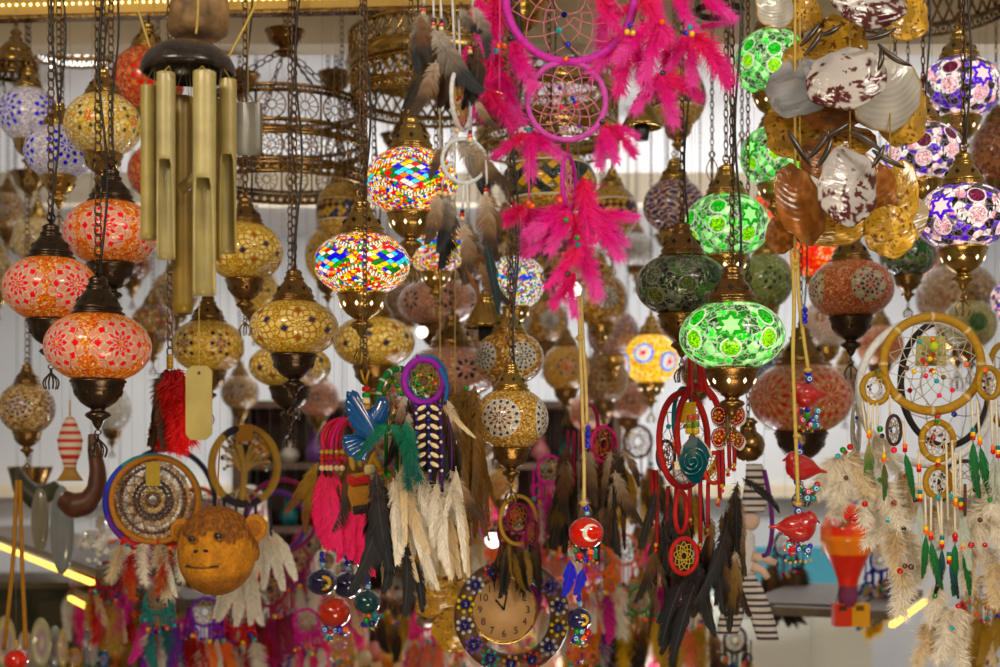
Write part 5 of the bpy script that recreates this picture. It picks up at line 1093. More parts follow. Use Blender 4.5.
# big ochre one on the right with white feathers
h = Hang('ochre_dreamcatcher', 'large ochre suede dreamcatcher with beaded web, small hoops and green feathers', 'dreamcatcher', 932, 364, 2.35)
O_ = (.36, .21, .035)
h.hoop(932, 364, 49, 47, 4.6, O_, True, (.50, .44, .34), 14, 22, (ORANGE, (.3, .18, .05), REDB, YEL, TURQ, (.1, .05, .02), PINKB), layers=6, wraps=(.6, .5, .3), seams=8, wr=.5)
h.hoop(937.5, 441, 17.5, 18.5, 3.4, O_, True, (.6, .5, .4), 9, 8, ((.06, .02, .02), (.25, .06, .03)), layers=3, dd=-.01, name='small_hoop', wraps=(.6, .5, .3)); h.hoop(938, 482, 14, 15, 3.2, O_, True, (.6, .55, .5), 8, 8, ((.05, .03, .12), (.1, .2, .15), (.04, .02, .02)), layers=3, dd=-.01, name='small_hoop')
h.hoop(875.5, 388.5, 14, 14.5, 3.0, O_, True, (.6, .55, .5), 8, 8, ((.08, .02, .03), (.5, .35, .1)), layers=2, dd=-.01, name='small_hoop'); h.hoop(989, 383, 13, 15, 3.0, O_, True, (.5, .45, .4), 8, 7, ((.08, .02, .03), (.06, .03, .06)), layers=3, dd=-.01, name='small_hoop')
h.hoop(894, 430, 10, 14.5, 1.7, (.05, .02, .015), True, (.35, .28, .2), 8, 2, (BLUE, (.02, .02, .02)), layers=3, dd=-.015, name='small_hoop')
h.hoop(965, 500, 4.5, 15, 1.4, (.10, .03, .02), True, (.3, .15, .08), 7, dd=-.015, name='small_hoop')
h.string_up(932, 317, .8, (.6, .5, .3)); h.string_up(927, 317, .7, (.6, .5, .3))
h.plateobj('paper_tag', [(917, 336), (945, 336), (947, 366), (915, 366)], .001, (.38, .36, .14), M_dye, .012); h.bead(934, 346, 4.5, (.45, .62, .01), dd=-.006)
for (x, y, c) in ((937, 417, REDB), (937, 420.5, GRN), (938, 461, YEL), (938, 464, REDB), (933, 438, (.3, .03, .02)), (878, 371, (.1, .12, .04)), (985, 370, ORANGE), (938, 497, TURQ)): h.bead(x, y, 2.6, c, 'tube', -.02)
G_ = [ # thong top, x, y of feather root, length, tilt, colours, kind
 (972, 400, 973, 438, 58, 0, GREENF), (977, 400, 980, 443, 56, 12, GREENF), (903, 420, 905, 450, 46, 12, GREENF), (919, 450, 920, 500, 42, 2, PALE), (925, 490, 926, 532, 44, -2, GREENF), (931, 492, 931, 538, 50, 6, GREENF), (941, 497, 942, 546, 48, 2, TEALF), (955, 455, 956, 504, 0, 0, None), (955, 500, 955, 540, 54, 0, GREENF), (960, 450, 961, 508, 60, 8, PALE), (962, 540, 963, 548, 46, 14, GREENF), (920, 450, 919, 470, 0, 0, None), (950, 560, 949, 562, 36, 20, TEALF), (884, 445, 884, 460, 38, 2, [(.10, .10, .02), (.10, .12, .03), (.03, .12, .04)]), (991, 400, 993, 452, 60, 4, PALE), (996, 400, 998, 456, 50, 4, PALE), (868, 402, 869, 436, 60, 4, [(.45, .4, .2), (.10, .2, .05), (.4, .4, .3)])]
for i, (x0, y0, x, y, L, t_, c) in enumerate(G_):
    h.cord([(x0, y0), (x, y)], 1.35, THONG, 'thong', dd=-.016, smooth=False)
    for q, cc in enumerate(((REDB, YEL, TEAL), (ORANGE, YEL), (REDB, ORANGE))[i % 3]): h.bead(x, y-4*q, 2.5, cc, 'tube', -.017)
    if c: h.fe(x, y+2, L, t_, 'leaf', c, dd=-.018, w=1.25, twist=.1)
for (x0, y0, x1, y1) in ((862, 402, 866, 430), (873, 403, 872, 440), (877, 403, 878, 436), (890, 395, 890, 425), (946, 440, 948, 520), (952, 440, 954, 500), (926, 478, 925, 520), (937, 497, 941, 540)): h.cord([(x0, y0), (x1, y1)], 1.2, THONG, 'thong', dd=-.014, smooth=False)
cl = [(845, 452, 62, -10), (852, 450, 58, 10), (838, 456, 54, -32), (876, 434, 54, 4), (882, 436, 50, 20), (870, 470, 56, -6), (846, 478, 50, -18), (862, 480, 56, 6), (880, 480, 60, 24), (900, 470, 56, 20), (906, 476, 60, -4), (884, 500, 60, -10), (888, 520, 56, 8), (896, 530, 66, 0), (904, 528, 62, 22), (912, 545, 50, 46), (905, 566, 62, -6), (925, 622, 50, 10), (935, 596, 62, 16), (945, 610, 60, 4), (958, 606, 60, -10), (930, 620, 58, -10), (952, 628, 56, 14), (968, 500, 60, 10), (975, 490, 62, 26), (985, 480, 66, 6), (980, 520, 60, -20), (996, 520, 60, 10), (990, 500, 56, -36), (972, 540, 60, -8), (985, 545, 56, 20), (946, 510, 50, -16), (950, 496, 46, 10), (934, 505, 44, -6), (915, 500, 46, -30), (925, 560, 56, -20), (938, 585, 50, -6), (996, 560, 56, -10), (998, 470, 56, -6)]
for i, (x, y, L, t_) in enumerate(cl):
    h.fe(x, y, L*.84, t_, ('maribou', 'fluff')[i % 2], (CRML, CRM, CRML, WHI)[i % 4], dd=rng.uniform(-.005, .05), w=1.05)
    if i % 2 == 0: h.bead(x, y, 2.7, (REDB, (.08, .02, .01), TURQ, GRN, BLK)[i % 5], dd=-.012)
for (x, y, c) in ((843, 450, GRN), (850, 447, REDB), (880, 429, GRN), (894, 450, PINKB), (894, 503, (.2, .02, .02)), (900, 571, REDB), (911, 567, (.1, .03, .02)), (865, 504, REDB), (955, 536, REDB), (971, 545, REDB)): h.bead(x, y, 3.2, c, dd=-.02)
h = Hang('white_ribbon_hoop', 'tall white ribbon wrapped hoop with tiny side hoop behind the ochre dreamcatcher', 'hoop', 925, 385, 2.6)
h.hoop(927, 392, 71, 72, 4.2, (.85, .86, .88), None); h.hoop(856, 430, 10, 25, 1.6, (.62, .60, .52), True, (.6, .55, .5), 8, 1, (BLUE,), layers=3, name='side_hoop'); h.string_up(927, 320, .8, (.6, .6, .6))
h = Hang('black_dreamcatcher', 'black hooped dreamcatcher with loose white web behind the ochre one', 'dreamcatcher', 950, 385, 2.75)
h.hoop(946, 384, 54, 62, 3.4, (.018, .012, .012), True, (.5, .46, .42), 9, 4, (BLUE, ORANGE), layers=2); h.string_up(950, 322, .8, BLK); h.hoop(965, 485, 26, 24, 2.0, (.05, .02, .02), True, (.4, .3, .2), 9, layers=3, name='small_hoop')
h = Hang('ochre_hoop', 'ochre hoop cut off by the frame edge beside the big dreamcatcher', 'hoop', 1000, 400, 2.7); h.hoop(1003, 385, 26, 40, 3.2, O_, True, (.5, .4, .3), 9, 6, (REDB, BLUE)); h.string_up(1003, 346, .8, THONG)
# ------------------------------------------------------------------ clay birds on cords
REDCL = (.36, .014, .006)
def cluster(h, px, py, n=16, w_=22, ht=18, pal=(BLUE, TURQ, REDB, GRN, (.02, .08, .45), (.01, .02, .12), TEAL, PINKB, ORANGE), rb=3.7):
    for i in range(n):
        a = rng.uniform(-1, 1); b = rng.uniform(0, 1); c = pal[i % len(pal)]
        h.bead(px+a*w_/2*(1-.4*b), py+b*ht, rb*rng.uniform(.75, 1.15), c, 'eye' if i % 3 == 1 else 'round', dd=rng.uniform(-.014, .010))
    for i in range(6): h.bead(px+(i-2.5)*w_*.15, py+ht+2+rng.uniform(-2, 3), 1.6, (.45, .28, .06), 'tube')
def bird(h, px, py, s, flip, tilt, head=True):
    m = MB(); F_ = 1.28; st = [(-1.12, .015, -.10), (-1.05, .05, -.09), (-.8, .085, -.06), (-.62, .15, -.03), (-.4, .27, 0), (-.15, .36, 0), (.1, .41, 0), (.35, .42, .02), (.55, .36, .04), (.7, .25, .06), (.78, .12, .06), (.80, .01, .06)]
    st = [(x_, r_*(F_ if x_ > -.7 else 1), z_) for x_, r_, z_ in st]
    a = np.linspace(0, 2*pi, 28, endpoint=False); V = [np.stack([np.full(28, x), r*.85*np.cos(a), z+r*np.sin(a)], -1) for x, r, z in st]
    m.grid(np.array(V), True, REDCL, cap=True)
    m.ball((.50, 0, .28), .33, 20, 14, REDCL); m.tube([(.72, 0, .30), (.84, 0, .27), (.97, 0, .22)], [.12, .07, .012], 10, REDCL)
    t = np.linspace(0, 1, 14)
    for sy in (-1, 1):
        x = .35-1.0*t; z = .12+.16*np.sin(t*pi)-.14*t; r = np.interp(x, [q[0] for q in st], [q[1] for q in st]); y = sy*.85*np.sqrt(np.maximum(r*r-z*z, .0004)); m.tube(np.stack([x, y, z], -1), .03*(1-t*.7), 6, (.5, .03, .01))
        x = .30-.85*t; z = -.16-.05*np.sin(t*pi)+.14*t; r = np.interp(x, [q[0] for q in st], [q[1] for q in st]); y = sy*.85*np.sqrt(np.maximum(r*r-z*z, .0004)); m.tube(np.stack([x, y, z], -1), .03*(1-t*.7), 6, (.5, .03, .01))
    me = m.mesh('clay_bird'); me.materials.append(M_clay); k = s*h.k
    o = put('clay_body', me, h.t, h.p(px, py), (0, R_(tilt), 0), (k*flip, k, k)); o['label'] = 'shiny red clay bird body'
    for sy in (-1, 1):
        pass
    return o
CORDN = JUTE
def birdthing(px, py, s, flip, tilt, d, label, cx, top, kx=.85):
    h = Hang('clay_bird', label, 'bird ornament', px, py, d, 'red clay birds with bead clusters'); bird(h, px, py, s, flip*kx, tilt)
    h.bead(cx, py-22, 3.6, (.01, .01, .45)); h.bead(cx+1, py-16, 4.2, (.04, .08, .5), 'eye'); cluster(h, px+2, py+s*.52, 17, s*1.15, 18)
    h.cord([(cx, top), (cx-1, top+6), (cx, py-20)], 2.0, JUTE, 'cord'); return h
birdthing(808, 395, 25, -1, -8, 2.32, 'red clay bird with bead cluster, topmost of the three on the jute cords', 808, 372, .72)
birdthing(803, 468, 26, -1, 4, 2.30, 'red clay bird with tail pointing to the white feathers, middle of the three', 798, 446)
birdthing(796, 527, 29, 1, 6, 2.28, 'red clay bird with tail pointing to the striped doll, lowest of the three', 797, 500)
h = Hang('bird_hanger', 'pair of knotted jute cords carrying the red clay birds below the shells', 'cord', 796, 300, 2.27)
h.cord([(792, 250), (794, 300), (793, 360), (795, 420), (797, 470), (798, 502)], 2.1, CORDN, 'strand', mt=M_dye); h.cord([(797, 250), (799, 300), (804, 340), (808, 368)], 2.0, CORDN, 'strand')
for (x, y) in ((795, 262), (795, 268), (808, 370), (798, 504), (797, 436)): m = MB(); m.torus((0, 0, 0), 2.6*h.k, 1.8*h.k, 'z', 14, 6, CORDN); m.ball((0, 0, 0), 3.2*h.k, 10, 7, CORDN); m.build('knot', M_dye, h.t, h.p(x, y))
for y in (310, 316, 321): h.bead(805, y, 3.0, (.01, .01, .42), dd=-.01)
h.string_up(795, 252, 1.6, CORDN)
# crescent ball
def clayball(px, py, r, d, col, label, top, name='clay_ball', crescent=False, eye=None, group=None, clus=True, beads=True, cordc=JUTE, sy=.9):
    h = Hang(name, label, 'ball ornament', px, py, d, group); k = h.k; m = MB(); m.ball((0, 0, 0), r*k, 32, 22, col, sz=sy); o = m.build('glazed_ball', M_clay, h.t)
    if crescent:
        m = MB(); n = 28; t = np.linspace(R_(50), R_(310), n); A = np.stack([.18+.50*np.cos(t), .05+.55*np.sin(t)], -1); B = np.stack([.30+.37*np.cos(t), .05+.42*np.sin(t)], -1)
        A[:, 0] += .06; B[:, 0] += .06
        def on(q): x, z = q[:, 0], q[:, 1]; y = -np.sqrt(np.maximum(0, 1.0-x*x-z*z)); return np.stack([x, y, z*sy], -1)*r*k*1.012
        V = np.stack([on(A), on(A*.5+B*.5)*1.008, on(B)], 1); m.grid(V, False, (.75, .72, .66)); m.build('crescent', M_clay, h.t)
    if eye:
        m = MB()
        for rr, y, c in ((.50, -.86, eye), (.26, -.97, (.02, .015, .01))): m.ball((.25*r*k, y*r*k*.97, 0), rr*r*k, 18, 8, c, sx=1, sy=.2)
        m.build('eye_disc', M_clay, h.t)
    if beads: h.bead(px+1, py-r*sy-3.5, 3.2, (.05, .25, .45), 'eye'); h.bead(px, py-r*sy-9, 3.0, (.01, .01, .45)); h.bead(px, py-r*sy-14.5, 3.0, (.01, .01, .40))
    h.cord([(px, top), (px, (top+py)/2), (px, py-r*sy-2)], 1.2, cordc)
    if not crescent: h.string_up(px, top+1, .4, BLK)
    if clus: cluster(h, px+1, py+r*sy+1, 14, r*1.5, 10)
    return h
h = clayball(586, 533, 17.5, 2.3, (.55, .035, .008), 'orange red clay ball with a white crescent and bead cluster on knotted cord', 505, crescent=True)
h = Hang('ball_hanger', 'pale doubled jute cord with knots and blue beads ending above the crescent ball', 'cord', 582, 400, 2.3)
h.cord([(578, 296), (580, 340), (582, 400), (584, 460), (584, 505)], 2.0, (.55, .43, .20), 'strand'); h.cord([(581, 296), (583, 340), (586, 390), (587, 424)], 1.8, (.55, .43, .20), 'strand')
for (x, y) in ((580, 338), (584, 503), (586, 428)): m = MB(); m.ball((0, 0, 0), 4.0*h.k, 12, 8, (.5, .38, .16)); m.torus((0, 0, 0), 3.4*h.k, 1.5*h.k, 'z', 14, 6, (.5, .38, .16)); m.build('knot', M_dye, h.t, h.p(x, y))
for y in (428, 434, 440, 446): h.bead(588, y, 3.0, (.01, .01, .40), dd=-.008)
h.string_up(579, 298, 1.5, (.55, .43, .20))
NAV = (.012, .012, .07)
clayball(322, 582, 15, 2.9, NAV, 'navy ball with yellow eye, one of the cluster under the pink feathers', 545, eye=(.6, .38, .08), clus=False, group='hanging eye balls')
clayball(347, 585, 14.5, 3.0, NAV, 'plain navy glazed ball next to the yellow eyed one', 548, clus=False, group='hanging eye balls')
clayball(334, 612, 17, 2.85, (.42, .04, .015), 'orange red glazed ball below the navy balls', 590, clus=True, group='hanging eye balls', beads=False)
clayball(367, 602, 13.5, 2.8, (.0, .045, .055), 'dark teal glazed ball with bead cluster under black feathers', 560, group='hanging eye balls')
clayball(357, 555, 12, 3.2, (.0, .03, .04), 'small dark teal ball behind, above the other hanging balls', 530, clus=False, group='hanging eye balls')
clayball(579, 619, 12.5, 2.6, NAV, 'navy ball with yellow eye under the crescent ball', 590, eye=(.6, .4, .08), group='hanging eye balls')
# two cobalt feathers under the crescent ball
h = Hang('blue_feather_charm', 'cobalt blue feathers hanging just under the crescent ball', 'feather charm', 575, 570, 2.5); h.fe(570, 560, 36, 4, 'leaf', [(.02, .01, .7)]*3, w=2.6, twist=0); h.fe(583, 568, 28, -8, 'leaf', [(.02, .02, .6)]*3, w=2.6, twist=0); h.cord([(578, 550), (576, 562)], 1, BLK); h.string_up(578, 551, .4, BLK, .03)

# ------------------------------------------------------------------ blue dove
h = Hang('dove_ornament', 'blue glazed dove ornament with raised wing and fan tail', 'bird ornament', 365, 425, 2.28); k = h.k; DV = (.004, .065, .21)
m = MB(); st = [(0, .3, -10, 20), (0.12, 5, -6, 14), (.3, 9, 0, 6), (.5, 11, 6, -2), (.7, 10, 12, -10), (.82, 7, 16, -16), (.9, 7.5, 18, -21), (.96, 6, 20, -25), (1, .3, 21, -28)]
a = np.linspace(0, 2*pi, 24, endpoint=False); V = []
for (_, r, x, y) in st:
    tx, tz = .6, .8; V.append(np.stack([x*k+r*k*np.cos(a)*tz, r*.7*k*np.sin(a), -y*k-r*k*np.cos(a)*-tx*-1*0+r*k*np.cos(a)*-.6], -1))
m.grid(np.array(V), True, DV, cap=True); m.build('body', M_clay, h.t)
def blades(h, name, root, tips, w_, col, dd):
    m = MB(); r0 = h.p(*root, dd)
    for i, (x, y) in enumerate(tips):
        t1 = h.p(x, y, dd+.0012*i); u = np.linspace(0, 1, 14)[:, None]; c = r0+(t1-r0)*u; L = np.linalg.norm(t1-r0); d = (t1-r0)/L; pr = np.array([-d[2], 0, d[0]])
        wd = w_*h.k*np.sin(np.clip(.25+u*.95, 0, 1)*pi*.62)*np.where(u > .9, np.sqrt(np.maximum(0, 1-((u-.9)/.1)**2))*.9+.1, 1)
        a_ = np.linspace(0, 2*pi, 10, endpoint=False)
        V = c[:, None]+wd[:, None]*(np.cos(a_)[None, :, None]*pr)+np.minimum(wd, 2.2*h.k)[:, None]*(np.sin(a_)[None, :, None]*np.array([0, 1., 0]))
        m.grid(V, True, np.array(col)*(1+.25*(i % 2)), cap=True)
    m.build(name, M_clay, h.t)
blades(h, 'wing', (378, 440), [(347, 391), (346, 399), (346, 407), (348, 415), (351, 422), (356, 430), (352, 390), (358, 398), (363, 405), (368, 414)], 4.6, DV, -.018)
blades(h, 'tail', (374, 436), [(342, 439), (342, 445), (344, 451), (348, 456), (354, 460), (360, 461)], 3.8, DV, -.006)
blades(h, 'far_wing', (378, 430), [(380, 400), (385, 402), (388, 408)], 4.0, (.006, .08, .24), .02)
for q, (y, c) in enumerate(((389, REDB), (395, GRN), (401, CREAM), (407, (.4, .2, .06)))): h.bead(366, y, 4.2, c, 'tube', -.01, sz=3.0)
m = MB(); m.tube([h.p(361, 370), h.p(363, 378), h.p(366, 386)], .0022, 6, TAN); m.tube([h.p(369, 370), h.p(367, 378), h.p(366, 386)], .0022, 6, TAN); m.build('wood_fork', M_wood, h.t); h.chain(365, 372, up=True, ln=.012, wd=.008, rr=.0012)
for pts in (([(366, 408), (366, 420)]),): h.cord(pts, 1, TAN)
# bronze charm cluster under dove
h = Hang('charm_pendant', 'brown and red leather charm pendant with black binding below the blue dove', 'pendant', 358, 485, 2.4)
h.plateobj('leather_body', [(350, 474), (366, 472), (370, 492), (366, 512), (354, 512), (348, 494)], .012, (.40, .18, .04), M_leather); h.plateobj('red_band', [(348, 474), (356, 478), (368, 474), (372, 482), (352, 486), (347, 482)], .016, (.42, .02, .02), M_leather, -.004)
h.plateobj('black_band', [(353, 506), (367, 504), (368, 513), (354, 515)], .015, (.02, .01, .01), M_leather, -.003)
for (x, y, t_) in ((352, 462, -10), (360, 458, 0), (372, 460, 20), (376, 462, -30)): m = MB(); m.ball((0, 0, 0), 1, 12, 8, (.50, .28, .05)); me = m.mesh('wooden_drop'); me.materials.append(M_wood); put('wooden_drop', me, h.t, h.p(x, y), (0, R_(t_), 0), (3.2*h.k, 2.5*h.k, 9*h.k))
h.bead(370, 470, 6, (.62, .52, .28), 'tube', -.008); h.string_up(360, 455, 1, (.3, .02, .02), dd=.01)

# ------------------------------------------------------------------ butterfly, teal clay ornament
h = Hang('butterfly_ornament', 'maroon butterfly ornament with dotted flowers and white wing edges under the lowest green lamp', 'butterfly ornament', 727, 425, 2.34)
def wing(pts, nm, col):
    c0 = np.array([727, 424.]); q = np.array(pts, float); pc = q.mean(0)
    t = np.linspace(0, len(q), 40, endpoint=False); o = []
    for x in t:
        i = int(x); f = x-i; pa, a_, b_, nb = [q[(i+j) % len(q)] for j in (-1, 0, 1, 2)]; o.append(.5*((2*a_)+(-pa+b_)*f+(2*pa-5*a_+4*b_-nb)*f*f+(-pa+3*a_-3*b_+nb)*f**3))
    o = np.array(o); h.plateobj(nm+'_edge', (o-pc)*1.10+pc+[1, 1.5], .004, (.62, .58, .55), M_clay, .004); h.plateobj(nm, o, .006, col, M_clay)
    for j in range(5): a_ = j*2*pi/5; h.bead(pc[0]+3.4*cos(a_), pc[1]+3.4*sin(a_), 1.5, (.6, .3, .02), dd=-.004)
    h.bead(pc[0], pc[1], 1.4, (.5, .05, .02), dd=-.005)
    for j in range(0, 40, 2): e = (o[j]-pc)*.80+pc; h.bead(e[0], e[1], .7, (.75, .5, .45), dd=-.003)
wing([(726, 420), (724, 408), (716, 406), (711, 412), (713, 422), (720, 425)], 'upper_wing', (.16, .012, .008)); wing([(730, 420), (732, 408), (739, 405), (744, 412), (743, 421), (735, 425)], 'upper_wing', (.24, .02, .02))
wing([(725, 428), (715, 429), (711, 438), (716, 447), (724, 444)], 'lower_wing', (.22, .015, .008)); wing([(731, 428), (738, 431), (744, 440), (739, 448), (731, 441)], 'lower_wing', (.22, .015, .008))
m = MB(); m.ball((0, 0, 0), 3*h.k, 12, 12, (.10, .06, .02), sz=5.0); m.build('body', M_wood, h.t, h.p(728, 427, -.004))
h.cord([(728, 414), (724, 404)], .6, BLK, 'antenna'); h.cord([(728, 414), (733, 403)], .6, BLK, 'antenna'); h.cord([(728, 414), (728, 396)], .8, BLK, 'cord')
h = Hang('teal_ornament', 'dark teal glazed clay ornament with carved spiral hanging before the red dreamcatcher', 'clay ornament', 693, 460, 2.3)
o = np.array([(690, 438), (697, 437), (706, 447), (709, 455), (706, 468), (699, 483), (692, 484), (680, 470), (678, 460), (683, 446)], float)
h.plateobj('clay_body', o, .018, (.0, .045, .06), M_clay)
t = np.linspace(.3, 3*2*pi, 90); sp = [(692+(1+t_*.78)*cos(t_)*.95, 462+(1+t_*.78)*sin(t_), -.014+.0001*t_) for t_ in t]
q = np.array([h.p(x, y, z) for x, y, z in sp]); q[:, 1] = -.012-.002*np.cos(np.linspace(0, 1.4, 90)); m = MB(); m.tube(q, .0016, 6, (.005, .10, .12)); m.build('spiral_relief', M_clay, h.t)
h.plateobj('white_rim', [(694, 434), (699, 436), (711, 452), (711, 458), (706, 450), (697, 442)], .014, (.62, .56, .48), M_clay, .004); h.plateobj('tag', [(674, 462), (680, 461), (681, 469), (675, 470)], .002, (.6, .5, .35), M_dye, -.012)
for (x, y, c) in ((690, 418, (.3, .06, .03)), (696, 417, (.3, .06, .03)), (689, 425, (.1, .16, .02)), (696, 424, (.1, .16, .02)), (689, 431, (.4, .3, .04)), (696, 431, (.4, .3, .04))): h.bead(x, y, 3.6, c, 'tube')
h.string_up(692, 418, .7, (.2, .22, .05)); h.cord([(693, 430), (693, 440)], 1, (.2, .2, .05))
h = Hang('dark_brass_vase_lamp', 'dark brass round fitting behind the butterfly', 'lamp fitting', 748, 445, 3.0)
m = MB(); m.lathe([(.001, -1), (.5, -.9), (.85, -.55), (1, 0), (.85, .5), (.5, .8), (.42, 1.2), (.6, 1.35), (.3, 1.6), (.001, 1.62)], n=28, sc_=17*h.k); m.build('bowl', M_brassd, h.t); h.chain(748, 418, up=True)

# ------------------------------------------------------------------ monkey head
h = Hang('monkey_head', 'orange brown felt monkey head with wide muzzle and small ears', 'monkey head ornament', 217, 552, 2.35); k = h.k
nu, nv = 160, 110; t = np.linspace(-pi/2, pi/2, nv); lo = np.linspace(0, 2*pi, nu, endpoint=False); T, L = np.meshgrid(t, lo, indexing='ij')
D0 = np.stack([np.cos(T)*np.sin(L), -np.cos(T)*np.cos(L), np.sin(T)], -1); r = np.ones(T.shape)
def bmp(cx_, cz, s_, amp, sz_=None):
    c = np.array([cx_, -math.sqrt(max(0, 1-cx_**2-cz**2)), cz]); dd = D0-c; return amp*np.exp(-(dd[..., 0]**2/s_**2+dd[..., 1]**2/s_**2+dd[..., 2]**2/(sz_ or s_)**2))
r += bmp(-.20, -.42, .62, .20, .50)+bmp(-.20, -.08, .28, .10, .16)+bmp(-.44, .40, .24, .05, .10)+bmp(.14, .44, .24, .05, .10)
r -= bmp(-.44, .22, .15, .10)+bmp(.14, .24, .15, .10)+bmp(-.42, -.06, .16, .04)+bmp(.08, -.04, .16, .04)
zz = D0[..., 2]; xx = D0[..., 0]; lip = -.27+.10*(xx+.2)**2
r -= .05*np.exp(-((zz-lip)/.030)**2)*(np.abs(xx+.2) < .42)*(D0[..., 1] < 0)
hl0 = 0; hair = (vnoise(D0.reshape(-1, 3)*[9, 9, 2.2], 2.2, 3)).reshape(T.shape); hl = zz > .40+.16*(hair-.5)+.22*(xx+.15)**2*-1+.10*np.cos(xx*8); hl = hl | (D0[..., 1] > .15) & (zz > -.2)
r += np.where(hl, .035+.05*hair, 0)
V = D0*r[..., None]*[39*k, 34*k, 43*k]; V[..., 2] -= 0
n1 = vnoise(D0.reshape(-1, 3), 6, 5).reshape(T.shape)
face = np.array([.42, .185, .020]); hc = np.array([.20, .075, .014])
col = np.where(hl[..., None], hc*(0.45+1.1*hair[..., None]), face*(.75+.45*n1[..., None])); chin = np.clip((-.38-zz)/.2, 0, 1)[..., None]; col = col*(1-chin)+np.array([.25, .105, .018])*(.7+.5*n1[..., None])*chin
lipk = (np.abs(zz-lip) < .022) & (np.abs(xx+.2) < .40) & (D0[..., 1] < 0); col[lipk] = (.05, .02, .008)
m = MB(); m.grid(V, True, col); M_felt = mat('felt', None, rough=.85, noise=.3, nscale=160, bump=.7, bscale=220); m.build('head', M_felt, h.t)
for (x, y, rx_, nm) in ((181, 531, 11, 'ear'), (255, 528, 12, 'ear')):
    m = MB(); m.ball((0, 0, 0), rx_*k, 22, 14, (.40, .17, .02), sy=.45, sz=1.15); m.ball((0, -rx_*k*.34, 0), rx_*.62*k, 16, 10, (.26, .10, .014), sy=.25, sz=1.15); m.build('ear', M_felt, h.t, h.p(x, y, -.004))
def onface(px, py, out=1.0):
    x = (px-217)*k; z = (552-py)*k; Q = V.reshape(-1, 3); f = Q[:, 1] < 0; i = np.argmin(((Q[:, 0]-x)**2+(Q[:, 2]-z)**2)+np.where(f, 0, 9)); return np.array([x, Q[i, 1]*out, z])
for (x, y) in ((198.5, 537), (225, 534.5)): m = MB(); m.ball((0, 0, 0), 3.4*k, 16, 10, (.012, .008, .006)); m.torus((0, 0, 0), 4.0*k, .9*k, 'y', 20, 6, (.14, .05, .01)); m.build('eye', M_bead, h.t, onface(x, y))
for (x, y) in ((204, 549.5), (213.5, 549)): m = MB(); m.ball((0, 0, 0), 2.6*k, 12, 8, (.02, .008, .005), sy=.5, sz=.7); m.build('nostril', M_felt, h.t, onface(x, y))
h.cord([(217, 514), (218, 480), (220, 440)], .8, (.3, .15, .03)); h.string_up(220, 440, .8, (.3, .15, .03))

# ------------------------------------------------------------------ red tassel
h = Hang('red_feather_tassel', 'bright red fluffy feather tassel with brown side beside the wooden tag', 'feather tassel', 172, 365, 2.4)
for i in range(20): h.fe(163+rng.uniform(0, 20), 366+rng.uniform(0, 12), rng.uniform(62, 84), rng.uniform(-7, 9), 'fluff', [(.55, .012, .006), (.70, .018, .008), (.8, .03, .01)], dd=rng.uniform(-.02, .03), w=.55)
for i in range(9): h.fe(158+rng.uniform(0, 9), 368+rng.uniform(0, 12), rng.uniform(60, 78), rng.uniform(-10, 0), 'wisp', [(.14, .09, .04), (.10, .05, .02), (.06, .03, .01)], dd=rng.uniform(-.01, .03), w=1.4)
h.chain(170, 364, up=True)
for q in range(3): h.bead(170, 366-q*4, 3.5, (.35, .22, .04), 'tube')

# ------------------------------------------------------------------ wooden fish, horn, pods against the white wall
h = Hang('striped_fish', 'wooden fish with red and white stripes hanging head up by the wall', 'fish ornament', 70, 445, 3.4); k = h.k
zs = np.linspace(0, 1, 60); prof = np.interp(zs, [0, .06, .2, .38, .55, .72, .82, .9, 1], [.2, 5, 9, 13, 11.5, 7, 6, 9, 14]); a = np.linspace(0, 2*pi, 24, endpoint=False)
V = np.stack([np.stack([r_*k*np.cos(a), .55*min(r_, 10)*k*np.sin(a)*(1 if z < .8 else .5), np.full(24, (30-66*z)*k)], -1) for z, r_ in zip(zs, prof)])
cc = np.zeros((60, 24, 3))+np.array((.72, .62, .50)); st_ = (np.sin(zs*52) > .1) & (zs > .04) & (zs < .76); cc[st_] = (.50, .03, .015); cc[zs > .78] = (.40, .22, .05)
m = MB(); m.grid(V, True, cc, cap=True); m.build('body', mat('painted_wood', None, rough=.5, noise=.12, nscale=20), h.t); h.cord([(70, 416), (70, 400)], .8, TAN); h.string_up(70, 400, .6, TAN)
h = Hang('carved_horn', 'dark brown carved curving horn beside the striped wooden fish', 'horn ornament', 90, 470, 3.3)
p = np.array([h.p(x, y) for x, y in ((92, 434), (94, 450), (98, 470), (97, 490), (88, 503), (74, 506), (62, 498))]); t = np.linspace(0, 6, 40); pts = np.stack([np.interp(t, range(7), p[:, i]) for i in range(3)], -1)
for _ in range(3): pts[1:-1] = (pts[:-2]+pts[1:-1]*2+pts[2:])/4
m = MB(); m.tube(pts, np.interp(t, [0, 1, 3, 5, 6], [4, 6.5, 10, 13, 9])*h.k, 16, (.10, .035, .018)); m.build('horn', M_wood, h.t); h.string_up(92, 436, .7, BLK)
h = Hang('grey_pod', 'long grey glossy pod hanging below the carved horn', 'pod ornament', 62, 530, 3.6); m = MB(); m.ball((0, 0, 0), 12*h.k, 20, 20, (.28, .30, .31), sy=.6, sz=3.7); m.build('pod', M_shell, h.t); h.string_up(62, 490, .7, BLK)
h = Hang('grey_leaf_charm', 'pale grey narrow shell hanging beside the long grey pod', 'pod ornament', 40, 520, 3.8); m = MB(); m.ball((0, 0, 0), 9*h.k, 20, 20, (.30, .28, .22), sy=.5, sz=3.6); m.build('pod', M_shell, h.t); h.string_up(40, 490, .7, BLK)
h = Hang('elephant_figure', 'dark green and grey curved wooden figure hanging by the pods', 'ornament', 36, 488, 4.0)
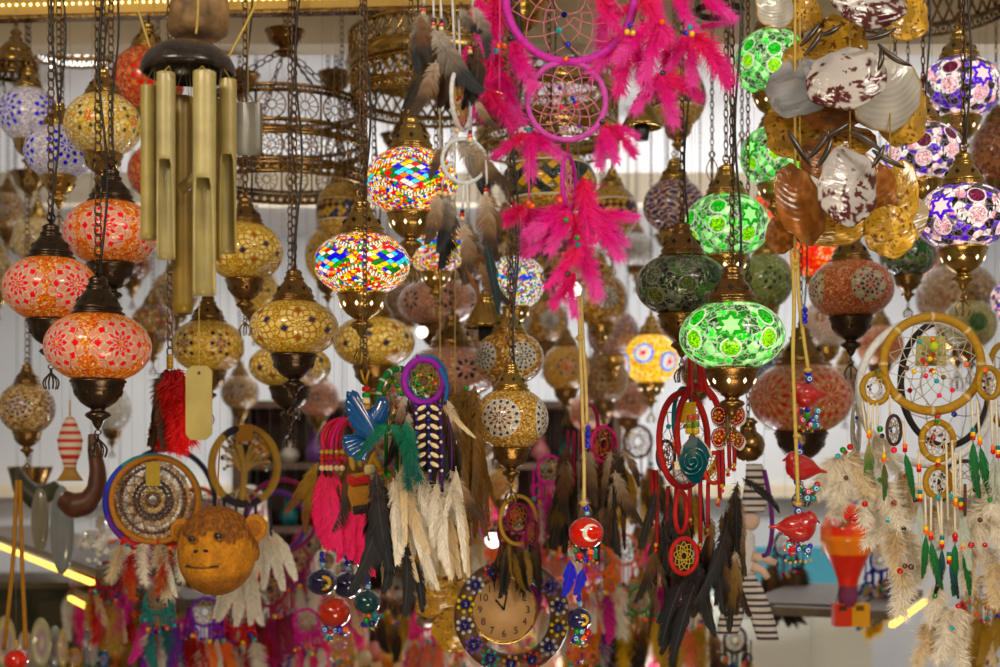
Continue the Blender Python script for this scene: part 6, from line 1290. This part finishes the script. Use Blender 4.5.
m = MB(); m.tube([h.p(14, 468), h.p(22, 486), h.p(36, 498), h.p(50, 492), h.p(58, 484)], np.array([6, 10, 13, 9, 5])*h.k, 14, (.05, .05, .025)); m.build('body', M_wood, h.t); h.string_up(30, 488, .7, BLK)
h = Hang('crystal_charm', 'sparkling white glass chip charm beside the rainbow rimmed dreamcatcher', 'charm', 96, 535, 3.4)
for i in range(26): m = MB(); m.ball((0, 0, 0), rng.uniform(2, 5)*h.k, 6, 4, (.75, .75, .72), sz=rng.uniform(1, 1.8)); m.build('glass_chip', M_bead, h.t, h.p(84+rng.uniform(0, 26), 510+rng.uniform(0, 54), rng.uniform(-.02, .02)), (rng.uniform(0, 3), rng.uniform(0, 3), 0), smooth=False)
h.string_up(96, 512, .6, WHT)
h = Hang('dark_funnel_lamp', 'brown flared funnel of wood hanging at the frame edge behind the gold lamp', 'lamp fitting', 30, 482, 4.4); m = MB(); m.lathe([(1.0, .7), (.96, .7), (.5, -.5), (.3, -.7), (.001, -.7), (.34, -.74), (.55, -.52), (1.0, .66), (1.0, .7)][::-1], n=24, sc_=22*h.k); m.build('funnel', M_brassd, h.t); h.chain(30, 470, up=True)

# ------------------------------------------------------------------ air balloon
h = Hang('air_balloon', 'orange and red air balloon ornament with a red and yellow basket', 'balloon ornament', 848, 548, 3.75); k = h.k
zs = np.linspace(0, 1, 50); R0 = np.interp(zs, [0, .05, .15, .3, .45, .6, .75, .9, 1], [.2, 12, 21, 27, 27, 22, 16, 11, 9]); a = np.linspace(0, 2*pi, 48, endpoint=False); cc = np.zeros((50, 48, 3))
for i, z in enumerate(zs):
    for j in range(48): s_ = (j//6) % 2; cc[i, j] = ((.75, .06, .03) if s_ else (.78, .14, .02)) if z < .40 else ((.80, .24, .02) if z < .62 else (.62, .045, .012))
V = np.stack([np.stack([r_*k*np.cos(a)*(1+.02*np.cos(8*a)), r_*k*np.sin(a), np.full(48, (46-84*z)*k)], -1) for z, r_ in zip(zs, R0)]); m = MB(); m.grid(V, True, cc); m.build('envelope', mat('painted_gourd_glow', None, rough=.3, noise=.15, nscale=18, coat=.5, emis=.12), h.t)  # faint glow added to the envelope colour; it is no lamp
for i in range(3): m = MB(); m.ball((0, 0, 0), 7*k, 14, 8, [(.75, .35, .4), (.3, .12, .05), (.6, .02, .02)][i], sy=.3); m.build('painted_flower', M_bead, h.t, h.p(836+i*10, 520+6*(i % 2), -.062))
m = MB(); m.lathe([(9, 0), (9.5, -8), (9, -20), (.01, -20)], (0, 0, -38*k), 20, k, (.22, .05, .12)); m.build('net', M_dye, h.t)
m = MB(); m.box((-15*k, -.02, -78*k), (2*k, .02, -55*k), (.62, .06, .015)); m.box((2.2*k, -.02, -78*k), (20*k, .02, -55*k), (.70, .36, .015)); m.box((-11*k, -.0215, -62*k), (-3*k, -.0195, -57*k), (.05, .02, .01)); m.box((6*k, -.0215, -62*k), (14*k, -.0195, -57*k), (.12, .07, .01)); m.build('basket', mat('painted_tin', None, rough=.4), h.t, smooth=False)
for x in (-12, 12): m = MB(); m.tube([(x*.7*k, 0, -38*k), (x*k, 0, -56*k)], .0012, 5, BLK); m.build('rope', M_dye, h.t)
h.string_up(848, 502, .7, BLK)

# ------------------------------------------------------------------ striped doll
h = Hang('striped_doll', 'hanging cloth doll with black and white striped flared trousers', 'doll', 745, 570, 3.2); k = h.k
def loft(rows, col, n=24, fl=.45):
    a = np.linspace(0, 2*pi, n, endpoint=False); return np.array([np.stack([h.p(cx_, y)[0]+w_*k*np.cos(a), fl*w_*k*np.sin(a), np.full(n, h.p(0, y)[2])+.0*a], -1) for (cx_, y, w_) in rows])
STR = ((.62, .58, .56), (.035, .035, .05))
def striped(rows, per=6.5, ph=0):
    ys = np.linspace(rows[0][1], rows[-1][1], 60); r = [(np.interp(y, [q[1] for q in rows], [q[0] for q in rows]), y, np.interp(y, [q[1] for q in rows], [q[2] for q in rows])) for y in ys]
    V = loft(r, None); cc = np.array([[STR[1] if ((y+ph) % per) < per*.42 else STR[0]]*24 for y in ys]); return V, cc
M_cloth = mat('cotton_cloth', None, rough=.85, noise=.1, nscale=60, bump=.3, bscale=200)
for (rows, nm) in (([(740, 582, 9), (736, 600, 12), (730, 622, 12), (727, 634, 11)], 'trouser_leg'), ([(751, 582, 9), (756, 600, 12), (764, 624, 12), (768, 640, 11)], 'trouser_leg'), ([(746, 574, 10), (746, 588, 14), (746, 596, 15)], 'trouser_hip')):
    V, cc = striped(rows); m = MB(); m.grid(V, True, cc, cap=True); m.build(nm, M_cloth, h.t)
V = loft([(747, 528, 3), (746, 536, 9), (746, 548, 9), (746, 560, 11), (746, 570, 10), (746, 578, 9)], None); m = MB(); m.grid(V, True, (.60, .60, .62), cap=True); m.build('shirt', M_cloth, h.t)
for pts in ([(752, 556), (764, 558), (776, 563)], [(752, 566), (762, 570), (768, 578)], [(740, 554), (731, 562), (728, 574)]): q = np.array([h.p(x, y, -.01) for x, y in pts]); m = MB(); m.tube(q, [5*k, 4.4*k, 3.2*k], 12, (.66, .50, .42)); m.build('arm', M_cloth, h.t)
V, cc = striped([(754, 464, 8), (757, 480, 12), (755, 500, 13), (752, 512, 12)], 7); m = MB(); m.grid(V, True, cc, cap=True); m.build('striped_hat', M_cloth, h.t)
m = MB(); m.ball((0, 0, 0), 10*k, 20, 14, (.60, .45, .38), sy=.8); m.build('head', M_cloth, h.t, h.p(750, 521, .004)); h.string_up(754, 466, .7, BLK)
h = Hang('purple_ribbon', 'purple ribbon loop hanging between the striped doll and the lowest clay bird', 'ribbon', 770, 525, 3.0); h.cord([(764, 470), (770, 500), (772, 530), (768, 552), (762, 556)], 2.4, (.12, .015, .18), 'loop'); h.string_up(764, 472, .8, BLK)

# ------------------------------------------------------------------ clock
h = Hang('bead_framed_clock', 'round brass clock with brown dial inside a wide frame of navy flower beads', 'clock', 508, 618, 2.75); k = h.k
CX, CY = 508, 612
m = MB(); m.torus(h.p(CX+4, CY+4), 48*k, 10*k, 'y', 64, 10, (.10, .05, .025)); m.build('frame_ring', M_wood, h.t)
m = MB(); m.lathe([(.001, .3), (30, .3), (31, .0), (32.5, 0), (33.5, 2), (33.5, -4), (.001, -4)], n=64, sc_=k); V = m.v[0].copy(); m.v[0] = np.stack([V[:, 0], -V[:, 2], V[:, 1]], -1); m.build('case', M_brass, h.t, h.p(CX-4, CY-2, -.012))
m = MB(); m.lathe([(.001, .5), (31, .5), (31, .1), (.001, .1)], n=64, sc_=k, col=(.50, .32, .17)); V = m.v[0].copy(); m.v[0] = np.stack([V[:, 0], -V[:, 2], V[:, 1]], -1); m.build('dial', mat('dial_paper', None, rough=.5, noise=.1), h.t, h.p(CX-4, CY-2, -.014))
M_ink = mat('ink', (.05, .02, .01), rough=.6)
for n_ in range(1, 13):
    a_ = R_(90-30*n_); cu = bpy.data.curves.new('numeral', 'FONT'); cu.body = str(n_); cu.size = 10*k; cu.extrude = .0004; cu.align_x = 'CENTER'; cu.align_y = 'CENTER'; cu.materials.append(M_ink)
    _o = bpy.data.objects.new('numeral', cu); COL.objects.link(_o); _me = bpy.data.meshes.new_from_object(_o.evaluated_get(bpy.context.evaluated_depsgraph_get())); bpy.data.objects.remove(_o)
    put('numeral', _me, h.t, h.p(CX-4+24*cos(a_), CY-2-24*sin(a_), -.0165), (pi/2, 0, 0))
for (a_, L, w_) in ((130, 13, 1.2), (80, 19, .9)): q = h.p(CX-4, CY-2, -.018); m = MB(); m.tube([q, q+np.array([cos(R_(a_)), 0, sin(R_(a_))])*L*k], w_*k, 5, BLK); m.build('clock_hand', M_bead, h.t)
for i in range(14):
    a_ = i*2*pi/14+.2; x, y = CX+4+48*cos(a_), CY+4-48*sin(a_); h.bead(x, y, 5.4, (.008, .008, .11), dd=-.022)
    for j in range(7): b = j*2*pi/7; h.bead(x+7.5*cos(b), y+7.5*sin(b), 2.2, [(.5, .5, .5), (.15, .08, .35), (.02, .25, .28), (.5, .25, .1), (.5, .05, .05), (.45, .5, .6), (.6, .5, .05)][i % 7], dd=-.018)
h.string_up(508, 562, .8, BLK, dd=.02)

# amber shell chime low centre-left
sh = Hang('amber_shell_chime', 'orange brown translucent shell chime beside the clock', 'wind chime', 455, 610, 3.0)
for i, a in enumerate([(440, 600, 50, 38, 10, 'amber', 0), (470, 600, 56, 40, -10, 'amber', .02), (452, 590, 44, 30, 0, 'brown', .03), (455, 632, 46, 44, 0, 'amber', -.01), (478, 626, 34, 36, 20, 'brown', .02), (432, 585, 26, 24, 0, 'amber', .03)]): shell(*a[:7], seed=60+i)
sh.string_up(455, 585, .7, JUTE); sh.string_up(440, 600, .7, JUTE)
# brown string doll at centre
# ------------------------------------------------------------------ crowd of small dreamcatchers
COLS = dict(orange=[(.75, .16, .01), (.80, .20, .01), (.8, .25, .02)], magenta=[(.45, .01, .25), (.6, .01, .3), (.7, .03, .35)], purple=[(.12, .02, .28), (.16, .02, .36), (.2, .03, .4)], white=WHI, teal=[(.0, .12, .14), (.0, .2, .2), (.0, .2, .22)], red=[(.40, .01, .01), (.5, .015, .01), (.55, .03, .02)],
            brown=BROWN, cream=CRM, pink=[(.8, .05, .25), (.85, .06, .3), (.9, .1, .35)], blue=[(.02, .02, .35), (.02, .03, .4), (.05, .2, .5)], yellow=[(.6, .40, .02), (.7, .48, .02), (.75, .5, .05)], wine=[(.2, .005, .05), (.26, .01, .06), (.3, .02, .08)], tan=[(.42, .25, .05), (.5, .3, .06), (.5, .32, .08)], green=[(.02, .18, .05), (.02, .22, .05), (.03, .2, .04)], coral=[(.8, .2, .12), (.85, .25, .15), (.9, .35, .25)], dark=DKBR)
def charm(px, py, d, r, hc, fcs, label, n=9, L=50, group=None, spread=None, kinds=('leaf', 'plume', 'fluff'), small=True):
    h = Hang('small_dreamcatcher', label, 'dreamcatcher', px, py, d, group); c = COLS[hc][1]
    h.hoop(px, py, r*.9, r, max(1.6, r*.11), c, True, (.4, .3, .2), 8, 3, (REDB, TURQ, YEL), layers=3); h.string_up(px, py-r, .7, BLK); sp = spread or r*1.3
    if small:
        for q in (-1, 1): h.hoop(px+q*r*.9, py+r*1.5, r*.38, r*.42, 1.2, c, None, name='small_hoop'); h.cord([(px+q*r*.7, py+r*.7), (px+q*r*.9, py+r*1.1)], .9, c)
    for i in range(n):
        x = px+sp*(i/(n-1)*2-1)+rng.uniform(-2, 2); y = py+r*1.1+rng.uniform(0, r)+ (r*.7)*(1-abs(i/(n-1)*2-1)); fc = fcs[i % len(fcs)]
        h.cord([(x, py+r*.8*math.sqrt(max(0, 1-min(1, abs(x-px)/r)**2))), (x, y)], .8, c, 'thong', smooth=False); kd = kinds[i % len(kinds)]
        h.fe(x, y, L*rng.uniform(.8, 1.15), rng.uniform(-14, 14), kd, COLS[fc], dd=rng.uniform(-.02, .02), w={'leaf': 2.0, 'plume': 1.5, 'fluff': .9, 'wisp': 1.3}[kd], cap=[(REDB, TURQ, YEL, ORANGE, BLUE)[i % 5]])
    return h
CH = [
 (108, 575, 3.0, 13, 'wine', ('tan', 'cream', 'red', 'magenta'), 'small wine hooped dreamcatcher with tan and red feathers beside the long yellow light'),
 (132, 590, 3.15, 14, 'orange', ('tan', 'tan', 'orange', 'cream'), 'small orange hooped dreamcatcher with tan feathers under the rainbow rimmed one'),
 (158, 600, 2.9, 13, 'teal', ('teal', 'magenta', 'white', 'purple'), 'small teal hooped dreamcatcher with teal and magenta feathers below the monkey'),
 (178, 610, 3.2, 12, 'magenta', ('white', 'purple', 'teal', 'magenta'), 'small magenta hooped dreamcatcher with white feathers below the monkey'),
 (145, 628, 3.3, 14, 'tan', ('tan', 'magenta', 'orange'), 'small tan hooped dreamcatcher at the bottom edge under the orange one'),
 (120, 626, 3.4, 12, 'tan', ('tan', 'cream', 'pink'), 'small tan hooped dreamcatcher at the bottom edge beside the painted ovals'),
 (205, 612, 3.0, 14, 'purple', ('red', 'white', 'red', 'orange'), 'small purple hooped dreamcatcher with red and white feathers under the monkey chin'),
 (238, 615, 3.1, 14, 'red', ('white', 'red', 'wine', 'white'), 'small red hooped dreamcatcher with white and wine feathers by the long white tassel'),
 (270, 590, 3.2, 16, 'wine', ('wine', 'red', 'wine', 'magenta'), 'wine red dreamcatcher with dark red feathers beside the white feather tassel'),
 (296, 560, 3.5, 14, 'wine', ('wine', 'cream', 'pink', 'white'), 'small wine hooped dreamcatcher above the yellow eyed balls'),
 (306, 622, 3.2, 13, 'magenta', ('magenta', 'purple', 'white', 'pink'), 'magenta dreamcatcher with purple and white feathers under the yellow eyed balls'),
 (285, 640, 3.3, 12, 'blue', ('magenta', 'red', 'purple'), 'small blue hooped dreamcatcher at the bottom edge with magenta feathers'),
 (340, 640, 3.5, 12, 'tan', ('white', 'cream', 'cream'), 'small tan hooped dreamcatcher with cream feathers below the orange red ball'),
 (425, 618, 3.4, 12, 'pink', ('white', 'magenta', 'coral', 'white'), 'pink hooped dreamcatcher with white and coral feathers beside the amber shells'),
 (448, 640, 3.5, 12, 'coral', ('coral', 'white', 'coral'), 'small coral dreamcatcher at the bottom edge under the amber shells'),
 (470, 560, 3.1, 13, 'teal', ('cream', 'white', 'teal', 'blue'), 'teal hooped dreamcatcher with cream feathers above the amber shells'),
 (462, 520, 3.4, 12, 'tan', ('cream', 'white', 'cream'), 'small tan dreamcatcher with cream feathers beside the tiny gold lamp'),
 (600, 560, 3.1, 14, 'orange', ('orange', 'white', 'magenta', 'white', 'orange'), 'orange hooped dreamcatcher with orange and white feathers beside the crescent ball'),
 (625, 550, 3.3, 15, 'coral', ('white', 'orange', 'yellow', 'white'), 'coral hooped dreamcatcher with yellow and white feathers'),
 (606, 605, 3.2, 13, 'purple', ('purple', 'white', 'brown', 'yellow'), 'purple hooped dreamcatcher with purple and yellow feathers near the bottom edge'),
 (640, 600, 3.2, 13, 'green', ('brown', 'dark', 'yellow', 'tan'), 'green hooped dreamcatcher with brown and yellow feathers near the bottom edge'),
 (562, 590, 3.3, 13, 'coral', ('cream', 'white', 'coral'), 'coral hooped dreamcatcher with white feathers between clock and navy ball'),
 (583, 640, 3.1, 11, 'orange', ('yellow', 'white', 'orange', 'green'), 'small orange hooped dreamcatcher at the bottom edge under the navy ball'),
 (658, 555, 3.5, 14, 'pink', ('pink', 'pink', 'magenta'), 'pink hooped dreamcatcher with bright pink feathers left of the red one'),
 (618, 640, 3.3, 11, 'wine', ('purple', 'dark', 'white'), 'small wine hooped dreamcatcher at the bottom edge between the purple and green ones'),
 (690, 600, 3.1, 15, 'tan', ('tan', 'coral', 'cream', 'brown'), 'tan hooped dreamcatcher with tan and coral feathers below the red dreamcatcher'),
 (735, 640, 3.4, 13, 'dark', ('dark', 'brown', 'cream'), 'dark hooped dreamcatcher with brown feathers at the feet of the striped doll'),
 (785, 545, 3.6, 13, 'dark', ('dark', 'brown', 'dark'), 'dark dreamcatcher with dark brown feathers before the blue counter panel'),
 (860, 470, 3.6, 16, 'white', ('cream', 'white', 'cream'), 'white hooped dreamcatcher with cream feathers above the balloon'),
 (880, 560, 3.3, 12, 'blue', ('blue', 'white', 'yellow'), 'blue hooped dreamcatcher with blue and yellow feathers beside the balloon'),
 (985, 590, 3.0, 14, 'tan', ('tan', 'cream', 'tan'), 'tan hooped dreamcatcher with big tan feathers near the frame edge'),
 (550, 470, 3.3, 14, 'magenta', ('wine', 'magenta', 'white', 'dark'), 'magenta hooped dreamcatcher with wine feathers behind the gold rosette lamp'),
 (480, 600, 3.6, 12, 'white', ('white', 'pink', 'white'), 'white dreamcatcher half hidden behind the clock frame'),
]
PLACED = []
for a in CH: charm(a[0], a[1], a[2]*(1.28 if a[1] > 535 and not 880 < a[0] else 1.1), *a[3:], n=12, L=46)
for i in range(38):
    while True:
        px = rng.uniform(90, 690); py = rng.uniform(425, 610) if px > 230 else rng.uniform(520, 600); d = rng.uniform(4.7, 5.8)
        if all(abs(px-q[0])/F*4.5 > .16 or abs(d-q[1]) > .17 for q in PLACED): break
        if rng.random() < .002: break
    PLACED.append((px, d))
    kind = ('white', 'brown', 'orange', 'white', 'wine', 'brown')[i % 6]
    lab = {'white': 'tiny out-of-focus dreamcatcher with pale feathers deep in the crowd', 'wine': 'tiny out-of-focus dreamcatcher with wine and magenta feathers deep in the crowd', 'orange': 'tiny out-of-focus dreamcatcher with orange and red feathers deep in the crowd', 'brown': 'tiny out-of-focus dreamcatcher with brown feathers deep in the crowd'}[kind]
    fc = {'white': ('white', 'cream', 'pink'), 'wine': ('wine', 'magenta', 'purple'), 'orange': ('orange', 'white', 'coral'), 'brown': ('brown', 'dark', 'tan')}[kind]
    charm(px, py, d, rng.uniform(10, 16), kind, fc, lab, n=8, L=rng.uniform(34, 52), group='distant %s dreamcatchers' % kind, small=False)
# ------------------------------------------------------------------ bead strands low right, painted ovals low left, jars, posts
for i, (px, y0, c) in enumerate(((962, 598, 'red'), (970, 596, 'orange'), (979, 600, 'clear'), (987, 596, 'red'), (995, 600, 'gold'))):
    h = Hang('bead_strand', {'red': 'strand of red glass beads, %s', 'orange': 'strand of orange glass beads, %s', 'clear': 'strand of clear sparkling beads, %s', 'gold': 'strand of golden beads, %s'}[c] % ('closest to the white feathers', 'second from the white feathers', 'in the middle of the five strands', 'between the clear and the golden strand', 'closest to the frame edge')[i], 'bead strand', px, y0, 3.4, 'glass bead strands at the frame edge')
    m = MB()
    for q in range(16): cc = {'red': (.55, .02, .02), 'orange': (.75, .2, .03), 'clear': (.7, .7, .7), 'gold': (.5, .4, .08)}[c] if q % 3 else (.65, .6, .6); m.ball((rng.uniform(-1, 1)*h.k, 0, -q*6*h.k), rng.uniform(2.4, 4)*h.k, 8, 6, cc)
    m.build('beads', M_bead, h.t); h.string_up(px, y0, .6, BLK)
z = P(0, 668, 4.0)[2]; t = thing('display_shelf', 'dark wooden shelf holding painted ovals at the bottom corner', 'shelf', (P(40, 0, 4.0)[0], 4.15, 0))
m = MB(); m.box((-.40, -.25, z-.04), (.36, .25, z)); m.build('shelf_top', M_shelf, t, smooth=False); m = MB(); m.box((-.38, -.1, 0), (-.32, .2, z-.04)); m.build('leg', M_shelf, t, smooth=False); m = MB(); m.box((.28, -.1, 0), (.34, .2, z-.04)); m.build('leg', M_shelf, t, smooth=False)
OV = [(6, 616, 11, (.6, .52, .30), 'cream painted oval dish cut by the frame edge'), (42, 618, 10, (.52, .50, .34), 'cream and blue painted oval dish standing on the shelf'), (56, 626, 8, (.40, .48, .50), 'pale blue painted oval dish beside the cream one'), (64, 628, 5, (.55, .45, .2), 'narrow golden oval dish on the shelf'), (88, 628, 4, (.16, .20, .24), 'thin grey blue oval dish on the shelf'), (94, 632, 5, (.30, .32, .28), 'thin grey oval dish closest to the dreamcatchers'), (75, 648, 9, (.6, .35, .05), 'low yellow oval dish on the shelf'), (104, 650, 6, (.05, .20, .50), 'small blue oval dish on the shelf'), (26, 630, 8, (.5, .4, .3), 'pinkish oval dish between the cream ones')]
for (x, y, r_, c, lab) in OV:
    h = Hang('oval_dish', lab, 'dish', x, (y+668)/2, 3.98+rng.uniform(0, .05), 'painted oval dishes on the shelf'); hh = (668-y)/2; m = MB(); n = 30; a = np.linspace(0, 2*pi, n, endpoint=False); V = []; C_ = []
    for q in (.02, .3, .5, .7, .85, 1.0, .9, .5, .02):
        V.append(q)
    rows = [(.02, -.004), (.4, -.003), (.75, -.006), (1, -.014), (1.03, -.010), (.75, .004), (.02, .008)]
    Vv = np.array([np.stack([r_*h.k*q*np.cos(a), np.full(n, y_), hh*h.k*q*np.sin(a)], -1) for q, y_ in rows]); cc = np.zeros(Vv.shape)+np.array(c); cc[1, ::2] = (.5, .2, .15); cc[1, 1::2] = (.2, .3, .5); cc[3] *= .6
    m.grid(Vv, True, cc); m.build('dish_body', M_bead, h.t)
h = Hang('jute_strap', 'pair of ochre straps hanging in front of the shelves at the frame edge', 'strap', 18, 560, 3.2); h.cord([(17, 480), (13, 560), (4, 650)], 2.2, (.35, .17, .02), 'strand'); h.cord([(20, 480), (22, 560), (26, 650)], 2.2, (.35, .17, .02), 'strand'); h.string_up(18, 484, 1.2, (.35, .17, .02))
clayball(16, 660, 12, 3.1, (.55, .04, .01), 'orange red glazed ball at the bottom corner on ochre straps', 640, clus=False, beads=False)
# table of brass jars in the middle distance
t = thing('jar_table', 'wooden table carrying rows of golden jars low in the middle', 'table', (P(400, 0, 5.4)[0], 5.5, 0)); zt = P(0, 664, 5.4)[2]
m = MB(); m.box((-.55, -.25, zt-.04), (.6, .3, zt)); m.build('table_top', mat('table_wood', (.35, .18, .05), rough=.5, noise=.3), t, smooth=False)
for sx_ in (-.5, .5):
    for sy_ in (-.2, .22): m = MB(); m.box((sx_-.02, sy_-.02, 0), (sx_+.02, sy_+.02, zt-.04)); m.build('leg', M_shelf, t, smooth=False)
JAR = [(.001, 0), (.7, 0), (.8, .1), (1, .5), (1, 1.0), (.7, 1.5), (.5, 1.6), (.6, 1.75), (.4, 1.8), (.001, 1.8)]
jm = {}
for nm, c in (('gold', (.60, .34, .06)), ('orange', (.62, .22, .05)), ('pink', (.55, .2, .18)), ('cream', (.6, .5, .32)), ('green', (.3, .36, .1))):
    m = MB(); m.lathe(JAR, n=16, sc_=.028, col=c); me = m.mesh('jar'); me.materials.append(M_bead); jm[nm] = me
i = 0
for row, yy in enumerate((5.32, 5.48, 5.64)):
    for q in range(12):
        nm = ('gold', 'orange', 'cream', 'gold', 'pink', 'green')[(q*5+row*2) % 6]; o = put('jar', jm[nm], None, (P(400, 0, 5.4)[0]-.48+q*.088+row*.02, yy, zt), None, (1, 1, 1+.25*((q+row) % 3)))
        tag(o, 'small %s lidded jar among the rows on the far table' % nm, 'jar', '%s jars on the far table' % nm)
for x, d in ((652, 5.8), (664, 5.9), (672, 5.7)):
    h0 = P(x, 600, d); m = MB(); m.box((-.022, -.022, 0), (.022, .022, P(0, 560, d)[2]), (.42, .26, .05)); o = m.build('wooden_post', M_wood, None, (h0[0], d, 0), smooth=False); tag(o, {652: 'ochre post, first of three behind the green hooped dreamcatcher', 664: 'ochre post, middle one of three behind the feathers', 672: 'ochre post, last of three toward the striped doll'}[x], 'post', 'ochre posts')
# ------------------------------------------------------------------ shop furniture deep in the middle
M_cab = mat('cabinet_wood', (.07, .035, .018), rough=.55, noise=.4, nscale=6)
xl, xr, d = P(236, 0, 6.4)[0], P(618, 0, 6.4)[0], 6.4; zt = P(0, 402, d)[2]
t = thing('display_cabinet', 'tall dark wooden open cabinet deep in the shop behind the feathers', 'cabinet', ((xl+xr)/2, d, 0)); hw = (xr-xl)/2
m = MB(); m.box((-hw, .38, 0), (hw, .40, zt)); m.build('back_panel', M_cab, t, smooth=False)
for x in (-hw, -hw/3, hw/3, hw): m = MB(); m.box((x-.02, 0, 0), (x+.02, .38, zt)); m.build('side_panel', M_cab, t, smooth=False)
shz = [P(0, y, d)[2] for y in (404, 466, 530, 594, 660)]
for z in shz: m = MB(); m.box((-hw, -.01, z-.015), (hw, .38, z+.015)); m.build('shelf', M_cab, t, smooth=False)
VASE = [(.001, 0), (.5, 0), (.6, .1), (.95, .6), (1.0, 1.0), (.75, 1.5), (.42, 1.9), (.38, 2.2), (.6, 2.4), (.62, 2.45), (.3, 2.4), (.001, 2.3)]
vc = dict(gold=(.60, .32, .05), red=(.50, .03, .02), pink=(.70, .25, .25), white=(.75, .70, .62), orange=(.75, .22, .03), teal=(.02, .22, .25), violet=(.18, .06, .32)); vm = {}
for nm, c in vc.items(): m = MB(); m.lathe(VASE, n=20, sc_=.048, col=c); me = m.mesh('vase'); me.materials.append(M_bead); vm[nm] = me
r7 = np.random.default_rng(11); names = list(vc)
for si, z in enumerate(shz[1:]):
    for q in range(13):
        nm = names[(q*3+si*2) % 7]; x = -hw+.09+q*(2*hw-.18)/12
        if min(abs(x-b) for b in (-hw/3, hw/3)) < .07: continue
        o = put('vase', vm[nm], None, ((xl+xr)/2+x, d+.12+.04*(q % 2), z+.0155), (0, 0, r7.random()), (1, 1, .85+.4*r7.random()))
        tag(o, 'small %s glazed vase on the %s shelf of the dark cabinet' % (nm, ('second', 'third', 'fourth', 'lowest')[si]), 'vase', '%s vases on the %s cabinet shelf' % (nm, ('second', 'third', 'fourth', 'lowest')[si]))
# bare bulbs glowing in the crowd
M_bulb = mat('bulb_glow', (1, 1, 1), emis=2.2, ecol=(1.0, .93, .82))
for (px, py, d_, r_, lab) in ((422, 332, 3.7, 6, 'small bare bulb glowing beside the cord of the purple dreamcatcher'), (546, 522, 3.9, 11, 'large round white bulb glowing behind the small gold dreamcatcher'), (493, 540, 4.2, 8, 'round white bulb glowing below the tiny gold lamp'), (572, 290, 3.9, 9, 'bright bulb glowing behind the lowest pink feathers')):
    h = Hang('light_bulb', lab, 'light bulb', px, py, d_, 'bare bulbs in the crowd'); m = MB(); m.ball((0, 0, 0), r_*h.k, 20, 14); m.build('glass', M_bulb, h.t)
    m = MB(); m.lathe([(.5, .6), (.45, .9), (.5, 1.3), (.3, 1.5), (.001, 1.5)], n=16, sc_=r_*h.k); m.build('socket', M_dark, h.t); h.string_up(px, py-r_*1.4, .5, (.02, .02, .02))

# dark base cabinet under the lit shelves at the frame edge
t = thing('base_cabinet', 'dark low cabinet under the yellow strip lights at the bottom corner', 'cabinet', (P(20, 0, 5.6)[0], 5.6, 0)); zt = P(0, 588, 5.6)[2]
m = MB(); m.box((-.9, 0, 0), (.52, .5, zt)); m.build('carcass', mat('green_black_wood', (.035, .035, .018), rough=.4, noise=.4, nscale=8), t, smooth=False)
for x in (-.85, -.38, .08): m = MB(); m.box((x, -.02, .12), (x+.42, -.001, zt-.05)); m.build('door', mat('cabinet_door', (.05, .045, .022), rough=.35), t, smooth=False)
m = MB(); m.box((-.93, -.03, zt), (.55, .53, zt+.025)); m.build('top_board', mat('cabinet_top', (.12, .10, .05), rough=.3), t, smooth=False)
